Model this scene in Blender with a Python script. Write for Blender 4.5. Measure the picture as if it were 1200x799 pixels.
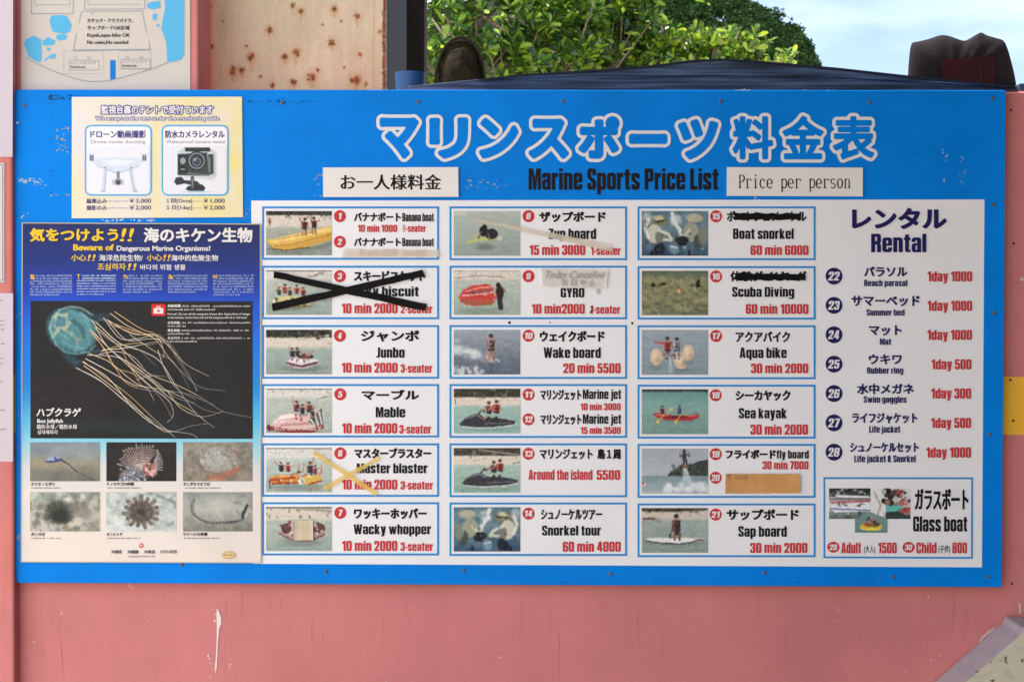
import bpy, math, random
import numpy as np
from mathutils import Vector, Euler
from mathutils.geometry import tessellate_polygon

for o in list(bpy.data.objects):
    bpy.data.objects.remove(o)
SC = bpy.context.scene
COL = SC.collection
rnd = random.Random(7)

# ------------------------------------------------------------------ camera
ZC = 1.55                                   # height of the board's middle
CAM_LOC = Vector((0.036, -2.6161, ZC + 0.0407))
CAM_ROT = Euler((1.5533, -0.0024, 0.0106), 'XYZ')
FPX = 1200 * 50 / 36
cam = bpy.data.cameras.new('camera')
cam.lens = 50; cam.sensor_width = 36; cam.sensor_fit = 'HORIZONTAL'
cam.clip_start = 0.05; cam.clip_end = 2000
cam.dof.use_dof = True; cam.dof.focus_distance = 2.62; cam.dof.aperture_fstop = 20
camo = bpy.data.objects.new('camera', cam); COL.objects.link(camo)
camo.location = CAM_LOC; camo.rotation_euler = CAM_ROT
SC.camera = camo

# ------------------------------------------------------------------ light
SUN_EL, SUN_AZ = math.radians(66), math.radians(-73)     # azimuth from +Y (behind the board)
w = bpy.data.worlds.new('World'); SC.world = w; w.use_nodes = True
nt = w.node_tree
bg = nt.nodes['Background']; bg.inputs[1].default_value = 0.11
sky = nt.nodes.new('ShaderNodeTexSky'); sky.sky_type = 'NISHITA'; sky.sun_disc = False
sky.sun_elevation = SUN_EL; sky.sun_rotation = SUN_AZ
sky.air_density = 1.0; sky.dust_density = 0.6; sky.ozone_density = 1.2
tc = nt.nodes.new('ShaderNodeTexCoord')
mp = nt.nodes.new('ShaderNodeMapping'); mp.inputs['Scale'].default_value = (1.0, 1.0, 3.2)
mp.inputs['Location'].default_value = (0.35, 0.1, 0.28)
nz = nt.nodes.new('ShaderNodeTexNoise'); nz.inputs['Scale'].default_value = 2.6
nz.inputs['Detail'].default_value = 7; nz.inputs['Roughness'].default_value = 0.52
cr = nt.nodes.new('ShaderNodeValToRGB')
cr.color_ramp.elements[0].position = 0.40; cr.color_ramp.elements[0].color = (0, 0, 0, 1)
cr.color_ramp.elements[1].position = 0.70; cr.color_ramp.elements[1].color = (.85, .85, .85, 1)
mx = nt.nodes.new('ShaderNodeMix'); mx.data_type = 'RGBA'
mx.inputs['B'].default_value = (12.2, 12.0, 12.2, 1)
nt.links.new(tc.outputs['Generated'], mp.inputs['Vector'])
nt.links.new(mp.outputs[0], nz.inputs['Vector'])
# unseen cloud added behind and left of the viewer to light the board, clear sky inland
dt = nt.nodes.new('ShaderNodeVectorMath'); dt.operation = 'DOT_PRODUCT'; dt.inputs[1].default_value = (-.13, -.15, -.05)
ad = nt.nodes.new('ShaderNodeMath'); ad.operation = 'ADD'
nt.links.new(tc.outputs['Generated'], dt.inputs[0]); nt.links.new(dt.outputs['Value'], ad.inputs[0]); nt.links.new(nz.outputs['Fac'], ad.inputs[1])
nt.links.new(ad.outputs[0], cr.inputs[0])
nz2 = nt.nodes.new('ShaderNodeTexNoise'); nz2.inputs['Scale'].default_value = 4.6; nz2.inputs['Detail'].default_value = 6; nz2.inputs['Roughness'].default_value = .5
nt.links.new(mp.outputs[0], nz2.inputs['Vector'])
mr2 = nt.nodes.new('ShaderNodeMapRange'); mr2.inputs[1].default_value = .42; mr2.inputs[2].default_value = .68; mr2.inputs[3].default_value = 0; mr2.inputs[4].default_value = .27
nt.links.new(nz2.outputs['Fac'], mr2.inputs[0])
mxx = nt.nodes.new('ShaderNodeMath'); mxx.operation = 'MAXIMUM'; nt.links.new(cr.outputs[0], mxx.inputs[0]); nt.links.new(mr2.outputs[0], mxx.inputs[1])
nt.links.new(mxx.outputs[0], mx.inputs['Factor'])
tint = nt.nodes.new('ShaderNodeVectorMath'); tint.operation = 'MULTIPLY'; tint.inputs[1].default_value = (.88, .84, .91)   # white balance
nt.links.new(sky.outputs[0], tint.inputs[0]); nt.links.new(tint.outputs[0], mx.inputs['A'])
nt.links.new(mx.outputs['Result'], bg.inputs[0])
sl = bpy.data.lights.new('sun', 'SUN'); sl.energy = 5.0; sl.angle = math.radians(0.5); sl.color = (1, .95, .87)
so = bpy.data.objects.new('sun', sl); COL.objects.link(so)
sd = Vector((math.sin(SUN_AZ) * math.cos(SUN_EL), math.cos(SUN_AZ) * math.cos(SUN_EL), math.sin(SUN_EL)))
so.rotation_euler = sd.to_track_quat('Z', 'Y').to_euler(); so.location = sd * 30
vs = SC.view_settings
vs.view_transform = 'Standard'; vs.look = 'None'; vs.gamma = 1; vs.use_curve_mapping = False
vs.exposure = 1.21
SC.render.engine = 'CYCLES'
SC.cycles.max_bounces = 8; SC.cycles.transparent_max_bounces = 12

SHADE_CANOPY = (-.5, 3.4, -.2, -5.2)               # x0, x1, y near the wall, y far: the added shade canopy outside the view

# ------------------------------------------------------------------ geometry helpers
RM = CAM_ROT.to_matrix()
def at(px, py, y=0.0):
    """photograph pixel -> point on the vertical plane at depth y"""
    d = RM @ Vector(((px - 600) / FPX, (399.5 - py) / FPX, -1))
    t = (y - CAM_LOC.y) / d.y
    return CAM_LOC + d * t
RMn = np.array(RM)
def at_np(px, py, y):
    d = np.stack([(px - 600) / FPX, (399.5 - py) / FPX, -np.ones_like(px)], -1) @ RMn.T
    t = (y - CAM_LOC.y) / d[..., 1]
    return np.array(CAM_LOC) + d * t[..., None]

def lin(c):
    c = np.asarray(c, float) / 255
    return np.where(c <= .04045, c / 12.92, ((c + .055) / 1.055) ** 2.4)
PRINT_K = 1.16
def pc(*c):
    """a colour as seen on the shaded board -> the ink's own colour"""
    return tuple(np.clip(lin(c) * PRINT_K, 0.002, .86))

MATS = {}
def mat(name, col, rough=.6, spec=.12, var=0, scale=30, metal=0, bump=0, bscale=80):
    if name in MATS: return MATS[name]
    m = bpy.data.materials.new(name); m.use_nodes = True
    n = m.node_tree; b = n.nodes['Principled BSDF']
    b.inputs['Base Color'].default_value = (*col, 1)
    b.inputs['Roughness'].default_value = rough
    b.inputs['Specular IOR Level'].default_value = spec
    b.inputs['Metallic'].default_value = metal
    t = n.nodes.new('ShaderNodeTexCoord')
    if var:
        z = n.nodes.new('ShaderNodeTexNoise'); z.inputs['Scale'].default_value = scale; z.inputs['Detail'].default_value = 6
        n.links.new(t.outputs['Object'], z.inputs['Vector'])
        r = n.nodes.new('ShaderNodeMapRange'); r.inputs[1].default_value = .3; r.inputs[2].default_value = .7
        r.inputs[3].default_value = 1 - var; r.inputs[4].default_value = 1 + var
        n.links.new(z.outputs['Fac'], r.inputs[0])
        v = n.nodes.new('ShaderNodeVectorMath'); v.operation = 'SCALE'
        v.inputs[0].default_value = col
        n.links.new(r.outputs[0], v.inputs['Scale'])
        n.links.new(v.outputs[0], b.inputs['Base Color'])
    if bump:
        z2 = n.nodes.new('ShaderNodeTexNoise'); z2.inputs['Scale'].default_value = bscale; z2.inputs['Detail'].default_value = 5
        n.links.new(t.outputs['Object'], z2.inputs['Vector'])
        bp = n.nodes.new('ShaderNodeBump'); bp.inputs['Strength'].default_value = bump; bp.inputs['Distance'].default_value = .004
        n.links.new(z2.outputs['Fac'], bp.inputs['Height']); n.links.new(bp.outputs[0], b.inputs['Normal'])
    MATS[name] = m
    return m
def ink(*c, **k):
    return mat('ink_%d_%d_%d' % c, pc(*c), **k)

def vc_mat(name, rough=.6, spec=.15, var=0.0, bump=0):
    """material of a print whose picture is stored in the mesh's colour attribute"""
    if name in MATS: return MATS[name]
    m = mat(name, (.5, .5, .5), rough, spec, 0, 30, 0, bump)
    n = m.node_tree; a = n.nodes.new('ShaderNodeAttribute'); a.attribute_name = 'print'
    n.links.new(a.outputs['Color'], n.nodes['Principled BSDF'].inputs['Base Color'])
    return m
PRINT = vc_mat('photo_print')
LAMI = vc_mat('laminated_print', rough=.4, spec=.25)

def put(o, parent=None, label=None, cat=None, group=None, kind=None):
    COL.objects.link(o)
    if parent is not None: o.parent = parent
    for k, v in (('label', label), ('category', cat), ('group', group), ('kind', kind)):
        if v: o[k] = v
    return o
def thing(name, label, cat, loc, group=None):
    o = bpy.data.objects.new(name, None); o.empty_display_size = .05
    o.location = loc
    o['origin'] = list(loc)
    return put(o, None, label, cat, group)
def root_of(p):
    if p is None: return Vector((0, 0, 0))
    while p.parent is not None: p = p.parent
    return Vector(p.location)

class MB:
    """collects faces, then links them as ONE mesh object"""
    def __init__(s): s.v = []; s.f = []; s.m = []; s.mats = []
    def mi(s, m):
        if m not in s.mats: s.mats.append(m)
        return s.mats.index(m)
    def add(s, vs, fs, m):
        k = len(s.v); i = s.mi(m)
        s.v.extend([tuple(v) for v in vs]); s.f.extend([tuple(a + k for a in f) for f in fs]); s.m.extend([i] * len(fs))
    def poly(s, pts, y, m):
        vs = [at(p[0], p[1], y) for p in pts]
        if len(pts) <= 4: s.add(vs, [tuple(range(len(pts)))[::-1]], m)
        else:
            t = tessellate_polygon([[Vector((p[0], p[1], 0)) for p in pts]])
            s.add(vs, t, m)
    def rect(s, x0, y0, x1, y1, y, m): s.poly([(x0, y0), (x1, y0), (x1, y1), (x0, y1)], y, m)
    def ring(s, pts, wd, y, m):
        """closed outline of a convex px polygon, wd px wide, inside it"""
        c = np.mean(pts, 0); n = len(pts); P = np.array(pts, float); inn = []
        for i in range(n):
            a, b, d = P[i - 1], P[i], P[(i + 1) % n]
            e1 = (b - a) / (np.linalg.norm(b - a) + 1e-9); e2 = (d - b) / (np.linalg.norm(d - b) + 1e-9)
            n1 = np.array([-e1[1], e1[0]]); n2 = np.array([-e2[1], e2[0]])
            if n1 @ (c - b) < 0: n1 = -n1
            if n2 @ (c - b) < 0: n2 = -n2
            inn.append(b + (n1 + n2) / (1 + n1 @ n2 + 1e-6) * wd)
        vs = [at(*p, y) for p in P] + [at(*p, y) for p in inn]
        s.add(vs, [(i, (i + 1) % n, n + (i + 1) % n, n + i) for i in range(n)], m)
    def disc(s, cx, cy, rx, ry, y, m, n=28):
        s.poly([(cx + rx * math.cos(i * 2 * math.pi / n), cy + ry * math.sin(i * 2 * math.pi / n)) for i in range(n)], y, m)
    def stroke(s, pts, wd, y, m):
        P = [np.array(p, float) for p in pts]
        for a, b in zip(P[:-1], P[1:]):
            d = b - a; l = np.linalg.norm(d)
            if l < 1e-6: continue
            q = np.array([-d[1], d[0]]) / l * wd / 2
            s.poly([a + q, b + q, b - q, a - q], y, m); 
    def dashed(s, pts, wd, y, m, on=1.2, off=1.2):
        for a, b in zip(pts[:-1], pts[1:]):
            a = np.array(a, float); b = np.array(b, float); l = np.linalg.norm(b - a); t = 0
            while t < l:
                s.stroke([a + (b - a) * t / l, a + (b - a) * min(1, (t + on) / l)], wd, y, m); t += on + off
    def text(s, string, x0, y0, x1, y1, y, m, **k):
        for i, (vs, fs) in enumerate(text_polys(string, x0, y0, x1, y1, **k)):
            pa = np.array(vs, float); s.add(at_np(pa[:, 0], pa[:, 1], y - .00001 * (i % 5)).tolist(), fs, m)
    def micro(s, x0, y0, x1, y1, lines, y, m, cw=1.1, seed=1, fill=.85, last=.6, h=.62):
        """small print too fine to read: rows of glyph-sized marks"""
        r = random.Random(seed); st = (y1 - y0) / lines
        for i in range(lines):
            yy = y0 + i * st; xe = x1 if i < lines - 1 else x0 + (x1 - x0) * last; x = x0
            while x < xe - .3:
                wd = min(cw * r.uniform(.6, 1.5), xe - x)
                if r.random() < fill:
                    hh = st * h * r.uniform(.55, 1)
                    if cw >= 1.25:
                        lw = .34; b_ = yy + st * h; xe_ = x + wd * .8
                        s.rect(x, b_ - lw, xe_, b_, y, m)
                        if r.random() < .8: s.rect(x + wd * r.uniform(0, .2), b_ - hh, xe_ - wd * r.uniform(0, .2), b_ - hh + lw, y, m)
                        xv = x + wd * r.uniform(.1, .5); s.rect(xv, b_ - hh + lw, xv + lw, b_ - lw, y, m)
                        if r.random() < .5: s.rect(x, b_ - hh * .6, xv, b_ - hh * .6 + lw, y, m)
                    else:
                        s.rect(x, yy + st * h - hh, x + wd * .7, yy + st * h, y, m)
                x += wd
    def box(s, lo, hi, m):
        x0, y0, z0 = lo; x1, y1, z1 = hi
        s.add([(x0, y0, z0), (x1, y0, z0), (x1, y1, z0), (x0, y1, z0), (x0, y0, z1), (x1, y0, z1), (x1, y1, z1), (x0, y1, z1)],
              [(0, 3, 2, 1), (4, 5, 6, 7), (0, 1, 5, 4), (1, 2, 6, 5), (2, 3, 7, 6), (3, 0, 4, 7)], m)
    def prism(s, pts, ya, yb, m):
        """px outline (as seen at depth ya) pushed straight back to yb"""
        A = [at(p[0], p[1], ya) for p in pts]; B = [Vector((a.x, yb, a.z)) for a in A]; n = len(A)
        t = tessellate_polygon([[Vector((a.x, a.z, 0)) for a in A]])
        s.add(A + B, [tuple(q) for q in t] + [tuple(n + i for i in q[::-1]) for q in t] +
              [(i, n + i, n + (i + 1) % n, (i + 1) % n) for i in range(n)], m)
    def build(s, name, parent=None, smooth=False, bevel=0, **k):
        me = bpy.data.meshes.new(name); L = root_of(parent)
        me.from_pydata([(a[0] - L.x, a[1] - L.y, a[2] - L.z) for a in s.v], [], s.f)
        for m in s.mats: me.materials.append(m)
        me.polygons.foreach_set('material_index', s.m)
        if smooth: me.polygons.foreach_set('use_smooth', [True] * len(s.f))
        me.update()
        o = bpy.data.objects.new(name, me); put(o, parent, **k)
        if bevel:
            import bmesh
            bm = bmesh.new(); bm.from_mesh(me); bmesh.ops.recalc_face_normals(bm, faces=bm.faces); bm.to_mesh(me); bm.free()
            b = o.modifiers.new('bevel', 'BEVEL'); b.width = bevel; b.segments = 2; b.limit_method = 'ANGLE'
        return o

# ------------------------------------------------------------------ lettering (outlines of Blender's built-in font)
_tc = bpy.data.curves.new('txt', 'FONT'); _to = bpy.data.objects.new('txt', _tc); COL.objects.link(_to)
_cache = {}
def outlines(string):
    if string in _cache: return _cache[string]
    _tc.body = string; bpy.context.view_layer.update()
    dg = bpy.context.evaluated_depsgraph_get()
    cu = _to.evaluated_get(dg).to_curve(dg)
    loops = []
    for sp in cu.splines:
        pts = []
        if sp.type == 'BEZIER':
            bp = sp.bezier_points; n = len(bp)
            for i in range(n):
                a, b = bp[i], bp[(i + 1) % n]
                p0, p1, p2, p3 = [np.array(q[:2]) for q in (a.co, a.handle_right, b.handle_left, b.co)]
                d = p3 - p0; l = np.linalg.norm(d)
                if l < 1e-7: continue
                cr_ = max(abs(d[0] * (p1 - p0)[1] - d[1] * (p1 - p0)[0]), abs(d[0] * (p2 - p0)[1] - d[1] * (p2 - p0)[0])) / l
                k = 1 if cr_ < .004 else 4
                for j in range(k):
                    t = j / k; pts.append((1 - t) ** 3 * p0 + 3 * (1 - t) ** 2 * t * p1 + 3 * (1 - t) * t * t * p2 + t ** 3 * p3)
        else:
            pts = [np.array(q.co[:2]) for q in sp.points]
        if len(pts) > 2: loops.append(np.array(pts))
    _to.evaluated_get(dg).to_curve_clear()
    _cache[string] = loops
    return loops
def area(p): x, y = p[:, 0], p[:, 1]; return .5 * np.sum(x * np.roll(y, -1) - y * np.roll(x, -1))
def inside(q, p):
    x, y = p[:, 0], p[:, 1]; x2, y2 = np.roll(x, -1), np.roll(y, -1)
    c = (y > q[1]) != (y2 > q[1])
    with np.errstate(all='ignore'): xi = (x2 - x) * (q[1] - y) / (y2 - y) + x
    return np.sum(c & (q[0] < xi)) % 2 == 1
# a condensed poster alphabet, drawn stroke by stroke (cap height 10, small letters 8)
_S, _T, _W = 2.15, 1.55, 5.3
def _bar(x0, y0, x1, y1): return [[(x0, y0), (x1, y0), (x1, y1), (x0, y1)]]
def _cor(cx, cy, r, a0, a1, n=4):
    return [(cx + r * math.cos(math.radians(a0 + (a1 - a0) * i / n)), cy + r * math.sin(math.radians(a0 + (a1 - a0) * i / n))) for i in range(n + 1)]
def _rr(x0, y0, x1, y1, r):
    return _cor(x1 - r, y1 - r, r, 0, 90) + _cor(x0 + r, y1 - r, r, 90, 180) + _cor(x0 + r, y0 + r, r, 180, 270) + _cor(x1 - r, y0 + r, r, 270, 360)
def _ring(x0, y0, x1, y1, t=None):
    t = t or _T; return [_rr(x0, y0, x1, y1, 1.5), _rr(x0 + _S, y0 + t, x1 - _S, y1 - t, .42)]
def _arch(x0, x1, yt, yl, yr, t=None):
    t = t or _T; r, q = 1.5, .42
    return [[(x0, yl)] + _cor(x0 + r, yt - r, r, 180, 90) + _cor(x1 - r, yt - r, r, 90, 0) + [(x1, yr), (x1 - _S, yr)] +
            _cor(x1 - _S - q, yt - t - q, q, 0, 90) + _cor(x0 + _S + q, yt - t - q, q, 90, 180) + [(x0 + _S, yl)]]
def _cup(x0, x1, yb, yl, yr, t=None):
    return [[(x, -y) for x, y in _arch(x0, x1, -yb, -yl, -yr, t)[0]]]
def _P(*p): return [list(p)]
_W2 = 5.2
GLY = {
 '0': (_W, [_ring(0, 0, _W, 10)]), '1': (3.7, [_bar(1.55, 0, 3.7, 10), _P((0, 7.1), (1.7, 7.1), (1.7, 10), (1.5, 10), (.9, 9.0), (0, 8.6))]),
 '2': (5.1, [_arch(0, 5.1, 10, 6.4, 5.6), _P((5.1, 5.7), (2.95, 5.7), (0, 1.6), (0, 0), (2.4, 1.4)), _bar(0, 0, 5.1, 1.7)]),
 '3': (5.2, [_arch(0, 5.2, 10, 6.7, 5.6), _cup(0, 5.2, 0, 3.4, 4.6), _bar(1.8, 4.4, 4.4, 5.8), _bar(3.05, 3.6, 4.9, 6.6)]),
 '4': (5.6, [_bar(2.7, 0, 4.8, 10), _bar(0, 1.8, 5.6, 3.4), _P((2.0, 10), (3.2, 10), (3.2, 8.2), (2.1, 3.4), (0, 3.4), (0, 2.6))]),
 '5': (5.2, [_bar(.2, 8.3, 4.9, 10), _bar(.2, 4.6, 2.2, 10), _arch(.2, 5.2, 6.7, 4.6, 3), _cup(0, 5.2, 0, 3.2, 4.4)]),
 '6': (5.3, [_ring(0, 0, 5.3, 6.4), _bar(0, 2, _S, 8), _arch(0, 5.3, 10, 4, 7)]), '7': (4.8, [_bar(0, 8.2, 4.8, 10), _P((4.8, 8.6), (4.8, 8), (3.1, 0), (.8, 0), (2.5, 8.6))]),
 '8': (5.4, [_ring(0, 0, 5.4, 5.6, 1.4), _ring(.1, 4.5, 5.3, 10, 1.3)]), '9': (5.3, [_ring(0, 3.6, 5.3, 10), _bar(5.3 - _S, 2, 5.3, 8), _cup(0, 5.3, 0, 3, 6)]),
 'a': (5.1, [_arch(0, 5.1, 8, 5.5, 0), _ring(0, 0, 5.1, 4.9, 1.2)]), 'b': (5.2, [_bar(0, 0, _S, 10), _ring(0, 0, 5.2, 8)]),
 'c': (5.1, [_arch(0, 5.1, 8, 3.5, 5), _cup(0, 5.1, 0, 4.5, 3.2)]), 'd': (5.2, [_bar(5.2 - _S, 0, 5.2, 10), _ring(0, 0, 5.2, 8)]),
 'e': (5.2, [_arch(0, 5.2, 8, 3, 3.5), _bar(1.2, 3.5, 5.2, 4.6), _cup(0, 5.2, 0, 5, 2.6)]), 'f': (3.6, [_bar(.7, 0, .7 + _S, 8.6), _bar(0, 6.5, 3.5, 8), _P((.7, 7.6), (.7, 9), (1.4, 9.9), (3.6, 10), (3.6, 8.6), (2.85, 8.4), (2.85, 7.6))]),
 'g': (5.2, [_ring(0, .7, 5.2, 8), _bar(5.2 - _S, -.8, 5.2, 8), _cup(0, 5.2, -2.2, -.5, 1, 1.2)]), 'h': (5.1, [_bar(0, 0, _S, 10), _arch(0, 5.1, 8, 0, 0)]),
 'i': (_S, [_bar(0, 0, _S, 8), _bar(0, 8.7, _S, 10)]), 'j': (2.8, [_bar(.65, -1, 2.8, 8), _bar(.65, 8.7, 2.8, 10), _P((0, -2.1), (1.8, -2.1), (2.8, -1.2), (2.8, 0), (.65, 0), (.65, -.8), (0, -.9))]),
 'k': (5.2, [_bar(0, 0, _S, 10), _P((_S - .3, 3.2), (2.9, 8), (5.0, 8), (3.3, 4.3), (5.2, 0), (3.0, 0), (_S - .3, 3.0))]), 'l': (_S, [_bar(0, 0, _S, 10)]),
 'm': (8.1, [_arch(0, 5.1, 8, 0, 0), _arch(2.95, 8.1, 8, 0, 0), _bar(0, 0, _S, 8)]), 'n': (5.1, [_bar(0, 0, _S, 8), _arch(0, 5.1, 8, 0, 0)]), 'o': (5.2, [_ring(0, 0, 5.2, 8)]),
 'p': (5.2, [_bar(0, -2.2, _S, 8), _ring(0, 0, 5.2, 8)]), 'q': (5.2, [_bar(5.2 - _S, -2.2, 5.2, 8), _ring(0, 0, 5.2, 8)]), 'r': (3.7, [_bar(0, 0, _S, 8), _P((1.8, 6.8), (2.6, 7.8), (3.7, 8.1), (3.7, 5.9), (2.5, 5.8), (1.8, 5.2))]),
 's': (4.9, [_arch(0, 4.9, 8, 5, 5.4), _cup(0, 4.9, 0, 2.6, 3), _P((0, 5.2), (_S, 5.2), (4.9, 3.2), (4.9, 2.6), (2.75, 2.6), (.3, 4.2))]), 't': (3.5, [_bar(.6, .5, .6 + _S, 9.6), _bar(0, 6.5, 3.5, 8), _P((.6, 1), (1.2, 0), (3.5, 0), (3.5, 1.4), (2.7, 1.4))]),
 'u': (5.1, [_cup(0, 5.1, 0, 8, 8), _bar(5.1 - _S, 0, 5.1, 8)]), 'v': (5.0, [_P((0, 8), (2.1, 8), (2.5, 3.2), (2.9, 8), (5, 8), (3.6, 0), (1.4, 0))]),
 'w': (7.6, [_P((0, 8), (1.95, 8), (2.35, 3.4), (2.9, 8), (4.7, 8), (5.25, 3.4), (5.65, 8), (7.6, 8), (6.3, 0), (4.3, 0), (3.8, 3.8), (3.3, 0), (1.3, 0))]), 'x': (5, [_P((0, 8), (2.2, 8), (5, 0), (2.8, 0)), _P((5, 8), (2.8, 8), (0, 0), (2.2, 0))]),
 'y': (5.0, [_P((0, 8), (2.1, 8), (2.6, 3.2), (2.9, 8), (5, 8), (3.6, -.8), (2.8, -2.0), (.4, -2.2), (.4, -.8), (1.5, -.6))]), 'z': (4.4, [_bar(0, 6.5, 4.4, 8), _bar(0, 0, 4.4, 1.5), _P((4.4, 6.6), (2.2, 6.6), (0, 1.4), (2.2, 1.4))]),
 'A': (5.8, [_P((1.5, 10), (4.3, 10), (5.8, 0), (3.6, 0), (2.9, 8), (2.2, 0), (0, 0)), _bar(1.6, 1.8, 4.2, 3.3)]), 'B': (5.4, [_bar(0, 0, _S, 10), _ring(0, 0, 5.4, 5.6, 1.5), _ring(0, 4.5, 5.3, 10, 1.5), _bar(0, 0, 1.6, 10)]),
 'C': (5.4, [_arch(0, 5.4, 10, 4, 6), _cup(0, 5.4, 0, 6, 4)]), 'D': (5.4, [_ring(0, 0, 5.4, 10), _bar(0, 0, _S, 10)]), 'G': (5.4, [_arch(0, 5.4, 10, 4, 6.4), _cup(0, 5.4, 0, 6, 4), _bar(2.9, 4, 5.4, 5.3), _bar(4, 0, 5.4, 5)]),
 'J': (3.6, [_bar(1.45, 1.5, 3.6, 10), _P((0, 0), (2.2, 0), (3.3, .7), (3.6, 2), (1.45, 2), (1.3, 1.6), (0, 1.6))]), 'L': (4.2, [_bar(0, 0, _S, 10), _bar(0, 0, 4.2, 1.7)]),
 'M': (7.2, [_bar(0, 0, 1.9, 10), _bar(5.3, 0, 7.2, 10), _P((0, 10), (2.6, 10), (3.6, 5), (4.6, 10), (7.2, 10), (6.6, 8), (5.3, 8), (4.4, 0), (2.8, 0), (1.9, 8), (.6, 8))]), 'O': (5.4, [_ring(0, 0, 5.4, 10)]),
 'P': (5.2, [_bar(0, 0, _S, 10), _ring(0, 3.8, 5.2, 10), _bar(0, 3.8, 1.6, 10)]), 'R': (5.4, [_bar(0, 0, _S, 10), _ring(0, 4.4, 5.3, 10), _bar(0, 4.4, 1.6, 10), _bar(3.2, 0, 5.35, 4.2), _bar(1.8, 4.2, 4.8, 5.4)]),
 'S': (5.2, [_arch(0, 5.2, 10, 6.2, 6.8), _cup(0, 5.2, 0, 3.2, 3.6), _P((0, 6.4), (_S, 6.4), (5.2, 4), (5.2, 3.2), (3.05, 3.2), (.3, 5.4))]), 'W': (8.4, [_P((0, 10), (2.1, 10), (2.6, 4), (3.2, 10), (5.2, 10), (5.8, 4), (6.3, 10), (8.4, 10), (7, 0), (4.8, 0), (4.2, 4.4), (3.6, 0), (1.4, 0))]),
 'Y': (5.4, [_P((0, 10), (2.2, 10), (2.7, 6.6), (3.2, 10), (5.4, 10), (3.8, 4), (3.8, 0), (1.6, 0), (1.6, 4))]), 'Z': (4.7, [_bar(0, 8.3, 4.7, 10), _bar(0, 0, 4.7, 1.7), _P((4.7, 8.5), (2.4, 8.5), (0, 1.5), (2.3, 1.5))]),
 '-': (2.4, [_bar(0, 3.2, 2.4, 4.9)]), '&': (5.8, [_ring(.4, 5.2, 4.6, 10, 1.2), _ring(0, 0, 4.8, 5.8, 1.3), _P((3.4, 4), (5.8, 0), (4.6, 0), (2.4, 4))]), "'": (1, [_bar(0, 7, 1, 10)]),
}
def poster_outlines(string):
    """list of groups (outer [+ hole]) in cap-height-10 units"""
    x, out = 0, []
    for ch in string:
        if ch == ' ': x += 2.3; continue
        wd, prims = GLY[ch]
        for p in prims: out.append([np.array(l, float) + [x, 0] for l in p])
        x += wd + .62
    return out
_H = None
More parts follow.
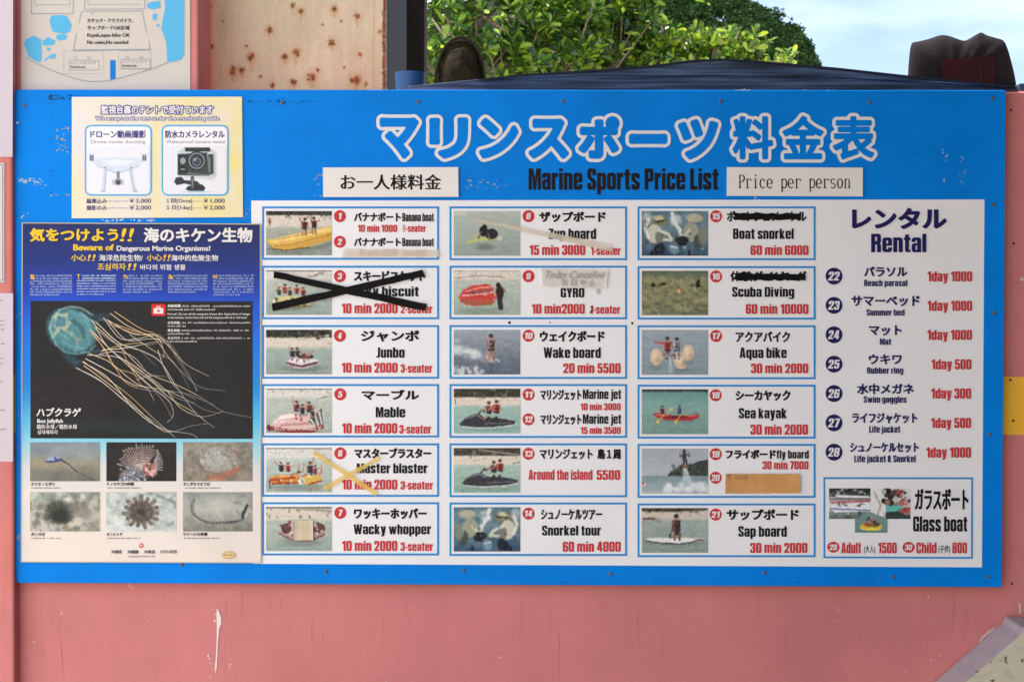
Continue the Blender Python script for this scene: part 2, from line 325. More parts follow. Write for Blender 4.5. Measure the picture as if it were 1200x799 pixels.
def text_polys(string, x0, y0, x1, y1, cap=False, dx=0, dy=0, impact=False, rnd_=False, slant=0, poster=None, res=None):
    """2D px points and faces for STRING fitted to a px box (cap: y0/y1 are cap height and baseline). The outline is thickened by
    (dx, dy) px through its distance field, so strokes that meet merge cleanly."""
    global _H
    if _H is None: _H = max(l[:, 1].max() for l in outlines('H'))
    if impact or poster:
        G = poster_outlines(string); cap_h = 10.0
        if dx: dx, dy = .0, .0
    else:
        L = [l.copy() for l in outlines(string)]; cap_h = _H
        depth = [sum(inside(l[0], k) for j, k in enumerate(L) if j != i) for i, l in enumerate(L)]; D = {}
        for i, l in enumerate(L):
            if depth[i] % 2 == 0: D[i] = [l]
        for i, l in enumerate(L):
            if depth[i] % 2 == 1:
                for j in D:
                    if depth[j] == depth[i] - 1 and inside(l[0], L[j]): D[j].append(l); break
        G = list(D.values())
    if not G: return []
    A = np.concatenate([l for g in G for l in g]); lo, hi = A.min(0), A.max(0)
    b0, b1 = (0.0, cap_h) if cap else (lo[1], hi[1])
    sx = (x1 - x0 - 2 * dx) / max(hi[0] - lo[0], 1e-6); sy = (y1 - y0 - 2 * dy) / max(b1 - b0, 1e-6)
    hgt = y1 - y0
    h = res or (.5 if hgt > 40 else .3 if hgt > 9 else .22 if hgt > 4.5 else .17)
    iso = max(dx, dy, .02); kx, ky = iso / max(dx, .02), iso / max(dy, .02)
    if dx == 0 and dy == 0: kx = ky = 1; iso = 0
    elif dx <= 0.02 or dy <= .02: kx, ky = min(kx, 6), min(ky, 6)
    groups = []
    for g in G:
        q = []
        for l in g:
            l = l.copy(); l[:, 0] = x0 + dx + (l[:, 0] - lo[0]) * sx; l[:, 1] = (l[:, 1] - b0) * sy + dy
            if slant: l[:, 0] += (l[:, 1] - hgt / 2) * slant
            q.append(l)
        groups.append(q)
    A = np.concatenate([l for g in groups for l in g]); pad = max(dx, dy) + 2.2 * h
    gx0, gy0 = A.min(0) - pad; nx = int((A[:, 0].max() + pad - gx0) / h) + 2; ny = int((A[:, 1].max() + pad - gy0) / h) + 2
    F = np.full((ny, nx), 9.0)
    for g in groups:
        B = np.concatenate(g); i0 = max(0, int((B[:, 0].min() - pad - gx0) / h)); i1 = min(nx, int((B[:, 0].max() + pad - gx0) / h) + 2)
        j0 = max(0, int((B[:, 1].min() - pad - gy0) / h)); j1 = min(ny, int((B[:, 1].max() + pad - gy0) / h) + 2)
        X, Y = np.meshgrid(gx0 + np.arange(i0, i1) * h, gy0 + np.arange(j0, j1) * h)
        P0 = np.concatenate(g); P1 = np.concatenate([np.roll(l, -1, 0) for l in g])
        ok = np.linalg.norm(P1 - P0, axis=1) > 1e-6; P0, P1 = P0[ok], P1[ok]
        xs, ys = X.ravel()[:, None], Y.ravel()[:, None]
        with np.errstate(all='ignore'):
            c = (P0[:, 1] > ys) != (P1[:, 1] > ys); xi = (P1[:, 0] - P0[:, 0]) * (ys - P0[:, 1]) / (P1[:, 1] - P0[:, 1]) + P0[:, 0]
        ins = (np.sum(c & (xs < xi), 1) % 2 == 1)
        ax, ay, bx, by = P0[:, 0] * kx, P0[:, 1] * ky, (P1 - P0)[:, 0] * kx, (P1 - P0)[:, 1] * ky
        t = np.clip(((xs * kx - ax) * bx + (ys * ky - ay) * by) / (bx * bx + by * by), 0, 1)
        d = np.sqrt(np.min((xs * kx - ax - t * bx) ** 2 + (ys * ky - ay - t * by) ** 2, 1))
        d = np.where(ins, -d, d).reshape(X.shape) - iso
        F[j0:j1, i0:i1] = np.minimum(F[j0:j1, i0:i1], d)
    # marching squares; full cells are merged into row runs
    S_ = F < 0; code = S_[:-1, :-1] * 1 + S_[:-1, 1:] * 2 + S_[1:, 1:] * 4 + S_[1:, :-1] * 8
    V, FC = [], []
    def pt(i, j): return (gx0 + i * h, y1 - (gy0 + j * h))
    full = code == 15
    for j in range(ny - 1):
        row = full[j]
        if row.any():
            dd = np.diff(np.concatenate([[0], row.astype(int), [0]])); st = np.where(dd == 1)[0]; en = np.where(dd == -1)[0]
            for a_, b_ in zip(st, en):
                k = len(V); V += [pt(a_, j), pt(b_, j), pt(b_, j + 1), pt(a_, j + 1)]; FC.append((k, k + 1, k + 2, k + 3))
    for j, i in zip(*np.where((code > 0) & (code < 15))):
        cs = [(i, j), (i + 1, j), (i + 1, j + 1), (i, j + 1)]; vals = [F[q[1], q[0]] for q in cs]; poly = []
        for q in range(4):
            a_, b_ = vals[q], vals[(q + 1) % 4]
            if a_ < 0: poly.append(cs[q])
            if (a_ < 0) != (b_ < 0):
                t = a_ / (a_ - b_); p_, r_ = cs[q], cs[(q + 1) % 4]; poly.append((p_[0] + (r_[0] - p_[0]) * t, p_[1] + (r_[1] - p_[1]) * t))
        if len(poly) >= 3:
            k = len(V); V += [pt(*p_) for p_ in poly]; FC.append(tuple(range(k, k + len(poly))))
    return [(V, FC)]

# ------------------------------------------------------------------ printed pictures
class Pic:
    def __init__(s, wd, ht, res=1.5, seed=1):
        s.w, s.h = wd, ht; s.nx, s.ny = max(2, int(wd * res)), max(2, int(ht * res))
        s.X, s.Y = np.meshgrid(np.linspace(0, wd, s.nx), np.linspace(0, ht, s.ny))
        s.c = np.zeros((s.ny, s.nx, 3)); s.r = np.random.RandomState(seed); s.res = res
    def vgrad(s, stops):
        ys = [a for a, _ in stops]
        for k in range(3): s.c[..., k] = np.interp(s.Y, ys, [c[k] for _, c in stops])
        return s
    def hmul(s, a, b): s.c *= (a + (b - a) * s.X / s.w)[..., None]; return s
    def nfield(s, sx, sy):
        gx, gy = int(s.w / sx) + 3, int(s.h / sy) + 3; g = s.r.rand(gy, gx) * 2 - 1
        fx, fy = s.X / sx, s.Y / sy; ix, iy = fx.astype(int), fy.astype(int); tx, ty = fx - ix, fy - iy
        tx = tx * tx * (3 - 2 * tx); ty = ty * ty * (3 - 2 * ty)
        return (g[iy, ix] * (1 - tx) + g[iy, ix + 1] * tx) * (1 - ty) + (g[iy + 1, ix] * (1 - tx) + g[iy + 1, ix + 1] * tx) * ty
    def noise(s, amp, sx, sy=None, oct=2, y0=None, y1=None, tint=(1, 1, 1)):
        sy = sy or sx; n = 0
        for o in range(oct): n = n + s.nfield(max(sx / 2 ** o, .8), max(sy / 2 ** o, .8)) / 1.6 ** o
        if y0 is not None: n = n * ((s.Y >= y0) & (s.Y <= y1))
        s.c += n[..., None] * amp * np.array(tint); return s
    def _mix(s, m, col): s.c += (np.array(col, float) - s.c) * m[..., None]
    def blob(s, cx, cy, rx, ry, col, soft=.9, ang=0, a=1):
        ca, sa = math.cos(math.radians(ang)), math.sin(math.radians(ang)); dx, dy = s.X - cx, s.Y - cy
        u, v = dx * ca + dy * sa, -dx * sa + dy * ca
        d = (np.sqrt((u / rx) ** 2 + (v / ry) ** 2) - 1) * min(rx, ry)
        s._mix(np.clip(.5 - d / soft, 0, 1) * a, col); return s
    def seg(s, p, q):
        p, q = np.array(p, float), np.array(q, float); d = q - p; l2 = d @ d + 1e-9
        t = np.clip(((s.X - p[0]) * d[0] + (s.Y - p[1]) * d[1]) / l2, 0, 1)
        return np.hypot(s.X - p[0] - t * d[0], s.Y - p[1] - t * d[1])
    def line(s, pts, wd, col, soft=.8, a=1):
        dm = np.min([s.seg(p, q) for p, q in zip(pts[:-1], pts[1:])], 0)
        s._mix(np.clip(.5 - (dm - wd / 2) / soft, 0, 1) * a, col); return s
    def poly(s, pts, col, soft=.8, a=1):
        P = np.array(pts, float); ins = np.zeros(s.X.shape, bool); dm = np.full(s.X.shape, 1e9)
        for p, q in zip(P, np.roll(P, -1, 0)):
            c = (p[1] > s.Y) != (q[1] > s.Y)
            with np.errstate(all='ignore'): xi = (q[0] - p[0]) * (s.Y - p[1]) / (q[1] - p[1]) + p[0]
            ins ^= c & (s.X < xi); dm = np.minimum(dm, s.seg(p, q))
        d = np.where(ins, -dm, dm)
        s._mix(np.clip(.5 - d / soft, 0, 1) * a, col); return s
    def spots(s, n, x0, y0, x1, y1, r0, r1, cols, soft=.9, a=.8):
        for _ in range(n):
            r = s.r.uniform(r0, r1)
            s.blob(s.r.uniform(x0, x1), s.r.uniform(y0, y1), r * s.r.uniform(.7, 1.4), r, cols[s.r.randint(len(cols))], soft, s.r.uniform(0, 180), a)
        return s
    def person(s, x, y, h, top=(35, 35, 45), skin=(150, 105, 80), legs=(40, 40, 50), arms=0):
        """seated or standing figure, feet at y"""
        s.line([(x, y - h * .42), (x + h * .06, y)], h * .16, legs)
        s.blob(x, y - h * .6, h * .15, h * .23, top)
        s.blob(x, y - h * .92, h * .085, h * .1, skin); s.blob(x, y - h * .96, h * .08, h * .06, (40, 32, 30))
        if arms: s.line([(x - h * .1, y - h * .7), (x - h * .28, y - h * (.75 + .3 * arms))], h * .07, skin)
        return s
    def fig(s, x, y, h, jk=(150, 52, 46), skin=(176, 130, 104), hair=(46, 36, 32), legs=1, l=None, r=None, lean=0, pants=(44, 42, 50)):
        """a small figure in a life jacket, feet (or seat) at y; l and r are the hands' offsets from the shoulders"""
        q = lambda u, v: (x + (u + lean * v) * h, y - v * h)
        if legs:
            s.line([q(-.07, .42), q(-.1, .2), q(-.08, 0)], h * .1, skin); s.line([q(.07, .42), q(.1, .2), q(.1, 0)], h * .1, tuple(.8 * c for c in skin))
        s.line([q(-.06, .42), q(.07, .4)], h * .17, pants)
        for sd_, hand in ((-1, l), (1, r)):
            if hand: s.line([q(sd_ * .14, .7), q(sd_ * .14 + hand[0] * .5, .7 + hand[1] * .35), q(sd_ * .14 + hand[0], .7 + hand[1])], h * .075, skin)
        s.poly([q(-.17, .74), q(.17, .74), q(.14, .4), q(-.13, .4)], jk); s.line([q(-.1, .7), q(-.09, .46)], h * .07, tuple(min(255, c * 1.45 + 20) for c in jk), 1, .7); s.line([q(.0, .72), q(.01, .42)], h * .035, (30, 28, 30), .8, .8); s.line([q(.12, .7), q(.11, .42)], h * .06, tuple(.55 * c for c in jk), 1, .7)
        s.line([q(-.12, .53), q(.13, .53)], h * .03, (30, 28, 30), .8, .7)
        s.blob(*q(0, .86), h * .085, h * .1, skin); s.blob(*q(.01, .905), h * .095, h * .07, hair); s.blob(*q(.05, .86), h * .045, h * .08, tuple(.7 * c for c in skin), .9, 0, .6)
        return s
    def water(s, y0, y1, amp=9):
        """ripples: short horizontal light and dark flecks, finer with distance"""
        t = np.clip((s.Y - y0) / max(1, y1 - y0), 0, 1); m_ = ((s.Y >= y0) & (s.Y <= y1)) * (.35 + .65 * t)
        n = s.nfield(9, 1.6) * .5 + s.nfield(4, 1.1) * .6 + s.nfield(2, .9) * .4
        s.c += (n * m_ * amp)[..., None] * np.array([.95, 1, 1]); return s
    def mesh(s, name, quad, y, parent=None, m=None, mask=None, soft=0, **k):
        """quad: px corners TL TR BR BL; prints the picture on a fine sheet at depth y"""
        if soft:
            # irregular outlines, then busy texture where there is detail, calm elsewhere
            wx, wy = s.nfield(3, 3) * .3 + s.nfield(1.4, 1.4) * .12, s.nfield(3, 3) * .3 + s.nfield(1.4, 1.4) * .12
            gx_, gy_ = np.clip((s.X + wx) / s.w * (s.nx - 1), 0, s.nx - 1.001), np.clip((s.Y + wy) / s.h * (s.ny - 1), 0, s.ny - 1.001)
            ix, iy = gx_.astype(int), gy_.astype(int); fx, fy = (gx_ - ix)[..., None], (gy_ - iy)[..., None]
            s.c = (s.c[iy, ix] * (1 - fx) + s.c[iy, ix + 1] * fx) * (1 - fy) + (s.c[iy + 1, ix] * (1 - fx) + s.c[iy + 1, ix + 1] * fx) * fy
            lum = s.c.mean(-1); ed = np.abs(np.gradient(lum)[0]) + np.abs(np.gradient(lum)[1])
            for _ in range(4):
                q_ = np.pad(ed, 1, 'edge'); ed = .2 * (ed + q_[:-2, 1:-1] + q_[2:, 1:-1] + q_[1:-1, :-2] + q_[1:-1, 2:])
            k_ = np.clip(ed / 14, 0, 1)[..., None]
            for sc_ in (2.4, 1.3):
                n1 = s.nfield(sc_, sc_)[..., None]; n2 = np.stack([s.nfield(sc_, sc_) for _ in range(3)], -1)
                s.c += k_ * (n1 * 13 + n2 * 6)
            s.c = s.c.mean(-1, keepdims=True) * .1 + s.c * .9
            for _ in range(soft):
                p_ = np.pad(s.c, ((1, 1), (1, 1), (0, 0)), 'edge'); s.c = .68 * s.c + .08 * (p_[:-2, 1:-1] + p_[2:, 1:-1] + p_[1:-1, :-2] + p_[1:-1, 2:])
            s.noise(3.5, 2.2, None, 2)
            s.c += s.r.normal(0, 2.0, s.c.shape[:2])[..., None]
        u, v = s.X / s.w, s.Y / s.h; q = np.array(quad, float)
        p = ((1 - u) * (1 - v))[..., None] * q[0] + (u * (1 - v))[..., None] * q[1] + (u * v)[..., None] * q[2] + ((1 - u) * v)[..., None] * q[3]
        co = at_np(p[..., 0], p[..., 1], y).reshape(-1, 3) - np.array(root_of(parent))
        return grid_obj(name, co, s.nx, s.ny, np.clip(lin(np.clip(s.c, 0, 255)) * PRINT_K * (.86 if m is LAMI else 1), .002, .86).reshape(-1, 3), m or PRINT, parent, mask, **k)
def grid_obj(name, co, nx, ny, rgb, m, parent, mask=None, smooth=False, **k):
    i = np.arange(nx * ny).reshape(ny, nx)
    f = np.stack([i[:-1, :-1], i[1:, :-1], i[1:, 1:], i[:-1, 1:]], -1).reshape(-1, 4)
    if mask is not None: f = f[mask[:-1, :-1].reshape(-1)]
    me = bpy.data.meshes.new(name)
    me.vertices.add(len(co)); me.vertices.foreach_set('co', co.astype(np.float32).ravel())
    me.loops.add(len(f) * 4); me.loops.foreach_set('vertex_index', f.astype(np.int32).ravel())
    me.polygons.add(len(f)); me.polygons.foreach_set('loop_start', np.arange(0, len(f) * 4, 4, dtype=np.int32))
    ca = me.color_attributes.new('print', 'FLOAT_COLOR', 'POINT')
    ca.data.foreach_set('color', np.concatenate([rgb, np.ones((len(rgb), 1))], 1).astype(np.float32).ravel())
    me.materials.append(m); me.update(); me.validate()
    if smooth: me.polygons.foreach_set('use_smooth', [True] * len(me.polygons))
    o = bpy.data.objects.new(name, me)
    return put(o, parent, **k)

# =================================================================== SETTING
SAND = mat('sand', (.42, .37, .31), .9, .2, .18, 6, bump=.6, bscale=25)
g = MB(); g.add([(-900, -300, 0), (900, -300, 0), (900, 1500, 0), (-900, 1500, 0)], [(0, 1, 2, 3)], SAND)
g.build('sandy_ground', kind='structure')
g = MB(); g.box((-.75, -6, -.02), (4.2, .012, .03), mat('added_dark_paving', (.06, .058, .06), .8, .2, .2, 8)); g.build('added_dark_slab', kind='structure')  # unseen dark slab, added to cut the light bouncing off the ground

# --- pink wall with a yellow stripe
def wall_mat():
    m = mat('pink_paint', (.585, .195, .192), .6, .3)
    n = m.node_tree; b = n.nodes['Principled BSDF']; t = [x for x in n.nodes if x.type == 'TEX_COORD'][0]
    mpn = n.nodes.new('ShaderNodeMapping'); mpn.inputs['Scale'].default_value = (60, 60, 5)
    z = n.nodes.new('ShaderNodeTexNoise'); z.inputs['Scale'].default_value = 1.0; z.inputs['Detail'].default_value = 4
    z2 = n.nodes.new('ShaderNodeTexNoise'); z2.inputs['Scale'].default_value = 3.2; z2.inputs['Detail'].default_value = 8; z2.inputs['Roughness'].default_value = .6
    n.links.new(t.outputs['Object'], mpn.inputs[0]); n.links.new(mpn.outputs[0], z.inputs['Vector']); n.links.new(t.outputs['Object'], z2.inputs['Vector'])
    r1 = n.nodes.new('ShaderNodeMapRange'); r1.inputs[1].default_value = .3; r1.inputs[2].default_value = .7; r1.inputs[3].default_value = .98; r1.inputs[4].default_value = 1.02
    r2 = n.nodes.new('ShaderNodeMapRange'); r2.inputs[1].default_value = .3; r2.inputs[2].default_value = .7; r2.inputs[3].default_value = .86; r2.inputs[4].default_value = 1.1
    n.links.new(z.outputs['Fac'], r1.inputs[0]); n.links.new(z2.outputs['Fac'], r2.inputs[0])
    z5 = n.nodes.new('ShaderNodeTexNoise'); z5.inputs['Scale'].default_value = 230; z5.inputs['Detail'].default_value = 3; n.links.new(t.outputs['Object'], z5.inputs['Vector'])
    r5 = n.nodes.new('ShaderNodeMapRange'); r5.inputs[1].default_value = .3; r5.inputs[2].default_value = .7; r5.inputs[3].default_value = .94; r5.inputs[4].default_value = 1.06; n.links.new(z5.outputs['Fac'], r5.inputs[0])
    m5 = n.nodes.new('ShaderNodeMath'); m5.operation = 'MULTIPLY'; n.links.new(r1.outputs[0], m5.inputs[0]); n.links.new(r5.outputs[0], m5.inputs[1])
    mu = n.nodes.new('ShaderNodeMath'); mu.operation = 'MULTIPLY'; n.links.new(m5.outputs[0], mu.inputs[0]); n.links.new(r2.outputs[0], mu.inputs[1])
    # yellow band by height
    sx = n.nodes.new('ShaderNodeSeparateXYZ'); n.links.new(t.outputs['Object'], sx.inputs[0])
    wob = n.nodes.new('ShaderNodeTexNoise'); wob.inputs['Scale'].default_value = 25; n.links.new(t.outputs['Object'], wob.inputs['Vector'])
    wa = n.nodes.new('ShaderNodeMath'); wa.operation = 'MULTIPLY_ADD'; wa.inputs[1].default_value = .006
    n.links.new(wob.outputs['Fac'], wa.inputs[0]); n.links.new(sx.outputs['Z'], wa.inputs[2])
    zt, zb = at(1187, 441.5, .016).z + .003, at(1187, 509, .016).z + .003
    g1 = n.nodes.new('ShaderNodeMath'); g1.operation = 'GREATER_THAN'; g1.inputs[1].default_value = zb; n.links.new(wa.outputs[0], g1.inputs[0])
    g2 = n.nodes.new('ShaderNodeMath'); g2.operation = 'LESS_THAN'; g2.inputs[1].default_value = zt; n.links.new(wa.outputs[0], g2.inputs[0])
    g4 = n.nodes.new('ShaderNodeMath'); g4.operation = 'MULTIPLY'; n.links.new(g1.outputs[0], g4.inputs[0]); n.links.new(g2.outputs[0], g4.inputs[1])
    mxn = n.nodes.new('ShaderNodeMix'); mxn.data_type = 'RGBA'; mxn.inputs['A'].default_value = (.585, .195, .192, 1); mxn.inputs['B'].default_value = (.88, .48, .035, 1)
    n.links.new(g4.outputs[0], mxn.inputs['Factor'])
    # paint chips and scuffs
    vo = n.nodes.new('ShaderNodeTexNoise'); vo.inputs['Scale'].default_value = 38; vo.inputs['Detail'].default_value = 3; n.links.new(t.outputs['Object'], vo.inputs['Vector'])
    cg = n.nodes.new('ShaderNodeMapRange'); cg.inputs[1].default_value = .722; cg.inputs[2].default_value = .745; n.links.new(vo.outputs['Fac'], cg.inputs[0])
    mc = n.nodes.new('ShaderNodeMix'); mc.data_type = 'RGBA'; mc.inputs['B'].default_value = (.66, .45, .42, 1)
    n.links.new(cg.outputs[0], mc.inputs['Factor']); n.links.new(mxn.outputs['Result'], mc.inputs['A'])
    # a darker, more orange margin round the board, with an uneven edge
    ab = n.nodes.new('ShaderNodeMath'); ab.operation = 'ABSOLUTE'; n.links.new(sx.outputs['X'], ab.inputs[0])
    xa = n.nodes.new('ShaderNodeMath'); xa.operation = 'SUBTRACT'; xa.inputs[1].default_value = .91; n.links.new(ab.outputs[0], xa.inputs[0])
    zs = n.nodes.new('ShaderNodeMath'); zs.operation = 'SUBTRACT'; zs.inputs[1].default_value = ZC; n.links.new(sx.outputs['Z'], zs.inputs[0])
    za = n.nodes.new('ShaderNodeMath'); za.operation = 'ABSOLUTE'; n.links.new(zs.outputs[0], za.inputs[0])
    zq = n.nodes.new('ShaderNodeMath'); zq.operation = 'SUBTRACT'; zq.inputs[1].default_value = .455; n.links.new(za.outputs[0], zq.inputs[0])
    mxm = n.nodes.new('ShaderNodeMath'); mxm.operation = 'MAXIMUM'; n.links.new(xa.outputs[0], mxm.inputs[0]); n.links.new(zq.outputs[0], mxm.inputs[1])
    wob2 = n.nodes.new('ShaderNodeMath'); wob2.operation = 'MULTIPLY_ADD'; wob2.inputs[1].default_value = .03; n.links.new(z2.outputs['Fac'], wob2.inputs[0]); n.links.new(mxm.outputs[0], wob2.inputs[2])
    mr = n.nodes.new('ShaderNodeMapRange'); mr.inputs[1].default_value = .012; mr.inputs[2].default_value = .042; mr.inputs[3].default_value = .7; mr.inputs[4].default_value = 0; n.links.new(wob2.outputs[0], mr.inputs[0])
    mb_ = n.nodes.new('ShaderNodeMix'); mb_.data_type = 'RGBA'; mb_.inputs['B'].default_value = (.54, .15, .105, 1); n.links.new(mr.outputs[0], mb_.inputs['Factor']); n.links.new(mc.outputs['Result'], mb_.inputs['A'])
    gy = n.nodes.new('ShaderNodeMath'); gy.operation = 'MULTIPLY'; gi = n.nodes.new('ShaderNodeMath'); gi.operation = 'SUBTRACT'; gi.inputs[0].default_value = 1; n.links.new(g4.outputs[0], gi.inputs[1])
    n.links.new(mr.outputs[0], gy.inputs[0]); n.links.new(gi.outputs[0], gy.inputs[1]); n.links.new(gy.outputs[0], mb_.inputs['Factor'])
    v = n.nodes.new('ShaderNodeVectorMath'); v.operation = 'SCALE'; n.links.new(mb_.outputs['Result'], v.inputs[0]); n.links.new(mu.outputs[0], v.inputs['Scale'])
    n.links.new(v.outputs[0], b.inputs['Base Color'])
    bp = n.nodes.new('ShaderNodeBump'); bp.inputs['Strength'].default_value = .25; bp.inputs['Distance'].default_value = .003
    n.links.new(z2.outputs['Fac'], bp.inputs['Height']); n.links.new(bp.outputs[0], b.inputs['Normal'])
    return m
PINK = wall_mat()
YW = .016                                    # front face of the wall
xl = at(19.5, 400, YW).x; xj = at(232.5, 50, YW).x
ztop = at(1188, 107, YW).z
wb = thing('kiosk_wall', 'pink painted plywood kiosk wall with a yellow stripe behind the price board', 'wall', (0, YW, 0))
q = MB()
zhi = 2.75
# L-shaped wall: tall at the left (carries the map), cut off at the top of the board
prof = [(xl, 0), (2.6, 0), (2.6, ztop), (xj, ztop), (xj, zhi), (xl, zhi)]
n_ = len(prof); F = [(a, YW, b) for a, b in prof]; B_ = [(a, YW + .105, b) for a, b in prof]
tt = tessellate_polygon([[Vector((a, b, 0)) for a, b in prof]])
q.add(F + B_, [tuple(t) for t in tt] + [tuple(n_ + i for i in t[::-1]) for t in tt] + [(i, n_ + i, n_ + (i + 1) % n_, (i + 1) % n_) for i in range(n_)], PINK)
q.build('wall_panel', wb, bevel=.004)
# the drip and a few chips are raised dried paint
WP = mat('white_paint_drip', (.74, .70, .66), .45, .4)
d = MB()
def taper(pts, ws, y, m, mb):
    """variable width stroke"""
    L_, R_ = [], []
    for i, (p, wd) in enumerate(zip(pts, ws)):
        a = np.array(pts[max(0, i - 1)], float); b = np.array(pts[min(len(pts) - 1, i + 1)], float); t = b - a; t /= np.linalg.norm(t)
        nn = np.array([-t[1], t[0]]) * wd / 2; L_.append(np.array(p) + nn); R_.append(np.array(p) - nn)
    for i in range(len(pts) - 1): mb.poly([L_[i], L_[i + 1], R_[i + 1], R_[i]], y, m)
yd = YW - .0012
taper([(254.5, 713), (255.5, 718), (256.5, 724), (256.5, 730), (255.5, 736), (255, 745), (254.5, 757), (253.8, 770), (253, 780), (252.5, 787)], [.8, 3.4, 5.6, 5.2, 2.8, 1.9, 1.6, 1.5, 2.4, 1], yd, WP, d)
for x, y, r in ((251.5, 727, 1.3), (244, 768, 1.1), (245.5, 771, .8), (247, 776, .7), (246, 793, .8)):
    d.disc(x, y, r * .8, r * 1.5, yd, WP, 9)
d.build('paint_drip', wb)
c = MB(); CH = mat('pale_chip', (.62, .5, .5), .7, .2); BK = mat('dark_hole', (.03, .025, .025), .8, .1)
for x, y, r in ((1088, 699, 1.4), (983, 713, 1.1), (1105, 722, .8), (1091, 773, 1), (1102, 768, 1), (1061, 786, .9), (983, 727, .7), (978, 728, .6), (1198, 327, 2.4), (1190, 284, .9)):
    c.poly([(x + r * rnd.uniform(.6, 1.3) * math.cos(a), y + r * rnd.uniform(.6, 1.4) * math.sin(a)) for a in np.arange(0, 6.28, .9)], yd, CH)
for pts in (((1150, 748), (1156, 742), (1163, 737), (1171, 733)), ((1142, 766), (1150, 758), (1158, 751), (1166, 746), (1174, 742)), ((1195, 708), (1196, 714), (1195, 719))):
    for a, b in zip(pts[:-1], pts[1:]):
        for k in range(5):
            t = rnd.random(); x = a[0] + (b[0] - a[0]) * t + rnd.uniform(-1, 1); y = a[1] + (b[1] - a[1]) * t + rnd.uniform(-1, 1)
            r = rnd.uniform(.5, 1.5)
            c.poly([(x + r * rnd.uniform(.6, 1.6) * math.cos(u), y + r * rnd.uniform(.5, 1.1) * math.sin(u)) for u in np.arange(0, 6.28, 1)], yd - rnd.random() * .0004, CH)
for x, y in ((1185.7, 683.5), (1188, 285.5), (1184.8, 129), (1184, 445), (1187.5, 493)):
    c.disc(x, y, 1.5, 1.5, yd, BK, 10)
taper([(1148.5, 752), (1150, 748), (1155, 743.5), (1162, 739), (1170, 735)], [2.4, 3, 2.6, 2, 1], yd, CH, c); taper([(1194.5, 706), (1195.5, 712), (1195, 719)], [1.6, 2.2, 1.2], yd, CH, c)
RUN = [mat('pale_run', (.62, .25, .245), .65, .12), mat('dark_run', (.47, .145, .135), .65, .12)]
for _ in range(46):
    x, y, l_ = rnd.uniform(30, 1175), rnd.choice([690, 690, 700, 715, 735, 750]) + rnd.uniform(0, 12), rnd.uniform(8, 60)
    n_ = 6; pts = [(x + rnd.uniform(-.25, .25) + .012 * k_ * l_ * rnd.uniform(-1, 1), y + l_ * k_ / n_) for k_ in range(n_ + 1)]
    w_ = rnd.uniform(.25, .7); taper(pts, [w_ * rnd.uniform(.5, 1.3) * (1 - .6 * k_ / n_) for k_ in range(n_ + 1)], yd + .0006 + rnd.random() * .0002, RUN[rnd.random() < .45], c)
for _ in range(60):
    x, y, r = rnd.uniform(25, 1180), rnd.uniform(692, 800), rnd.uniform(.25, .7)
    c.poly([(x + r * rnd.uniform(.5, 1.5) * math.cos(a), y + r * rnd.uniform(.5, 1.3) * math.sin(a)) for a in np.arange(0, 6.28, 1.2)], yd + .0006, RUN[rnd.random() < .7])
c.build('paint_chip', wb)

# --- unseen dark canopy and plank screen, both added to shade the board's right end;
# the screen runs along the canopy's right side
sf = MB(); SFM = mat('shade_screen_wood', (.035, .03, .028), .85, .15, .3, 8)
for i in range(26): sf.box((1.06, -.10 - i * .15 - .146, 0), (1.085, -.10 - i * .15, 2.7), SFM)
sf.build('shade_screen', None, label='unseen dark plank screen added to shade the right end of the pink wall', cat='screen')
tn = thing('tent', 'unseen dark canopy on posts added to shade the right end of the board', 'tent', (1.5, -2.5, 0))  # stands out of view, put here only for its shade
TM = mat('dark_canvas', (.03, .035, .045), .9, .1); TX0, TX1, TY0, TY1 = SHADE_CANOPY
tm = MB(); tm.box((TX0, TY1, 2.72), (TX1, TY0, 2.735), TM); tm.build('canopy', tn)
for xx, yy in ((TX0 + .03, TY1 + .03), (TX1 - .03, TY0 - .03), (TX1 - .03, TY1 + .03), (1.12, TY0 - .03)):
    tm = MB(); tm.box((xx - .02, yy - .02, 0), (xx + .02, yy + .02, 2.719), TM); tm.build('post', tn)
# --- pillar on the left with its papers
pil = MB(); xp = at(15.2, 400, -.012).x
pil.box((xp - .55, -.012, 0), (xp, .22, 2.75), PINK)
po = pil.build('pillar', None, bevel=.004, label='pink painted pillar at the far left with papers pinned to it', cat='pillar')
PAP = mat('white_paper', pc(186, 177, 184), .7, .25, .03, 9)
PAP2 = mat('plain_paper', pc(190, 186, 183), .7, .25, .03, 9)
yp = -.0135
def sheet(name, label, quad, y, m, group=None, cat='paper', th=.0008):
    r = thing(name, label, cat, (at(*np.mean(quad, 0), y).x, y, at(quad[2][0], quad[2][1], y).z), group)
    s = MB(); A = [at(p[0], p[1], y) for p in quad]; Bk = [a + Vector((0, th, 0)) for a in A]
    s.add(A + Bk, [(3, 2, 1, 0), (4, 5, 6, 7)] + [(i, (i + 1) % 4, 4 + (i + 1) % 4, 4 + i) for i in range(4)], m)
    s.build('sheet', r)
    return r
p1 = sheet('paper_notice', 'blank lavender white paper at the top of the pink pillar', [(-60, -40), (15.4, -40), (14.6, 184), (-60, 184)], yp, PAP)
p2 = sheet('paper_notice', 'pale paper with dark edge line between the two larger pillar papers', [(-60, 191), (5, 191), (5, 331), (-60, 331)], yp, PAP2)
k = MB(); GREY = mat('grey_ink', pc(120, 112, 112), .7, .2); k.ring([(-60, 193), (3.5, 193), (3.5, 329), (-60, 329)], .8, yp - .0004, GREY); k.build('border', p2)
p3 = sheet('paper_notice', 'white paper with lines of dark print at the bottom of the pillar', [(-60, 343), (15.2, 343.5), (15.2, 541), (-60, 539)], yp, PAP)
k = MB(); DK = ink(70, 66, 70)
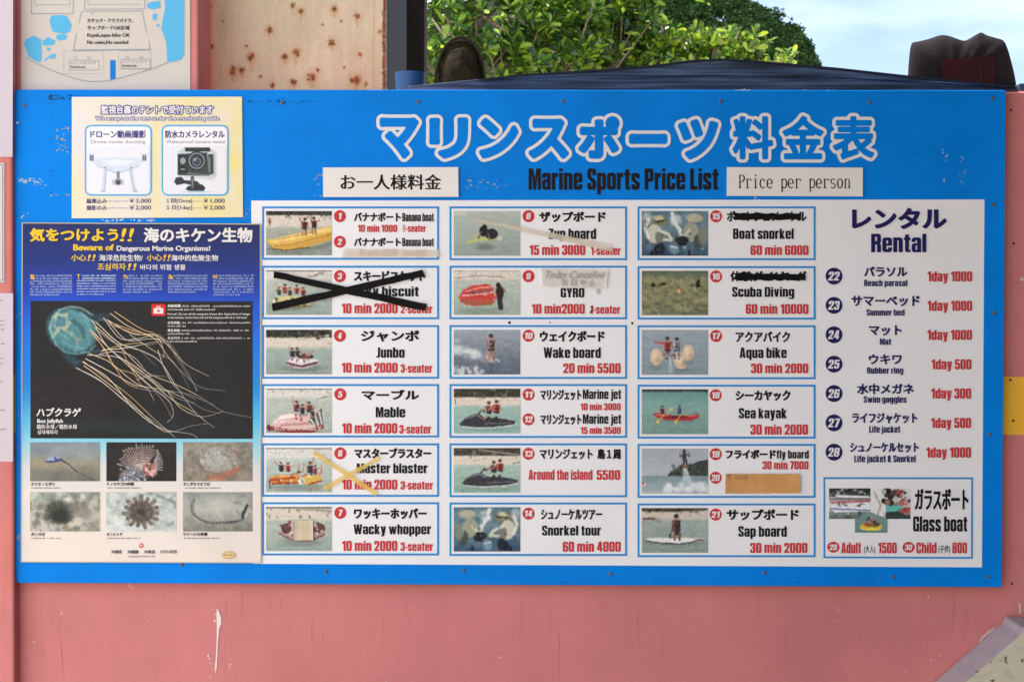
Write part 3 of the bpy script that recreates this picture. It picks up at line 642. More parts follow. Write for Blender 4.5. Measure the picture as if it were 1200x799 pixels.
for yy, xe in ((351, 4.5), (375, 5), (380, 5), (385, 5), (402, 5.6), (419, 4), (425, 5.5), (446.5, 5.5), (479.5, 6), (502, 7)):
    k.micro(-40, yy, xe, yy + 2.2, 1, yp - .0004, DK, 2.1, int(yy), .8, 1)
k.build('lettering', p3)

# --- rusty steel cabinet behind the wall
YCB = .15
def cabinet():
    r = thing('steel_cabinet', 'cream painted steel cabinet covered in rust spots behind the pink wall', 'cabinet', (at(350, 90, YCB).x, YCB + .2, 0))
    x0, x1 = at(205, 50, YCB).x, at(453, 50, YCB).x; z0, z1 = .12, 2.55
    GR = mat('cabinet_side', (.024, .025, .031), .7, .12, .12, 8)
    b = MB(); b.box((x0, YCB + .002, z0), (x1, YCB + .46, z1), GR); b.build('cabinet_body', r, bevel=.004)
    for xx in (x0 + .03, x1 - .03):
        for yy in (YCB + .04, YCB + .42):
            f = MB(); f.box((xx - .02, yy - .02, 0), (xx + .02, yy + .02, z0 + .003), GR); f.build('foot', r)
    # the door skin carries the rust
    P = Pic(248, 150, 1.5, 5); ox, oy = 205, -30
    P.c[:] = (204, 188, 158); P.noise(5, 30, 60, 3); P.noise(2.5, 3, 25, 2)
    P.c += P.nfield(9, 70)[..., None] * np.array([3, 4, 6.])
    RU, RD = (150, 82, 42), (104, 54, 30)
    for u, v, rr in ((230, 85, 6), (178, 160, 7), (273, 160, 6), (305, 147, 7), (127, 200, 7), (152, 200, 6), (350, 218, 8), (475, 225, 9), (405, 120, 6), (477, 47, 5), (412, 27, 6), (318, 32, 5),
                     (295, 17, 4), (298, 232, 6), (485, 155, 3.4), (365, 197, 3), (238, 240, 5), (502, 238, 3), (68, 130, 3), (100, 60, 1.5), (165, 130, 2), (380, 70, 1.8), (440, 190, 1.8), (60, 20, 3), (540, 90, 3), (430, 60, 1.6), (205, 215, 2)):
        x, y = 220 + u / 2.4 - ox, v / 2.4 - oy; r2 = rr / 2.4
        P.blob(x, y + r2 * .4, r2 * 2.3, r2 * 2.6, (192, 146, 98), r2 * 3.2, 0, .5)
        P.line([(x, y), (x + .2, y + r2 * rnd.uniform(2.5, 6))], r2 * .8, (176, 124, 78), r2 * 1.4, .45)
        P.blob(x, y, r2 * 1.05, r2 * 1.2, RU, r2 * 1.5, rnd.uniform(0, 90), .8)
        for _ in range(6):
            P.blob(x + P.r.normal() * r2 * .5, y + P.r.normal() * r2 * .65, r2 * P.r.uniform(.35, .7), r2 * P.r.uniform(.35, .8), RU if P.r.rand() < .5 else RD, 1.3, P.r.uniform(0, 180), .65)
        for _ in range(5): P.blob(x + P.r.normal() * r2 * 1.7, y + P.r.normal() * r2 * 1.7, .35, .35, RU, .8, 0, .6)
    P.line([(438.7 - ox, 0), (438.2 - ox, 60), (437 - ox, 85), (438.5 - ox, 150)], 1.5, (200, 158, 100), 2.5, .7)
    xe = 450.4 - ox
    P.line([(xe - .6, 0), (xe, 40), (xe - .8, 75), (xe - .4, 110), (xe, 150)], 1.8, (150, 88, 50), 2.2, .75)
    for _ in range(200):
        y = P.r.uniform(0, 150); P.blob(xe + P.r.normal() * .8 - (y > 45) * .7, y, P.r.uniform(.4, 1.2), P.r.uniform(.8, 3.2), RD if P.r.rand() < .5 else RU, 1.4, 0, .5)
    P.line([(451.8 - ox, 0), (451.8 - ox, 150)], 1.0, (84, 62, 50), .8, .9)
    k = 2.55
    me = P.mesh('cabinet_door', [(ox, oy), (ox + 248, oy), (ox + 248, oy + 150), (ox, oy + 150)], YCB, r, vc_mat('rusty_paint', .6, .15), soft=1)
    # lower, unseen run of the same skin
    l = MB(); zz = at(350, 120, YCB).z; l.box((x0, YCB, z0), (x1, YCB + .0018, zz), mat('cabinet_cream', (.62, .48, .36), .55, .3, .08, 6)); l.build('door_lower', r)
    return r
cabinet()
ps = MB(); YPO = .72
ps.box((at(470, 50, YPO).x, YPO, 0), (at(497.5, 50, YPO).x, YPO + .09, 2.9), mat('dark_wood', (.022, .019, .018), .8, .15, .3, 12))
ps.build('wooden_post', None, bevel=.003, label='dark weathered wooden post standing right of the rusty cabinet', cat='post')

# =================================================================== PRICE BOARD
YB = 0.0
BOARD = thing('price_board', 'large blue and white marine sports price list board screwed to the pink wall', 'sign', (0, 0, ZC - .455))
def blue_mat():
    m = mat('blue_board_paint', (.0003, .212, .735), .55, .07)
    n = m.node_tree; b = n.nodes['Principled BSDF']; t = [x for x in n.nodes if x.type == 'TEX_COORD'][0]
    z = n.nodes.new('ShaderNodeTexNoise'); z.inputs['Scale'].default_value = 4; z.inputs['Detail'].default_value = 9; z.inputs['Roughness'].default_value = .65
    n.links.new(t.outputs['Object'], z.inputs['Vector'])
    mm = n.nodes.new('ShaderNodeMapping'); mm.inputs['Scale'].default_value = (4, 4, 90); n.links.new(t.outputs['Object'], mm.inputs[0])
    z3 = n.nodes.new('ShaderNodeTexNoise'); z3.inputs['Scale'].default_value = 1; z3.inputs['Detail'].default_value = 3; n.links.new(mm.outputs[0], z3.inputs['Vector'])
    r = n.nodes.new('ShaderNodeMapRange'); r.inputs[1].default_value = .3; r.inputs[2].default_value = .7; r.inputs[3].default_value = .86; r.inputs[4].default_value = 1.12
    r3 = n.nodes.new('ShaderNodeMapRange'); r3.inputs[1].default_value = .3; r3.inputs[2].default_value = .7; r3.inputs[3].default_value = .975; r3.inputs[4].default_value = 1.025
    n.links.new(z.outputs['Fac'], r.inputs[0]); n.links.new(z3.outputs['Fac'], r3.inputs[0])
    mu = n.nodes.new('ShaderNodeMath'); mu.operation = 'MULTIPLY'; n.links.new(r.outputs[0], mu.inputs[0]); n.links.new(r3.outputs[0], mu.inputs[1])
    v = n.nodes.new('ShaderNodeVectorMath'); v.operation = 'SCALE'; v.inputs[0].default_value = (.0003, .212, .735)
    n.links.new(mu.outputs[0], v.inputs['Scale']); n.links.new(v.outputs[0], b.inputs['Base Color'])
    rr = n.nodes.new('ShaderNodeMapRange'); rr.inputs[3].default_value = .36; rr.inputs[4].default_value = .55; n.links.new(z.outputs['Fac'], rr.inputs[0]); n.links.new(rr.outputs[0], b.inputs['Roughness'])
    return m
BLUE = blue_mat()
b = MB(); W2, H2 = .91, .455; rc = .008
prof = []
for cx, cz, a0 in ((W2 - rc, H2 - rc, 0), (-W2 + rc, H2 - rc, 90), (-W2 + rc, -H2 + rc, 180), (W2 - rc, -H2 + rc, 270)):
    rr_ = rc if cx < 0 else .003
    ccx = cx if cx < 0 else W2 - rr_; ccz = cz if cx < 0 else (H2 - rr_ if cz > 0 else -H2 + rr_)
    for a in (0, 30, 60, 90):
        t = math.radians(a0 + a); prof.append((ccx + rr_ * math.cos(t), ccz + rr_ * math.sin(t)))
n_ = len(prof)
b.add([(x, YB, z + ZC) for x, z in prof] + [(x, YB + .009, z + ZC) for x, z in prof],
      [tuple(range(n_)), tuple(range(2 * n_ - 1, n_ - 1, -1))] + [(i, n_ + i, n_ + (i + 1) % n_, (i + 1) % n_) for i in range(n_)], BLUE)
b.build('board_panel', BOARD, bevel=.0012)
sp = MB()                                      # battens between board and wall
for zz in (ZC - .42, ZC, ZC + .42): sp.box((-.86, YB + .0091, zz - .02), (.88, YW - .0002, zz + .02), mat('batten', (.25, .17, .1), .8, .2))
sp.build('batten', BOARD)
L1, L2, L3, L4, L5 = -.0004, -.0008, -.0012, -.0016, -.002
WHITE = mat('white_vinyl', (.815, .82, .835), .45, .35, .025, 5)
WHITE2 = mat('white_vinyl_panel', (.81, .815, .83), .42, .35, .018, 7)
LB = mat('light_blue_line', (.01, .25, .66), .55, .2)
BLK = mat('black_ink', (.010, .009, .011), .6, .15)
RED = mat('red_ink', (.56, .038, .045), .6, .18)
RFADE = mat('faded_red_ink', (.66, .34, .32), .6, .2)
NAVY = mat('navy_ink', (.014, .012, .10), .6, .18)
TW = mat('white_lettering', (.74, .74, .75), .55, .2)
f = MB(); f.poly([(294.5, 235.2), (1153.7, 233.9), (1150.7, 664.4), (296.5, 660.2)], L1, WHITE)
for x, y, r in ((597, 378, 1.7), (644.5, 378, .9), (741, 378.7, 1.5), (955, 371, 1.3)): f.disc(x, y, r, r, L2, BK if r != 1.3 else mat('tan_stain', (.45, .33, .2), .7, .2), 10)
f.build('list_field', BOARD)

# title
t1, t2 = MB(), MB()
TITLE = (('マ', 441, 134, 494.5, 190), ('リ', 499, 134, 552.5, 190), ('ン', 557.5, 134.5, 611.5, 190), ('ス', 615.5, 135.3, 670.5, 190.3), ('ポ', 674, 132.5, 730, 190.3),
         ('ー', 733, 153, 786, 173), ('ツ', 790.5, 136, 845.5, 191), ('料', 854.5, 132.5, 910, 190.8), ('金', 913, 132, 969, 190.8), ('表', 972, 132.5, 1028.5, 191))
for ch, x0, y0, x1, y1 in TITLE:
    kj = ch in '料金表'
    o_, i_ = (5.6, 1.8) if kj else (6.9, 3.1)
    gx = o_ - i_
    if ch == 'ー': o_, i_ = 7.6, 3.8; gx = 3.8
    t1.text(ch, x0, y0, x1, y1, L2, TW, dx=o_, dy=o_, rnd_=True)
    t2.text(ch, x0 + gx, y0 + gx, x1 - gx, y1 - gx, L3, BLUE, dx=i_, dy=i_)
a = t1.build('title_lettering', BOARD); t2.build('title_fill', a)
t = MB(); t.text('Marine Sports Price List', 619.4, 197.6, 841.8, 222.6, L2, BLK, cap=True, impact=True, dx=1.55, dy=.5); t.build('lettering', BOARD)

# screws
SCR = mat('old_screw', (.13, .11, .09), .5, .4, .3, 200, metal=.4)
def screw(x, y):
    m = MB(); c_ = at(x, y, 0); R = .0034; vs_, fs_ = [], []
    for j, (r, h) in enumerate(((R, 0), (R * .92, .0009), (R * .45, .0016), (R * .3, .0008))):
        for i in range(12): vs_.append((c_.x + r * math.cos(i * math.pi / 6), -h - .0001, c_.z + r * math.sin(i * math.pi / 6)))
    for j in range(3): fs_ += [(j * 12 + i, j * 12 + (i + 1) % 12, j * 12 + 12 + (i + 1) % 12, j * 12 + 12 + i) for i in range(12)]
    fs_.append(tuple(range(36, 48))); m.add(vs_, fs_, SCR)
    m.build('screw', BOARD, smooth=True)
for x, y in ((29, 124), (331, 120.5), (490.5, 119.5), (660, 119), (845, 119), (1019, 119.5), (1163.5, 115.5), (213.5, 662), (382.5, 669.2), (543.5, 668), (715.5, 672.3), (896, 671), (1047, 675.5), (1157.5, 675.5), (1165, 367), (1164, 240), (1160, 509)):
    screw(x, y)

# wear on the blue paint
wr = MB(); SCF = mat('scuff', (.42, .47, .5), .7, .2); TAN = mat('glue_residue', (.42, .36, .2), .75, .2); DKB = mat('dark_wear', (.006, .05, .12), .7, .2)
def scuffs(n, x0, y0, x1, y1, m, r0=.3, r1=1.2, el=1.5):
    for _ in range(n):
        x, y = rnd.uniform(x0, x1), rnd.uniform(y0, y1); r = rnd.uniform(r0, r1)
        wr.poly([(x + el * r * rnd.uniform(.5, 1.3) * math.cos(a), y + r * rnd.uniform(.5, 1.3) * math.sin(a)) for a in np.arange(0, 6.28, 1.05)], -.0003 - rnd.random() * .00009, m)
scuffs(36, 23, 209.5, 50, 214.5, SCF, .4, 1.2, 1.6); scuffs(5, 40, 216, 58, 222, SCF, .2, .7, 3); scuffs(8, 24, 248, 34, 256, SCF, .3, 1.1); scuffs(1, 20, 144, 21, 145, TW, 1, 1.2)
scuffs(34, 66, 148, 80, 180, TAN, .3, 1.2); scuffs(26, 56, 112, 84, 117, DKB, .4, 1.2, 2); scuffs(40, 57, 114, 62, 228, DKB, .25, .8, .8); scuffs(8, 58, 226, 82, 231, TAN, .4, .9, 2)
scuffs(16, 366, 205, 377, 231, TAN, .4, 1.2, 1); scuffs(20, 545, 207, 595, 221, TAN, .4, 1.1); scuffs(22, 539, 200, 600, 232, DKB, .3, .8)
scuffs(9, 1104, 175, 1111, 189, SCF, .3, 1.1, 1); scuffs(4, 1124, 184, 1129, 190, SCF, .4, .9, 1); scuffs(4, 1105, 209, 1110, 214, SCF, .5, 1.1, 1.2); scuffs(20, 1123, 200, 1132, 221, SCF, .2, .6, 1)
scuffs(14, 325, 115, 337, 124, DKB, .4, 1.2); scuffs(50, 290, 118, 375, 121, DKB, .25, .6, 2.5); scuffs(30, 358, 120, 364, 200, DKB, .25, .6, .8)
scuffs(26, 116, 256.3, 182, 259.6, TW, .4, 1.1, 1.3); scuffs(10, 860, 104.9, 880, 106.2, TW, .3, .5, 3); scuffs(6, 906, 105.2, 996, 106.2, TAN, .25, .5, 3)
scuffs(10, 19, 340, 24, 660, SCF, .3, .8, .7); scuffs(8, 285, 244, 294, 258, TAN, .3, 1, 1); scuffs(14, 19, 625, 24, 634, TAN, .4, 1, 1)
scuffs(12, 600, 680, 1170, 685, DKB, .3, .6, 4); scuffs(9, 880, 228, 900, 234, TW, .3, .9, 2)
wr.build('paint_speck', BOARD)

# --- the little photographs
SEA = (150, 168, 160); SANDC = (206, 196, 180)
def shore(P, tr=4, sd=14, sea=SEA, deep=None, tree=(48, 50, 42), sand=SANDC):
    P.vgrad([(0, tree), (tr, tree), (tr + 1.5, sand), (sd, sand), (sd + 3, sea), (P.h, deep or sea)])
    P.noise(9, 3, 2, 2, 0, tr + 1); P.noise(6, 9, 2.5, 2, sd, P.h); P.noise(4, 4, 2, 2); P.water(sd + 1, P.h, 8); P.spots(12, 0, tr + 2, P.w, max(tr + 3, sd - 2), .5, 1.2, [(150, 140, 124), (226, 218, 204), (110, 100, 90)], 1, .5); return P
def im1(P):
    shore(P, 4, 17, (158, 164, 150), (128, 140, 128)); P.spots(14, 20, 2, 78, 9, .7, 2, [(70, 60, 50), (60, 66, 55)]); P.spots(26, 0, 0, 78, 4, .8, 2, [(70, 74, 58), (34, 38, 32)])
    P.poly([(0, 34), (10, 45), (30, 47), (70, 38), (78, 34), (78, 40), (40, 49), (10, 49)], (104, 116, 104), 2, .7)
    P.poly([(0, 33), (8, 33), (30, 27), (78, 17.5), (78, 33), (50, 41), (25, 44.5), (8, 43), (4, 38)], (214, 170, 78)); P.poly([(2, 33.5), (8, 33), (30, 27.5), (78, 18), (78, 23), (32, 33), (9, 37)], (236, 200, 110), 1.6, .9); P.line([(10, 40.5), (30, 38.5), (60, 31), (78, 26)], 1.2, (150, 106, 40), 1, .8); P.poly([(9, 41), (30, 39), (78, 27), (78, 33), (50, 41), (25, 44.5)], (196, 146, 56), 1.5, .7)
    P.line([(12, 33), (35, 28.5), (60, 23)], .8, (90, 60, 40), .8, .6); P.line([(8, 43.5), (25, 45.2), (52, 41.8)], 1.3, (96, 72, 34)); P.line([(0, 45), (8, 42)], .8, (80, 90, 80))
    P.fig(45, 28, 21, (96, 38, 40), (168, 118, 92), l=(-.2, .3), r=(.1, -.2), lean=.05); P.fig(57, 26, 20, (82, 34, 40), (160, 112, 88), l=(-.05, .32), r=(.2, .1), lean=-.02)
    P.fig(4, 17, 9, (150, 60, 50)); P.fig(27, 8, 7, (60, 60, 90))
def boat(P, x0, x1, y, hgt, col, stripe=(40, 40, 40)):
    P.blob((x0 + x1) / 2, y + hgt * .5, (x1 - x0) * .5, hgt * .6, (100, 112, 104), 2.5, 0, .6)
    P.poly([(x0, y - hgt * .35), (x0 + 3, y - hgt * .7), ((x0 + x1) / 2, y - hgt * .8), (x1 - 3, y - hgt * .8), (x1, y - hgt * .3), (x1 - 4, y + hgt * .35), (x0 + 5, y + hgt * .4)], col)
    P.line([(x0 + 2, y), (x1 - 2, y)], hgt * .25, stripe, 1, .8)
def im3(P):
    shore(P, 0, 9, (176, 184, 174), (140, 156, 146), sand=(206, 202, 192)); P.line([(50, 7), (68, 3)], .9, (96, 92, 84)); P.line([(52, 8), (66, 5)], .6, (150, 146, 136))
    P.blob(30, 42, 24, 4, (110, 126, 112), 3, 0, .7); P.poly([(8, 36), (12, 31), (30, 29), (50, 31), (54, 36), (50, 42), (20, 43), (10, 41)], (206, 196, 134)); P.line([(9, 40), (20, 42), (50, 41)], 2, (120, 110, 70)); P.spots(22, 9, 32, 52, 41, .8, 2, [(56, 56, 46), (230, 225, 200), (166, 52, 42), (70, 76, 60)])
    for x, y, h, c in ((15, 33, 15, (70, 80, 60)), (22, 32, 17, (150, 46, 44)), (28, 34, 15, (60, 60, 70)), (36, 32, 16, (160, 56, 48)), (44, 34, 15, (140, 44, 46))): P.fig(x, y, h, c, legs=0, l=(-.18, .12 if x % 3 else -.2), r=(.15, -.2))
    P.line([(44, 22), (48, 13)], 1.1, (176, 130, 104)); P.line([(15, 22), (12, 15)], 1.1, (176, 130, 104)); P.spots(8, 12, 34, 50, 38, .8, 1.6, [(176, 130, 104)])
def im4(P):
    shore(P, 8, 19, (150, 168, 158), (136, 150, 140)); P.line([(46, 10), (78, 5)], 1, (130, 130, 120)); P.spots(40, 0, 0, 78, 10, .5, 1.8, [(90, 96, 80), (30, 34, 30), (66, 72, 58)]); P.spots(6, 50, 6, 78, 10, .6, 1.2, [(190, 186, 176)])
    P.blob(43, 44, 24, 4, (104, 120, 110), 3, 0, .8); P.poly([(24, 36), (30, 33), (52, 32), (63, 35), (60, 41), (44, 45), (28, 43)], (206, 198, 196)); P.poly([(24, 37), (42, 41), (62, 36), (60, 40), (44, 44), (28, 42)], (72, 30, 42)); P.line([(26, 40), (43, 43.5), (60, 39)], .9, (190, 180, 184)); P.blob(40, 34.5, 12, 2, (226, 222, 222)); P.spots(8, 30, 33, 58, 36, .6, 1.2, [(120, 40, 50), (60, 50, 56)])
    P.fig(31, 37, 17, (52, 44, 50), legs=0, l=(-.1, .35), r=(.15, -.15)); P.fig(37, 36, 16, (60, 40, 46), legs=0, r=(.2, -.1)); P.line([(40, 31), (54, 31)], 4, (56, 48, 58)); P.line([(47, 31), (53, 24)], 1.5, (170, 126, 100)); P.line([(50, 31), (56, 25)], 1.6, (150, 104, 84)); P.blob(45, 29.5, 3, 2.2, (130, 50, 48)); P.line([(42, 33), (50, 34)], 1.6, (170, 126, 100))
def im5(P):
    shore(P, 0, 9, (176, 184, 172), (158, 170, 158), sand=(206, 204, 196)); P.line([(60, 12), (77, 8)], .9, (100, 96, 88)); P.blob(36, 49, 34, 3, (120, 134, 124), 2.5, 0, .7)
    P.poly([(6, 40), (16, 31), (30, 28), (45, 33), (66, 22), (68, 44), (60, 48), (40, 50), (20, 49), (6, 47)], (214, 178, 172)); P.poly([(8, 39), (17, 31.5), (30, 29), (40, 33), (20, 38)], (234, 216, 210), 2); P.line([(18, 42), (50, 40)], 2.4, (186, 124, 122), 2); P.line([(14, 37), (36, 34)], .8, (196, 120, 120), 1)
    P.poly([(50, 38), (66, 22), (68, 44), (60, 45)], (96, 98, 94))
    for i in range(3): P.line([(53 + i * 5, 35 - i * 4), (58 + i * 4, 44 - i * 2)], 1.6, (216, 212, 204))
    P.line([(3, 45), (30, 49), (50, 49.5), (66, 44)], 5.2, (136, 58, 54)); P.line([(4, 43), (30, 46.6), (52, 47), (66, 41.6)], .8, (196, 130, 124)); P.line([(3, 42), (4, 48)], 2, (90, 40, 40))
    P.fig(36, 33, 20, (110, 42, 42), legs=0, l=(-.1, .5), r=(.16, -.15)); P.fig(43, 35, 18, (56, 44, 60), legs=0, l=(-.2, -.1), r=(.1, .42)); P.fig(51, 34, 20, (120, 46, 44), legs=0, r=(.22, -.1)); P.fig(55, 37, 15, (48, 44, 52), legs=0)
    P.spots(12, 32, 30, 58, 36, .8, 1.8, [(176, 130, 104), (60, 50, 56), (150, 56, 50)])
def im6(P):
    shore(P, 0, 10, (178, 190, 182), (150, 168, 160), sand=(204, 204, 196)); P.blob(38, 45, 34, 4, (116, 136, 130), 3, 0, .8); P.spots(10, 8, 44, 66, 49, 1, 2.5, [(150, 120, 90), (190, 150, 80)], 2, .4)
    P.poly([(4, 35), (12, 31), (38, 31), (42, 40), (20, 42), (6, 42)], (204, 128, 46)); P.poly([(36, 34), (60, 30), (67, 33), (64, 40), (48, 43)], (204, 168, 74)); P.line([(5, 37), (34, 34)], 1.8, (176, 40, 36)); P.line([(8, 41), (38, 40)], 2, (150, 46, 36)); P.line([(50, 42), (65, 38)], 1.6, (146, 44, 36)); P.line([(8, 33), (36, 32)], 1, (236, 180, 90)); P.line([(46, 34), (62, 31.5)], 1, (240, 214, 130))
    P.blob(42, 38, 4, 4, (226, 223, 215)); P.spots(7, 39, 35, 45, 41, .5, 1, [(40, 40, 40)]); P.line([(4, 38), (5, 46)], 1.4, (60, 50, 50)); P.spots(6, 12, 36, 32, 40, .7, 1.4, [(230, 220, 200), (220, 60, 40), (50, 46, 44)])
    P.fig(18, 33, 18, (60, 44, 56), legs=0, l=(-.25, .25), r=(.2, -.1)); P.fig(26, 33, 17, (170, 50, 46), legs=0, l=(-.1, -.2), r=(.3, .05)); P.line([(28, 31), (38, 29), (39, 18)], 2, (180, 134, 106)); P.line([(33, 30), (44, 27), (45, 19)], 1.6, (170, 124, 96)); P.blob(20, 15, 2.4, 2.6, (206, 190, 180))
    P.fig(52, 36, 21, (54, 46, 60), legs=0, l=(-.05, -.2), r=(.05, .5)); P.fig(58, 35, 16, (156, 50, 46), legs=0, r=(.2, .05)); P.line([(58, 32), (65, 29), (66, 20)], 1.7, (176, 130, 102)); P.spots(10, 16, 27, 64, 33, .7, 1.5, [(44, 38, 48), (190, 66, 54), (196, 150, 120)])
def im7(P):
    shore(P, 1, 13, (172, 180, 168), (138, 158, 148), tree=(96, 92, 84)); P.line([(40, 2), (77, 5)], 2.5, (150, 140, 120), 2); P.spots(20, 0, 0, 78, 12, .5, 1.6, [(150, 140, 124), (110, 104, 96)])
    P.blob(42, 41, 24, 5, (120, 132, 122), 3, 0, .8); P.poly([(15, 28), (24, 25), (60, 25), (72, 28), (66, 36), (50, 40), (28, 38)], (172, 140, 132)); P.blob(24, 25, 6, 6, (90, 54, 60)); P.blob(63, 25, 7, 6, (96, 60, 62)); P.spots(36, 17, 18, 70, 34, 1, 2.4, [(200, 170, 160), (90, 50, 56), (150, 90, 90), (220, 210, 200), (80, 80, 90)])
    P.line([(16, 31), (30, 38), (52, 39), (70, 32)], 1.8, (110, 78, 70))
def im8(P):
    P.vgrad([(0, (170, 178, 166)), (20, (158, 172, 162)), (51, (138, 154, 144))]); P.noise(5, 12, 2.5, 3)
    P.blob(37, 29, 16, 4, (170, 178, 130), 2); P.line([(16, 36), (36, 32), (50, 31)], 3, (186, 190, 110), 1.5); P.blob(36, 41, 10, 4, (96, 106, 96), 4, 0, .7)
    P.blob(35, 23, 5, 6, (30, 30, 36)); P.blob(44, 26, 8, 6, (36, 36, 48)); P.blob(36, 18.5, 3, 3, (28, 22, 22)); P.line([(32, 24), (29, 31)], 2, (110, 76, 58)); P.line([(40, 26), (42, 32)], 2, (110, 76, 58)); P.blob(54, 31, 3, 3, (190, 200, 190), 2, 0, .8)
    P.blob(8, 2, 7, 4, (206, 202, 184), 2, 0, .5)
def im9(P):
    shore(P, 0, 9, (176, 184, 172), (150, 168, 156), sand=(208, 200, 188), tree=(170, 160, 148)); P.line([(0, 9), (30, 6), (60, 8)], .8, (130, 110, 96)); P.blob(30, 47, 28, 4, (118, 140, 124), 3, 0, .7)
    P.poly([(6, 31), (10, 23), (22, 17), (40, 15.5), (46, 19), (48, 30), (46, 38), (30, 41), (15, 40), (8, 36)], (198, 62, 54)); P.line([(9, 33), (22, 35), (46, 36)], 3.4, (176, 84, 66)); P.line([(10, 29), (25, 28), (46, 25)], 1.7, (226, 170, 160)); P.line([(14, 24), (30, 20), (45, 19)], 1.4, (228, 150, 140)); P.line([(20, 26), (44, 23)], 3, (130, 90, 84), 1, .8); P.line([(12, 37), (30, 39.5), (44, 39)], 1.6, (120, 110, 50)); P.spots(8, 20, 25, 42, 28, .5, 1.1, [(60, 50, 50), (220, 200, 190)])
    P.blob(54, 26, 4.6, 9, (44, 34, 36)); P.blob(52, 17, 3, 3.2, (40, 32, 30)); P.line([(56, 20), (60, 24), (56, 18)], 1.6, (130, 90, 66)); P.line([(54, 34), (55, 43)], 6, (46, 44, 52)); P.line([(50, 28), (49, 33)], 2, (170, 60, 50)); P.line([(57, 43), (57, 46)], 2, (120, 80, 60))
def im10(P):
    P.vgrad([(0, (150, 160, 172)), (8, (140, 150, 162)), (22, (120, 132, 144)), (51, (86, 98, 112))]); P.noise(7, 8, 1.8, 3); P.water(0, 51, 12)
    for _ in range(60):
        t = P.r.rand(); P.blob(t * 46, 22 + 11 * t + P.r.normal() * (4.5 - 3 * t), 3.5 * (1.2 - t * .7), 2.2, (206, 210, 214), 3, 0, .4)
    P.spots(30, 0, 43, 34, 51, 1, 3, [(210, 214, 216), (170, 178, 186)], 2, .6); P.line([(40, 34), (50, 34), (53, 36)], 1.8, (180, 184, 188)); P.line([(43, 38), (44, 46)], 3, (70, 80, 92), 3, .7)
    P.line([(42, 33), (43, 24)], 2.2, (150, 110, 88)); P.line([(46, 33), (46, 24)], 2.2, (120, 84, 66)); P.fig(43.5, 34, 30, (110, 80, 80), (186, 142, 118), l=(.02, -.25), r=(.05, -.22), pants=(60, 60, 74)); P.spots(5, 41, 11, 47, 20, .8, 1.5, [(170, 150, 150), (60, 46, 50)])
def jet(P, dx=0, dy=0, s=1):
    T = lambda x, y: (39 + dx + (x - 39) * s, 38 + dy + (y - 38) * s)
    P.blob(40 + dx, 45 + dy, 32, 4, (120, 150, 142), 3, 0, .6); P.poly([T(7, 40), T(14, 33), T(28, 28), T(36, 33), T(58, 34), T(72, 37), T(71, 41), T(50, 44), T(25, 45), T(10, 44)], (56, 56, 62))
    P.line([T(10, 43.5), T(30, 45), T(55, 44), T(71, 41)], 1.6, (190, 198, 196)); P.line([T(14, 34), T(27, 30), T(34, 34)], 1.4, (150, 150, 156), 1, .8); P.line([T(36, 40), T(68, 39)], 1.2, (120, 120, 128), 1, .8); P.line([T(29, 29), T(33, 24), T(36, 26)], 1.7, (44, 44, 48))
def im11(P):
    shore(P, 9, 18, (150, 182, 170), (134, 176, 162), tree=(62, 62, 50), sand=(214, 202, 188)); P.spots(26, 0, 0, 78, 9, .8, 2.6, [(84, 86, 68), (40, 44, 36), (110, 104, 90)]); jet(P)
    P.fig(41, 36, 22, (120, 50, 46), legs=0, l=(-.25, -.22), r=(.1, -.25)); P.fig(50, 36, 24, (150, 54, 48), legs=0, l=(-.22, -.2), r=(.1, -.2)); P.line([(41, 33), (37, 38)], 3, (52, 48, 54)); P.line([(50, 33), (45, 38)], 3, (46, 44, 50)); P.line([(38, 31), (36, 35)], 1.8, (176, 130, 104)); P.line([(2, 12), (2, 17)], 1, (90, 80, 80)); P.line([(25, 5), (26, 10)], 1, (80, 90, 110))
def im13(P):
    shore(P, 8, 18, (158, 184, 172), (136, 168, 154), tree=(72, 68, 58), sand=(212, 202, 186)); P.spots(22, 0, 0, 78, 8, .8, 2.4, [(90, 86, 72), (46, 46, 40), (126, 120, 108)]); P.line([(30, 2), (78, 8)], 2, (130, 126, 116)); P.line([(70, 18), (77, 16)], 1, (90, 84, 76)); jet(P, 3, -.5)
    P.fig(47, 35, 21, (70, 44, 48), legs=0, l=(-.25, -.2), r=(.1, -.25)); P.fig(54, 34, 22, (146, 50, 46), legs=0, l=(-.2, -.2), r=(.08, -.25)); P.line([(47, 32), (44, 37)], 3, (48, 44, 50)); P.line([(54, 32), (51, 37)], 3, (56, 50, 56)); P.line([(44, 21), (40, 25)], 1.6, (150, 110, 86)); P.line([(20, 7), (20, 11)], 1.5, (90, 96, 110)); P.spots(8, 8, 44, 74, 50, 1, 2, [(110, 140, 130)], 2, .6)
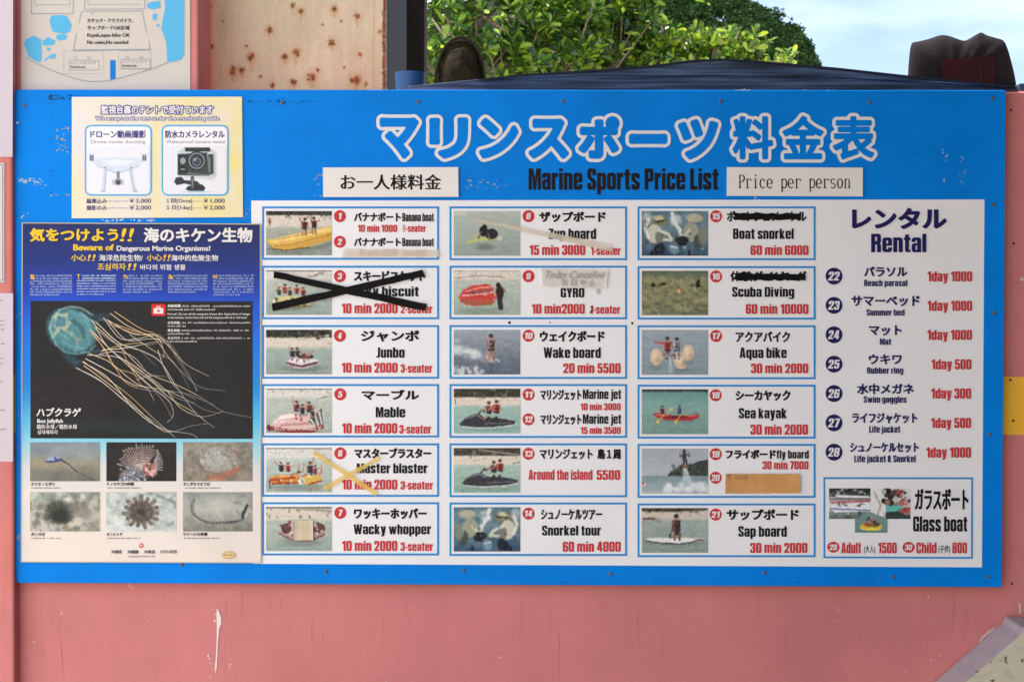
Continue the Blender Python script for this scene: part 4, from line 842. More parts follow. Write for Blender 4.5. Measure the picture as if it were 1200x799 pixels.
def snork(P, flip):
    P.vgrad([(0, (84, 118, 134)), (10, (96, 124, 136)), (30, (88, 116, 130)), (51, (52, 80, 104))]); P.noise(14, 9, 7, 3, tint=(1, 1, .9))
    g = (lambda x: 78 - x) if flip else (lambda x: x)
    def B(x, y, rx, ry, c, a=0, s=1.5, al=.95): P.blob(g(x), y, rx, ry, c, s, -a if flip else a, al)
    def Ln(p, wd, c, s=1.2): P.line([(g(x), y) for x, y in p], wd, c, s, .92)
    B(16, 8, 10, 5, (176, 170, 142)); B(20, 24, 9, 11, (150, 156, 130)); B(12, 35, 5, 8, (70, 72, 66)); B(6, 28, 6, 10, (120, 130, 112), 0, 3)
    Ln([(22, 22), (30, 30), (34, 24)], 3.5, (196, 194, 172)); Ln([(33, 22), (40, 12), (42, 3)], 4.5, (214, 220, 216)); B(38, 10, 7, 6, (206, 216, 216), 20, 4, .7)
    B(30, 34, 7, 5.5, (26, 30, 38)); B(36, 33, 3, 3.5, (40, 40, 48)); B(57, 12, 10, 5, (128, 120, 84)); B(58, 8, 6, 3, (196, 190, 150)); Ln([(50, 11), (62, 12)], 2.2, (50, 56, 56)); B(63, 26, 9, 11, (196, 194, 174)); B(56, 30, 6, 8, (110, 116, 104)); Ln([(58, 22), (46, 27), (43, 33)], 3.5, (206, 204, 186)); Ln([(52, 33), (45, 33)], 3, (200, 198, 180)); Ln([(70, 10), (74, 20), (70, 30)], 4, (214, 214, 200))
    B(56, 43, 5, 7, (28, 34, 48)); B(61, 45, 3, 6, (20, 26, 40)); B(66, 48, 1.8, 3.6, (20, 26, 40)); B(22, 48, 2, 4, (24, 30, 44)); B(40, 44, 5, 6, (140, 170, 184), 30, 3, .6); Ln([(36, 42), (44, 40)], 1.6, (190, 206, 210)); B(72, 8, 5, 7, (206, 212, 204), 0, 4, .6)
    P.spots(26, 4, 2, 74, 46, .6, 2, [(200, 206, 196), (110, 124, 116), (60, 70, 76)], 1.6, .45)
def im15(P): snork(P, True)
def im14(P): snork(P, False)
def im16(P):
    P.vgrad([(0, (86, 104, 88)), (7, (110, 118, 90)), (14, (128, 130, 96)), (51, (112, 116, 88))]); P.noise(10, 4, None, 3)
    for _ in range(75):
        x, y = P.r.uniform(0, 78), P.r.uniform(9, 52); r = P.r.uniform(3, 6.5); P.blob(x, y + r * .4, r, r * .75, (76, 82, 62), 3, 0, .5); P.blob(x, y, r * .8, r * .6, (156 + P.r.randint(20), 154 + P.r.randint(18), 112), 3.4, 0, .6)
    P.spots(420, 0, 8, 78, 51, .35, .8, [(190, 186, 146), (96, 100, 74), (150, 150, 110)], .9, .5)
    for x, y in ((14, 16), (26, 15), (67, 17)): P.blob(x, y, 3.5, 1.7, (28, 28, 28), .9, -20); P.blob(x + 2, y - 1.5, 1.2, 1, (170, 110, 60))
    P.blob(44, 23, 3.5, 2.2, (190, 130, 70), .9, 20); P.line([(43, 21), (44, 25)], .9, (235, 230, 220)); P.blob(66, 13, 4, 1.8, (30, 34, 34), .9, -50); P.spots(8, 20, 10, 70, 20, .5, 1.1, [(40, 44, 40)])
def im17(P):
    P.vgrad([(0, (150, 160, 170)), (12, (140, 156, 168)), (51, (126, 146, 152))]); P.noise(5, 14, 2, 3)
    for x, y, rx, ry in ((17, 31, 7, 9.5), (46, 35, 8.5, 9.5), (55, 26, 6.5, 9)):
        P.blob(x, y + 11, rx, 3.5, (110, 126, 130), 3, 0, .7); P.blob(x, y, rx, ry, (206, 182, 150)); P.blob(x - 2, y - 2, rx * .5, ry * .6, (226, 206, 176), 4, 0, .8); P.blob(x + 3, y + 4, rx * .4, ry * .3, (178, 150, 118), 3, 0, .6)
    P.water(6, 51, 6); P.fig(30, 33, 26, (170, 52, 50), l=(-.2, -.05), r=(.15, -.2)); P.fig(41, 33, 25, (130, 136, 150), l=(-.15, -.22), r=(.15, -.2))
    P.line([(28, 15), (16, 14)], 1.8, (196, 60, 54)); P.line([(24, 32), (48, 30)], 1.2, (170, 176, 180)); P.line([(32, 28), (34, 40)], 2, (190, 200, 206)); P.line([(40, 26), (42, 34)], 1.6, (206, 200, 196)); P.spots(14, 26, 22, 48, 36, .5, 1.4, [(60, 50, 56), (200, 206, 210), (140, 70, 60)]); P.blob(34, 45, 3, 5, (176, 190, 196), 3, 0, .6)
def im18(P):
    P.vgrad([(0, (52, 60, 58)), (2.4, (60, 70, 66)), (3.6, (104, 150, 146)), (20, (122, 164, 156)), (51, (112, 148, 140))]); P.noise(5, 9, 2, 3, 4, 51)
    P.blob(40, 36, 26, 3, (100, 130, 122), 3, 0, .6); P.poly([(13, 28), (18, 27), (40, 30), (60, 29), (68, 28), (66, 33), (56, 36), (30, 35), (17, 32)], (176, 44, 50)); P.line([(18, 29), (40, 31), (64, 30)], 1.2, (220, 110, 104)); P.blob(40, 31.5, 14, 1.4, (110, 30, 36))
    P.water(5, 51, 8); P.fig(24, 33, 15, (110, 46, 56), legs=0, l=(-.25, -.3), r=(.15, -.25)); P.fig(44, 33, 15, (56, 80, 128), legs=0, l=(-.2, -.3), r=(.15, -.25)); P.line([(19, 37), (26, 29)], 1.1, (214, 180, 70)); P.blob(19, 37, 1.8, 2.2, (222, 186, 60)); P.line([(40, 37), (46, 29)], 1.1, (214, 180, 70)); P.blob(40, 37, 1.8, 2.2, (222, 186, 60)); P.blob(35, 22.5, 1.6, 1.5, (226, 214, 90)); P.line([(33, 24), (30, 28)], .9, (210, 190, 90))
def im19(P):
    P.vgrad([(0, (156, 164, 172)), (30, (172, 180, 186)), (31.5, (124, 146, 152)), (42, (140, 160, 164)), (51, (160, 176, 176))]); P.noise(4, 12, 3, 2)
    P.poly([(30, 31), (34, 26), (44, 22), (58, 18), (68, 14), (78, 13), (78, 31)], (56, 66, 60)); P.spots(40, 34, 18, 78, 30, 1, 2.8, [(74, 86, 74), (42, 52, 48)], 1.2, .7); P.line([(30, 31), (78, 31.5)], 1, (90, 104, 108))
    for x in np.linspace(49, 56, 5): P.line([(50 + (x - 52) * .3, 20), (x, 34), (52 + (x - 52) * 2.2, 49)], 1.6, (224, 228, 230), 2, .6)
    P.spots(46, 26, 41, 78, 50, 1.5, 4, [(226, 230, 232), (206, 214, 216)], 3, .6); P.blob(50, 8, 2.8, 5, (60, 64, 60)); P.blob(50, 2.6, 1.6, 1.8, (60, 48, 42)); P.line([(50, 12), (49, 20)], 2.2, (60, 56, 56)); P.line([(52, 12), (53, 20)], 2, (60, 56, 56)); P.line([(48, 6), (45, 10), (45, 4)], 1.2, (90, 70, 60)); P.line([(52, 6), (56, 9), (55, 4)], 1.2, (90, 70, 60)); P.blob(51, 21, 4, 1.5, (130, 84, 60))
    P.blob(2, 41, 3.5, 2, (210, 200, 200)); P.blob(1, 40, 1.6, 1, (160, 50, 46)); P.line([(62, 50), (74, 50)], 1, (120, 130, 130), 1, .5)
def im21(P):
    shore(P, 0, 12, (150, 166, 158), (128, 146, 138), tree=(58, 56, 50), sand=(196, 186, 170)); P.line([(0, 1), (40, 2), (78, -1)], 5, (66, 62, 54), 2); P.spots(18, 0, 0, 78, 4, 1, 2, [(40, 40, 36), (90, 86, 76)])
    P.line([(0, 15), (10, 12), (22, 15)], 4, (146, 140, 140), 1.5); P.line([(2, 12), (14, 12)], 2, (110, 60, 60)); P.blob(40, 40, 34, 3, (106, 124, 118), 3, 0, .6)
    P.poly([(4, 36), (10, 34), (40, 34.5), (66, 34), (74, 35.5), (68, 38.5), (44, 40.5), (20, 39.5), (8, 38)], (218, 222, 220)); P.line([(5, 37.5), (22, 40), (46, 41), (72, 36.5)], 1.2, (50, 52, 54)); P.line([(62, 36), (72, 36)], 1, (150, 60, 54))
    P.fig(41.5, 36, 30, (84, 58, 50), (150, 106, 84), lean=-.04); P.line([(42, 25), (41, 29)], 5, (52, 48, 54)); P.line([(39, 15), (36, 21), (37, 26)], 2, (120, 82, 64)); P.line([(38, 18), (33, 33)], 1, (50, 50, 50)); P.blob(33.3, 32, 1.2, 2.6, (50, 50, 50))
IMS = {1: im1, 3: im3, 4: im4, 5: im5, 6: im6, 7: im7, 8: im8, 9: im9, 10: im10, 11: im11, 13: im13, 14: im14, 15: im15, 16: im16, 17: im17, 18: im18, 19: im19, 21: im21}

RB = dict(dx=.42, dy=.25)                    # bold kana
IM = dict(cap=True, impact=True, dx=.95, dy=.32)
IMR = dict(cap=True, impact=True, dx=.85, dy=.3)
IMS_ = dict(cap=True, impact=True, dx=.55, dy=.2)
def badge(parent, n, cx, cy, r=7.1, col=None, rx=None):
    m = MB(); m.disc(cx, cy, rx or r, r, L3, col or RED); s = str(n)
    wd = r * (.66 if len(s) == 1 else 1.3) * (.8 if s == '1' else 1)
    m.text(s, cx - wd / 2 - (.0 if s != '1' else 0), cy - r * .52, cx + wd / 2, cy + r * .52, L4, TW, cap=True, poster=True, slant=.14)
    m.build('number_badge', parent)
ENTRIES = [
 (1, 'two yellow banana boat prices with a banana boat photo', 0, 0, 1, [(1, 398.3, 253.4), (2, 398.3, 283.4)], [
   ('バナナボート', 414.6, 249.2, 469.8, 259.6, 'k', 'N'), ('Banana boat', 471.3, 249.8, 508.3, 259.5, 'k', 'S'), ('10 min 1000', 419.3, 263.6, 465.3, 271.9, 'r', 'S'), ('8', 471.5, 263.6, 475, 271.9, 'f', 'S'), ('-seater', 475.8, 263.6, 499, 271.9, 'r', 'S'),
   ('バナナボート', 414.6, 278.7, 469.8, 288.6, 'k', 'N'), ('Banana boat', 471.3, 279, 508.3, 288.6, 'k', 'S'), ('10 min 1500', 419.3, 292.3, 465.3, 300.5, 'f', 'S'), ('8-seater', 471.3, 292.3, 499, 300.5, 'f', 'S')]),
 (3, 'crossed out sky biscuit price with an inflatable boat photo', 0, 1, 3, [(3, 398.3, 323.7)], [
   ('スキービスケット', 414.6, 317.4, 498.5, 329.8, 'k', 'B'), ('Sky biscuit', 421, 335.8, 490.6, 347.3, 'k', 'I'), ('10 min 2000', 400.3, 355.6, 465.8, 367.2, 'r', 'I'), ('2-seater', 469.4, 357.3, 506.6, 367.2, 'r', 'S')]),
 (4, 'jumbo tube price with a tube on green water', 0, 2, 4, [(4, 398.3, 393.4)], [
   ('ジャンボ', 422.9, 387, 491.5, 400.4, 'k', 'B'), ('Junbo', 441, 407.1, 474.1, 419, 'k', 'I'), ('10 min 2000', 400.3, 425, 465.8, 436.6, 'r', 'I'), ('3-seater', 469.4, 426.7, 506.6, 436.6, 'r', 'S')]),
 (5, 'price panel with a pink and white towable boat photo', 0, 3, 5, [(5, 398.8, 461.9)], [
   ('マーブル', 423.8, 456.5, 491.1, 468.4, 'k', 'B'), ('Mable', 440.2, 476.8, 474.7, 488.9, 'k', 'I'), ('10 min 2000', 400.7, 495.8, 465.5, 507.6, 'r', 'I'), ('3-seater', 467.8, 497.8, 505.2, 507.8, 'r', 'S')]),
 (6, 'price panel with two riders on orange tubes', 0, 4, 6, [(6, 398.8, 531)], [
   ('マスターブラスター', 415.1, 524.7, 505.5, 536.8, 'k', 'B'), ('Master blaster', 418, 542.8, 500.9, 554.3, 'k', 'I'), ('10 min 2000', 400.7, 561.8, 465.5, 573.3, 'r', 'I'), ('3-seater', 469.3, 563.6, 507.3, 573.3, 'r', 'S')]),
 (7, 'price panel whose photo is half hidden by a beige patch', 0, 5, 7, [(7, 398.8, 600.6)], [
   ('ワッキーホッパー', 414.6, 595.2, 500, 607.9, 'k', 'B'), ('Wacky whopper', 414.3, 614.1, 505, 625.7, 'k', 'I'), ('10 min 2000', 400.7, 633.4, 465.5, 645.2, 'r', 'I'), ('3-seater', 469.3, 635.2, 507.3, 645.2, 'r', 'S')]),
 (8, 'price panel with a swimmer lying on a yellow board', 1, 0, 8, [(8, 619.4, 253.4)], [
   ('ザップボード', 631.6, 247.9, 710, 260.4, 'k', 'B'), ('Zup board', 642.9, 268, 698.5, 280.1, 'k', 'I'), ('15 min 3000', 620.3, 287.3, 685.8, 298.9, 'r', 'I'), ('1-seater', 692.2, 289, 727.2, 298.9, 'r', 'S')]),
 (9, 'price panel with a big red inflatable carried by a person', 1, 1, 9, [(9, 619.4, 323.7)], [
   ('GYRO', 656.9, 337.6, 684.7, 348.5, 'k', 'I'), ('10 min2000', 623, 356.2, 685.3, 367.7, 'r', 'I'), ('1-seater', 691.5, 358, 726.8, 367.7, 'r', 'S')]),
 (10, 'wake board price with a rider in white spray', 1, 2, 10, [(10, 619.4, 393.4)], [
   ('ウェイクボード', 632.4, 387.7, 708.7, 400.3, 'k', 'B'), ('Wake board', 637, 407.1, 704, 419.4, 'k', 'I'), ('20 min 5500', 660, 425.6, 727.2, 437.2, 'r', 'I')]),
 (11, 'two marine jet prices with a jet ski on turquoise water', 1, 3, 11, [(11, 619.4, 462.2), (12, 619.4, 491.2)], [
   ('マリンジェット', 633.1, 456.5, 681.2, 468.8, 'k', 'N'), ('Marine jet', 682.9, 456.3, 727.8, 467.4, 'k', 'I'), ('10 min 3000', 680.3, 472.5, 727.3, 480.6, 'r', 'S'),
   ('マリンジェット', 633.1, 485.4, 681.2, 497.6, 'k', 'N'), ('Marine jet', 682.9, 485.3, 727.8, 496.4, 'k', 'I'), ('15 min 3500', 680.3, 500.2, 727.3, 508.2, 'r', 'S')]),
 (13, 'around the island price with two jet ski riders', 1, 4, 13, [(13, 619.4, 531.5)], [
   ('マリンジェット', 632.3, 525.8, 694.5, 538, 'k', 'N'), ('島１周', 700, 525.6, 727.3, 538, 'k', 'N'), ('Around the island', 619.3, 550.2, 694.2, 562, 'r', 'I'), ('5500', 699, 550.6, 726.7, 562, 'r', 'I')]),
 (14, 'snorkel tour price with an underwater photo facing right', 1, 5, 14, [(14, 619.4, 601.5)], [
   ('シュノーケルツアー', 633.7, 596.2, 705.7, 608.5, 'k', 'N'), ('Snorkel tour', 635.1, 615.6, 704.2, 627.1, 'k', 'I'), ('60 min 4000', 659.3, 634.3, 727.3, 646.1, 'r', 'I')]),
 (15, 'boat snorkel price whose Japanese name is struck out', 2, 0, 15, [(15, 839.2, 253.6)], [
   ('ボートシュノーケル', 851.6, 247.4, 945.2, 259.6, 'k', 'N'), ('Boat snorkel', 859, 268, 930.1, 280.1, 'k', 'I'), ('60 min 6000', 879.4, 287.6, 947.4, 298.9, 'r', 'I')]),
 (16, 'scuba diving price with a sea anemone photo', 2, 1, 16, [(16, 839.2, 324)], [
   ('体験ダイビング', 855.7, 317.6, 945.2, 329.9, 'k', 'N'), ('Scuba Diving', 857.9, 336.3, 930.6, 347.9, 'k', 'I'), ('60 min 10000', 873.9, 356.3, 947.4, 367.9, 'r', 'I')]),
 (17, 'aqua bike price with two riders between beige floats', 2, 2, 17, [(17, 839.2, 393.6)], [
   ('アクアバイク', 862, 388.4, 926, 400.9, 'k', 'N'), ('Aqua bike', 866.7, 407.2, 921.8, 419.4, 'k', 'I'), ('30 min 2000', 879.9, 425.9, 947.2, 437.2, 'r', 'I')]),
 (18, 'sea kayak price with a red kayak photo', 2, 3, 18, [(18, 838.7, 463)], [
   ('シーカヤック', 861.8, 457.3, 926.5, 469.5, 'k', 'B'), ('Sea kayak', 865.8, 478, 921.9, 490.1, 'k', 'I'), ('30 min 2000', 879.3, 497.2, 946.7, 509.1, 'r', 'I')]),
 (19, 'fly board price with a flyer above white spray', 2, 4, 19, [(19, 838.7, 532), (20, 838.7, 559.5)], [
   ('フライボード', 850.2, 526.7, 909.3, 537.4, 'k', 'B'), ('fly board', 909.8, 527.4, 947.8, 537, 'k', 'S'), ('30 min 7000', 893.4, 540.2, 947.3, 549.7, 'r', 'S')]),
 (21, 'stand up paddle board price with a paddler photo', 2, 5, 21, [(21, 838.7, 602.6)], [
   ('サップボード', 851.4, 596.3, 936.3, 609.3, 'k', 'B'), ('Sap board', 865.2, 616.2, 921.9, 628.5, 'k', 'I'), ('30 min 2000', 879, 635.7, 946.1, 647.5, 'r', 'I')]),
]
COLX = [(307.2, 514.4), (526.7, 734.7), (747.1, 955.6)]
ROWY = [[(242.1, 304.4), (311.5, 374), (381, 443.6), (450, 512.3), (519.4, 581.7), (588.3, 650.4)],
        [(242.1, 304.9), (311.5, 374), (381, 443.8), (450, 512.8), (519.4, 582.2), (588.6, 651)],
        [(242.1, 304.9), (312, 374.4), (381.2, 444.2), (450.7, 513.7), (520, 583), (589.7, 652.4)]]
PHX = [(311.8, 388.9), (531.7, 609.8), (752, 829.9)]
STY = {'T': dict(dx=.1, dy=.08), 'N': dict(dx=.58, dy=.42), 'B': dict(dx=.75, dy=.55), 'H': dict(dx=1.5, dy=1.2), 'I': IMR, 'S': IMS_}
INKS = {'k': BLK, 'r': RED, 'f': RFADE, 'n': NAVY}
def tnt(p, items, name='lettering'):
    for nm_, cl in ((name, 'kn'), ('price_' + name, 'rf')):
        m = MB()
        for s, x0, y0, x1, y1, cc, st in items:
            if cc in cl: m.text(s, x0, y0, x1, y1, L4, INKS[cc], **(IM if st == 'I' and cc == 'k' else STY[st]))
        if m.v: m.build(nm_, p)
for key, lab, ci, ri, pk, bad, txt in ENTRIES:
    x0, x1 = COLX[ci]; y0, y1 = ROWY[ci][ri]
    m = MB(); m.rect(x0 + .8, y0 + .8, x1 - .8, y1 - .8, L2, WHITE2); m.ring([(x0, y0), (x1, y0), (x1, y1), (x0, y1)], 2.2, L3, LB)
    e = m.build('entry_panel', BOARD, label=lab)
    a, b_ = PHX[ci]; ya, yb = y0 + 5.4, y1 - 5.2
    P = Pic(78, 51, 1.7, 20 + key); IMS[key](P); P.c = P.c * .97 + 2
    P.mesh('photo_print', [(a, ya), (b_, ya), (b_, yb), (a, yb)], L3, e, soft=1)
    for n, cx, cy in bad: badge(e, n, cx, cy)
    tnt(e, txt)
    if key == 5:
        k = MB(); k.text('SUPER MABLE', 321, 500, 377, 504, L4, ink(206, 186, 176), cap=True, dx=.06, dy=.03); k.build('boat_lettering', e)

# --- rental list
tnt(BOARD, [('レンタル', 998.2, 243.8, 1109.7, 268.6, 'n', 'H'), ('Rental', 1020.8, 274, 1085.5, 295.6, 'n', 'I')], 'rental_heading')
RENT = [(22, 323.6, 'パラソル', 1012.5, 312.4, 1063.4, 324.3, 'Beach parasol', 1012.5, 328, 1063.4, 335.4, '1day 1000', 1086.8, 318.1, 1139.2, 329.8),
 (23, 357.8, 'サマーベッド', 997.6, 346.5, 1078, 359, 'Summer bed', 1015.5, 362.5, 1060.1, 369.8, '1day 1000', 1086.8, 352.5, 1139.2, 364.2),
 (24, 392.2, 'マット', 1018.3, 381.2, 1056.8, 393.2, 'Mat', 1031, 396.6, 1044.2, 404, '1day 1000', 1086.6, 386.6, 1138.9, 398.3),
 (25, 426.6, 'ウキワ', 1018, 415, 1056.8, 426.8, 'Rubber ring', 1016, 430.4, 1058.5, 437.7, '1day 500', 1091.5, 421, 1138.4, 432.7),
 (26, 461, '水中メガネ', 1004.1, 449.4, 1071, 461.8, 'Swim goggles', 1012, 464.2, 1062.3, 471.7, '1day 300', 1091.1, 455, 1137.9, 466.9),
 (27, 495.3, 'ライフジャケット', 998.4, 483.7, 1075, 496, 'Life jacket', 1018.5, 499, 1054.8, 506.8, '1day 500', 1091, 489.6, 1137.8, 501.3),
 (28, 529.6, 'シュノーケルセット', 996, 518.4, 1076.7, 530, 'Life jacket & Snorkel', 1001, 533.4, 1073, 541.4, '1day 1000', 1085.4, 524, 1137.8, 535.9)]
for r in RENT:
    e = bpy.data.objects.new('rental_entry', None); put(e, BOARD, label='rental line for ' + r[7].lower().replace('&', 'and'))
    m = MB(); m.text(r[2], *r[3:7], L4, NAVY, dx=.6, dy=.42); m.text(r[7], *r[8:12], L4, NAVY, **IMS_); m.build('lettering', e)
    m = MB(); m.text(r[12], *r[13:17], L4, RED, **IMR); m.build('price_lettering', e)
    badge(e, r[0], 977.3, r[1], 9.9, NAVY)

# --- glass boat box
m = MB(); m.rect(965.8, 559.8, 1139.4, 653.4, L2, WHITE2); m.ring([(965, 559), (1140.2, 559.2), (1139.9, 654.3), (965, 653.6)], 2, L3, LB)
e = m.build('entry_panel', BOARD, label='glass boat price box with three boat photos')
P = Pic(48, 36, 1.8, 61); P.vgrad([(0, (46, 48, 46)), (9, (70, 76, 70)), (10.5, (190, 196, 196)), (13, (130, 120, 120)), (17, (210, 208, 206)), (25, (196, 196, 198)), (28, (120, 140, 140)), (36, (86, 104, 96))]); P.noise(7, 3, 2, 2)
P.spots(24, 0, 0, 48, 7, 1, 3, [(60, 70, 56), (34, 40, 38), (190, 200, 210)], 1.5, .7); P.line([(9, 9), (46, 10)], 2.2, (226, 228, 230)); P.line([(3, 17), (48, 15)], 2, (176, 92, 96)); P.line([(8, 12), (47, 12.5)], 2, (120, 112, 110)); P.poly([(0, 20), (48, 17.5), (48, 27), (6, 28.5)], (218, 220, 224)); P.line([(2, 24), (48, 26)], 1.4, (80, 90, 150)); P.spots(12, 10, 18, 44, 21, .6, 1.1, [(50, 50, 60)]); P.line([(22, 28), (24, 36)], 1.8, (176, 180, 140)); P.spots(10, 4, 29, 46, 35, 1, 2.5, [(110, 130, 110), (60, 80, 72)], 2)
P.mesh('photo_print', [(971.6, 571.9), (1020, 571.9), (1020, 607.7), (971.6, 607.7)], L3, e, soft=1)
P = Pic(45, 36, 1.8, 62); P.vgrad([(0, (206, 208, 206)), (15, (190, 196, 192)), (36, (110, 130, 128))]); P.blob(6, 18, 12, 22, (214, 214, 210), 6); P.line([(2, 4), (10, 20), (6, 34)], 2, (170, 160, 150))
P.poly([(15, 20), (32, 16), (38, 26), (16, 29)], (88, 178, 172)); P.poly([(14, 28), (38, 26), (45, 32), (45, 36), (14, 36)], (50, 62, 62)); P.spots(40, 13, 2, 36, 18, 1.4, 3.4, [(36, 32, 34), (60, 50, 50), (150, 110, 90), (200, 196, 190), (26, 26, 30)], 1, .9); P.spots(26, 32, 4, 45, 30, 1.5, 3.5, [(170, 54, 54), (190, 186, 190), (60, 50, 56), (150, 110, 96), (200, 80, 70)], 1, .9); P.line([(15, 21), (15, 35)], 1.6, (210, 206, 200))
P.mesh('photo_print', [(1022, 571.9), (1067, 571.9), (1067, 607.8), (1022, 607.8)], L3, e, soft=1)
P = Pic(38, 24, 1.8, 63); P.vgrad([(0, (110, 140, 134)), (24, (96, 132, 126))]); P.noise(6, 6, 2, 2); P.blob(19, 17, 13, 5, (212, 186, 50)); P.blob(21, 14.5, 9, 3, (120, 96, 60)); P.spots(14, 12, 7, 28, 15, 1, 2, [(60, 50, 50), (170, 130, 110), (196, 70, 60), (40, 40, 50)]); P.line([(8, 20), (30, 20)], 1.2, (236, 214, 90))
mk = (P.Y - .0) > np.abs(P.X - 19) * (8.2 / 19)
P.mesh('photo_print', [(1001.8, 599.6), (1039.9, 599.6), (1039.9, 623.8), (1001.8, 623.8)], L4, e, mask=mk, soft=1)
tnt(e, [('ガラスボート', 1071.8, 572.3, 1134.9, 597, 'k', 'B'), ('Glass boat', 1070, 604.7, 1133.5, 622.4, 'k', 'I'), ('Adult', 985.7, 635.3, 1009, 648, 'r', 'S'), ('(大人)', 1012.5, 638.5, 1025.5, 648.8, 'k', 'T'), ('1500', 1029, 635.3, 1050.8, 648, 'r', 'I'),
        ('Child', 1073.8, 635.3, 1097.5, 648, 'r', 'S'), ('(子供)', 1099.8, 638.5, 1113.3, 648.8, 'k', 'T'), ('800', 1115.9, 635.3, 1133.2, 648, 'r', 'I')])
badge(e, 29, 976.6, 640.8, 6.4, None, 7.2); badge(e, 30, 1064.8, 641, 6.4, None, 7.2)

# --- name plates on the blue strip
PLT = mat('plate_white', pc(214, 211, 206), .5, .35, .03, 12)
yt = -.0042
pl = sheet('name_plate', 'white strip reading the Japanese words for price per person', [(378.5, 196.4), (537, 196), (537.3, 230.8), (378.8, 231)], -.0038, PLT, cat='plate', th=.0034)
m = MB(); m.text('お一人様料金', 398.9, 204.5, 517.2, 222.5, yt, BLK, dx=.55, dy=.1); m.build('lettering', pl)
pl = sheet('name_plate', 'white strip reading Price per person beside the black English title', [(852.2, 196), (1011.2, 196.6), (1011, 230.3), (852, 229.6)], -.0038, PLT, cat='plate', th=.0034)
m = MB()
xs = np.linspace(865, 997, 17)
SER = 'Price per person'
wid = (997 - 865) / 16.0
for i, ch in enumerate(SER):
    if ch == ' ': continue
    x = 865 + i * wid; base = 220.7; h = 15.6; xh = 11
    cw = wid * .78; m0 = x + wid * .08; m1 = m0 + cw
    def S(*pts, wd=1.0): m.stroke(pts, wd, yt, BLK)
    def arc(cx, cy, rx, ry, a0, a1, wd=1.0, n=10):
        for j in range(n):
            a, b_ = math.radians(a0 + (a1 - a0) * j / n), math.radians(a0 + (a1 - a0) * (j + 1) / n)
            wv = wd * (.75 + .55 * abs(math.cos((a + b_) / 2)))
            m.stroke([(cx + rx * math.cos(a), cy - ry * math.sin(a)), (cx + rx * math.cos(b_), cy - ry * math.sin(b_))], wv, yt - .00001 * (j % 3), BLK)
    cx = (m0 + m1) / 2; my = base - xh / 2
    if ch == 'P':
        S((m0 + 1.4, base), (m0 + 1.4, base - h), wd=1.5); S((m0, base - .3), (m0 + 3.2, base - .3), wd=.8); S((m0, base - h + .3), (m0 + 4, base - h + .3), wd=.8); S((m0 + 1.4, base - h * .48), (m0 + 4, base - h * .48), wd=.8)
        arc(m0 + 3.6, base - h * .74, 2.9, h * .25, -90, 90, 1.3)
    elif ch == 'r':
        S((m0 + 1.8, base), (m0 + 1.8, base - xh), wd=1.5); S((m0 + .2, base - .3), (m0 + 4, base - .3), wd=.8); S((m0 + .4, base - xh + .3), (m0 + 1.8, base - xh + .3), wd=.8); arc(m0 + 4.4, base - xh + 3, 2.6, 2.8, 30, 180, .95); m.disc(m1 - .2, base - xh + 1.6, .9, .9, yt - .00004, BLK, 8)
    elif ch == 'i':
        S((cx, base), (cx, base - xh), wd=1.5); S((cx - 2, base - .3), (cx + 2, base - .3), wd=.8); S((cx - 1.8, base - xh + .3), (cx, base - xh + .3), wd=.8); m.disc(cx, base - h + .8, 1.05, 1.05, yt, BLK, 10)
    elif ch == 'c': arc(cx, my, 2.9, xh / 2, 50, 320, 1.25); m.disc(cx + 2, my - 3.2, .9, .9, yt - .00004, BLK, 8)
    elif ch == 'e': arc(cx, my, 2.9, xh / 2, 0, 320, 1.25, 14); S((cx - 2.6, my), (cx + 2.9, my), wd=.8)
    elif ch == 'p':
        S((m0 + 1.3, base + 3.6), (m0 + 1.3, base - xh), wd=1.4); S((m0, base + 3.4), (m0 + 3, base + 3.4), wd=.8); S((m0, base - xh + .3), (m0 + 1.3, base - xh + .3), wd=.8); arc(cx + .5, my, 2.9, xh / 2, -160, 160, 1.25, 14)
    elif ch == 's':
        arc(cx, base - xh * .74, 2.3, xh * .26, 30, 270, 1.1); arc(cx, base - xh * .25, 2.5, xh * .25, -150, 90, 1.2)
    elif ch == 'o': arc(cx, my, 2.9, xh / 2, 0, 360, 1.25, 16)
    elif ch == 'n':
        S((m0 + 1.2, base), (m0 + 1.2, base - xh), wd=1.4); S((m1 - .8, base), (m1 - .8, base - xh + 2.6), wd=1.4); arc((m0 + m1) / 2 + .3, base - xh + 2.6, 2.2, 2.4, 0, 170, 1); S((m0, base - .3), (m0 + 2.6, base - .3), wd=.8); S((m1 - 2.2, base - .3), (m1 + .5, base - .3), wd=.8)
m.build('lettering', pl)

# =================================================================== DRONE / CAMERA NOTICE
YD = -.0024
DRQ = [(84.2, 113.8), (283.6, 113.6), (284.8, 254.6), (84, 256)]
dr = thing('rental_notice', 'pale yellow notice with drone and camera pictures at the board corner', 'notice', (at(184, 250, YD).x, YD, at(184, 256, YD).z))
P = Pic(200, 142, .7, 3); P.c[:] = (224, 219, 214)
yl_ = np.clip(.45 + P.nfield(34, 26) * .5 + P.nfield(14, 40) * .2, 0, 1) * np.clip(.35 + (P.X - 20) / 260 + (P.Y - 40) / 500, .15, .95)
yl_ = np.maximum(yl_, np.clip((P.X - 178) / 16, 0, 1) * .75 * (.75 + .25 * P.nfield(30, 16))); yl_ = np.maximum(yl_, np.clip(1 - np.abs(P.X - 99) / 9, 0, 1) * .6 * (P.Y > 25))
P.c += (np.array([232, 216, 128]) - P.c) * yl_[..., None]
e = P.mesh('sheet', DRQ, YD, dr, LAMI)
PUR = ink(74, 66, 130); WT = mat('white_print', (.72, .71, .74), .5, .3); DPB = ink(70, 160, 214); PL = ink(150, 146, 170); PBG = ink(232, 232, 236)
m = MB()
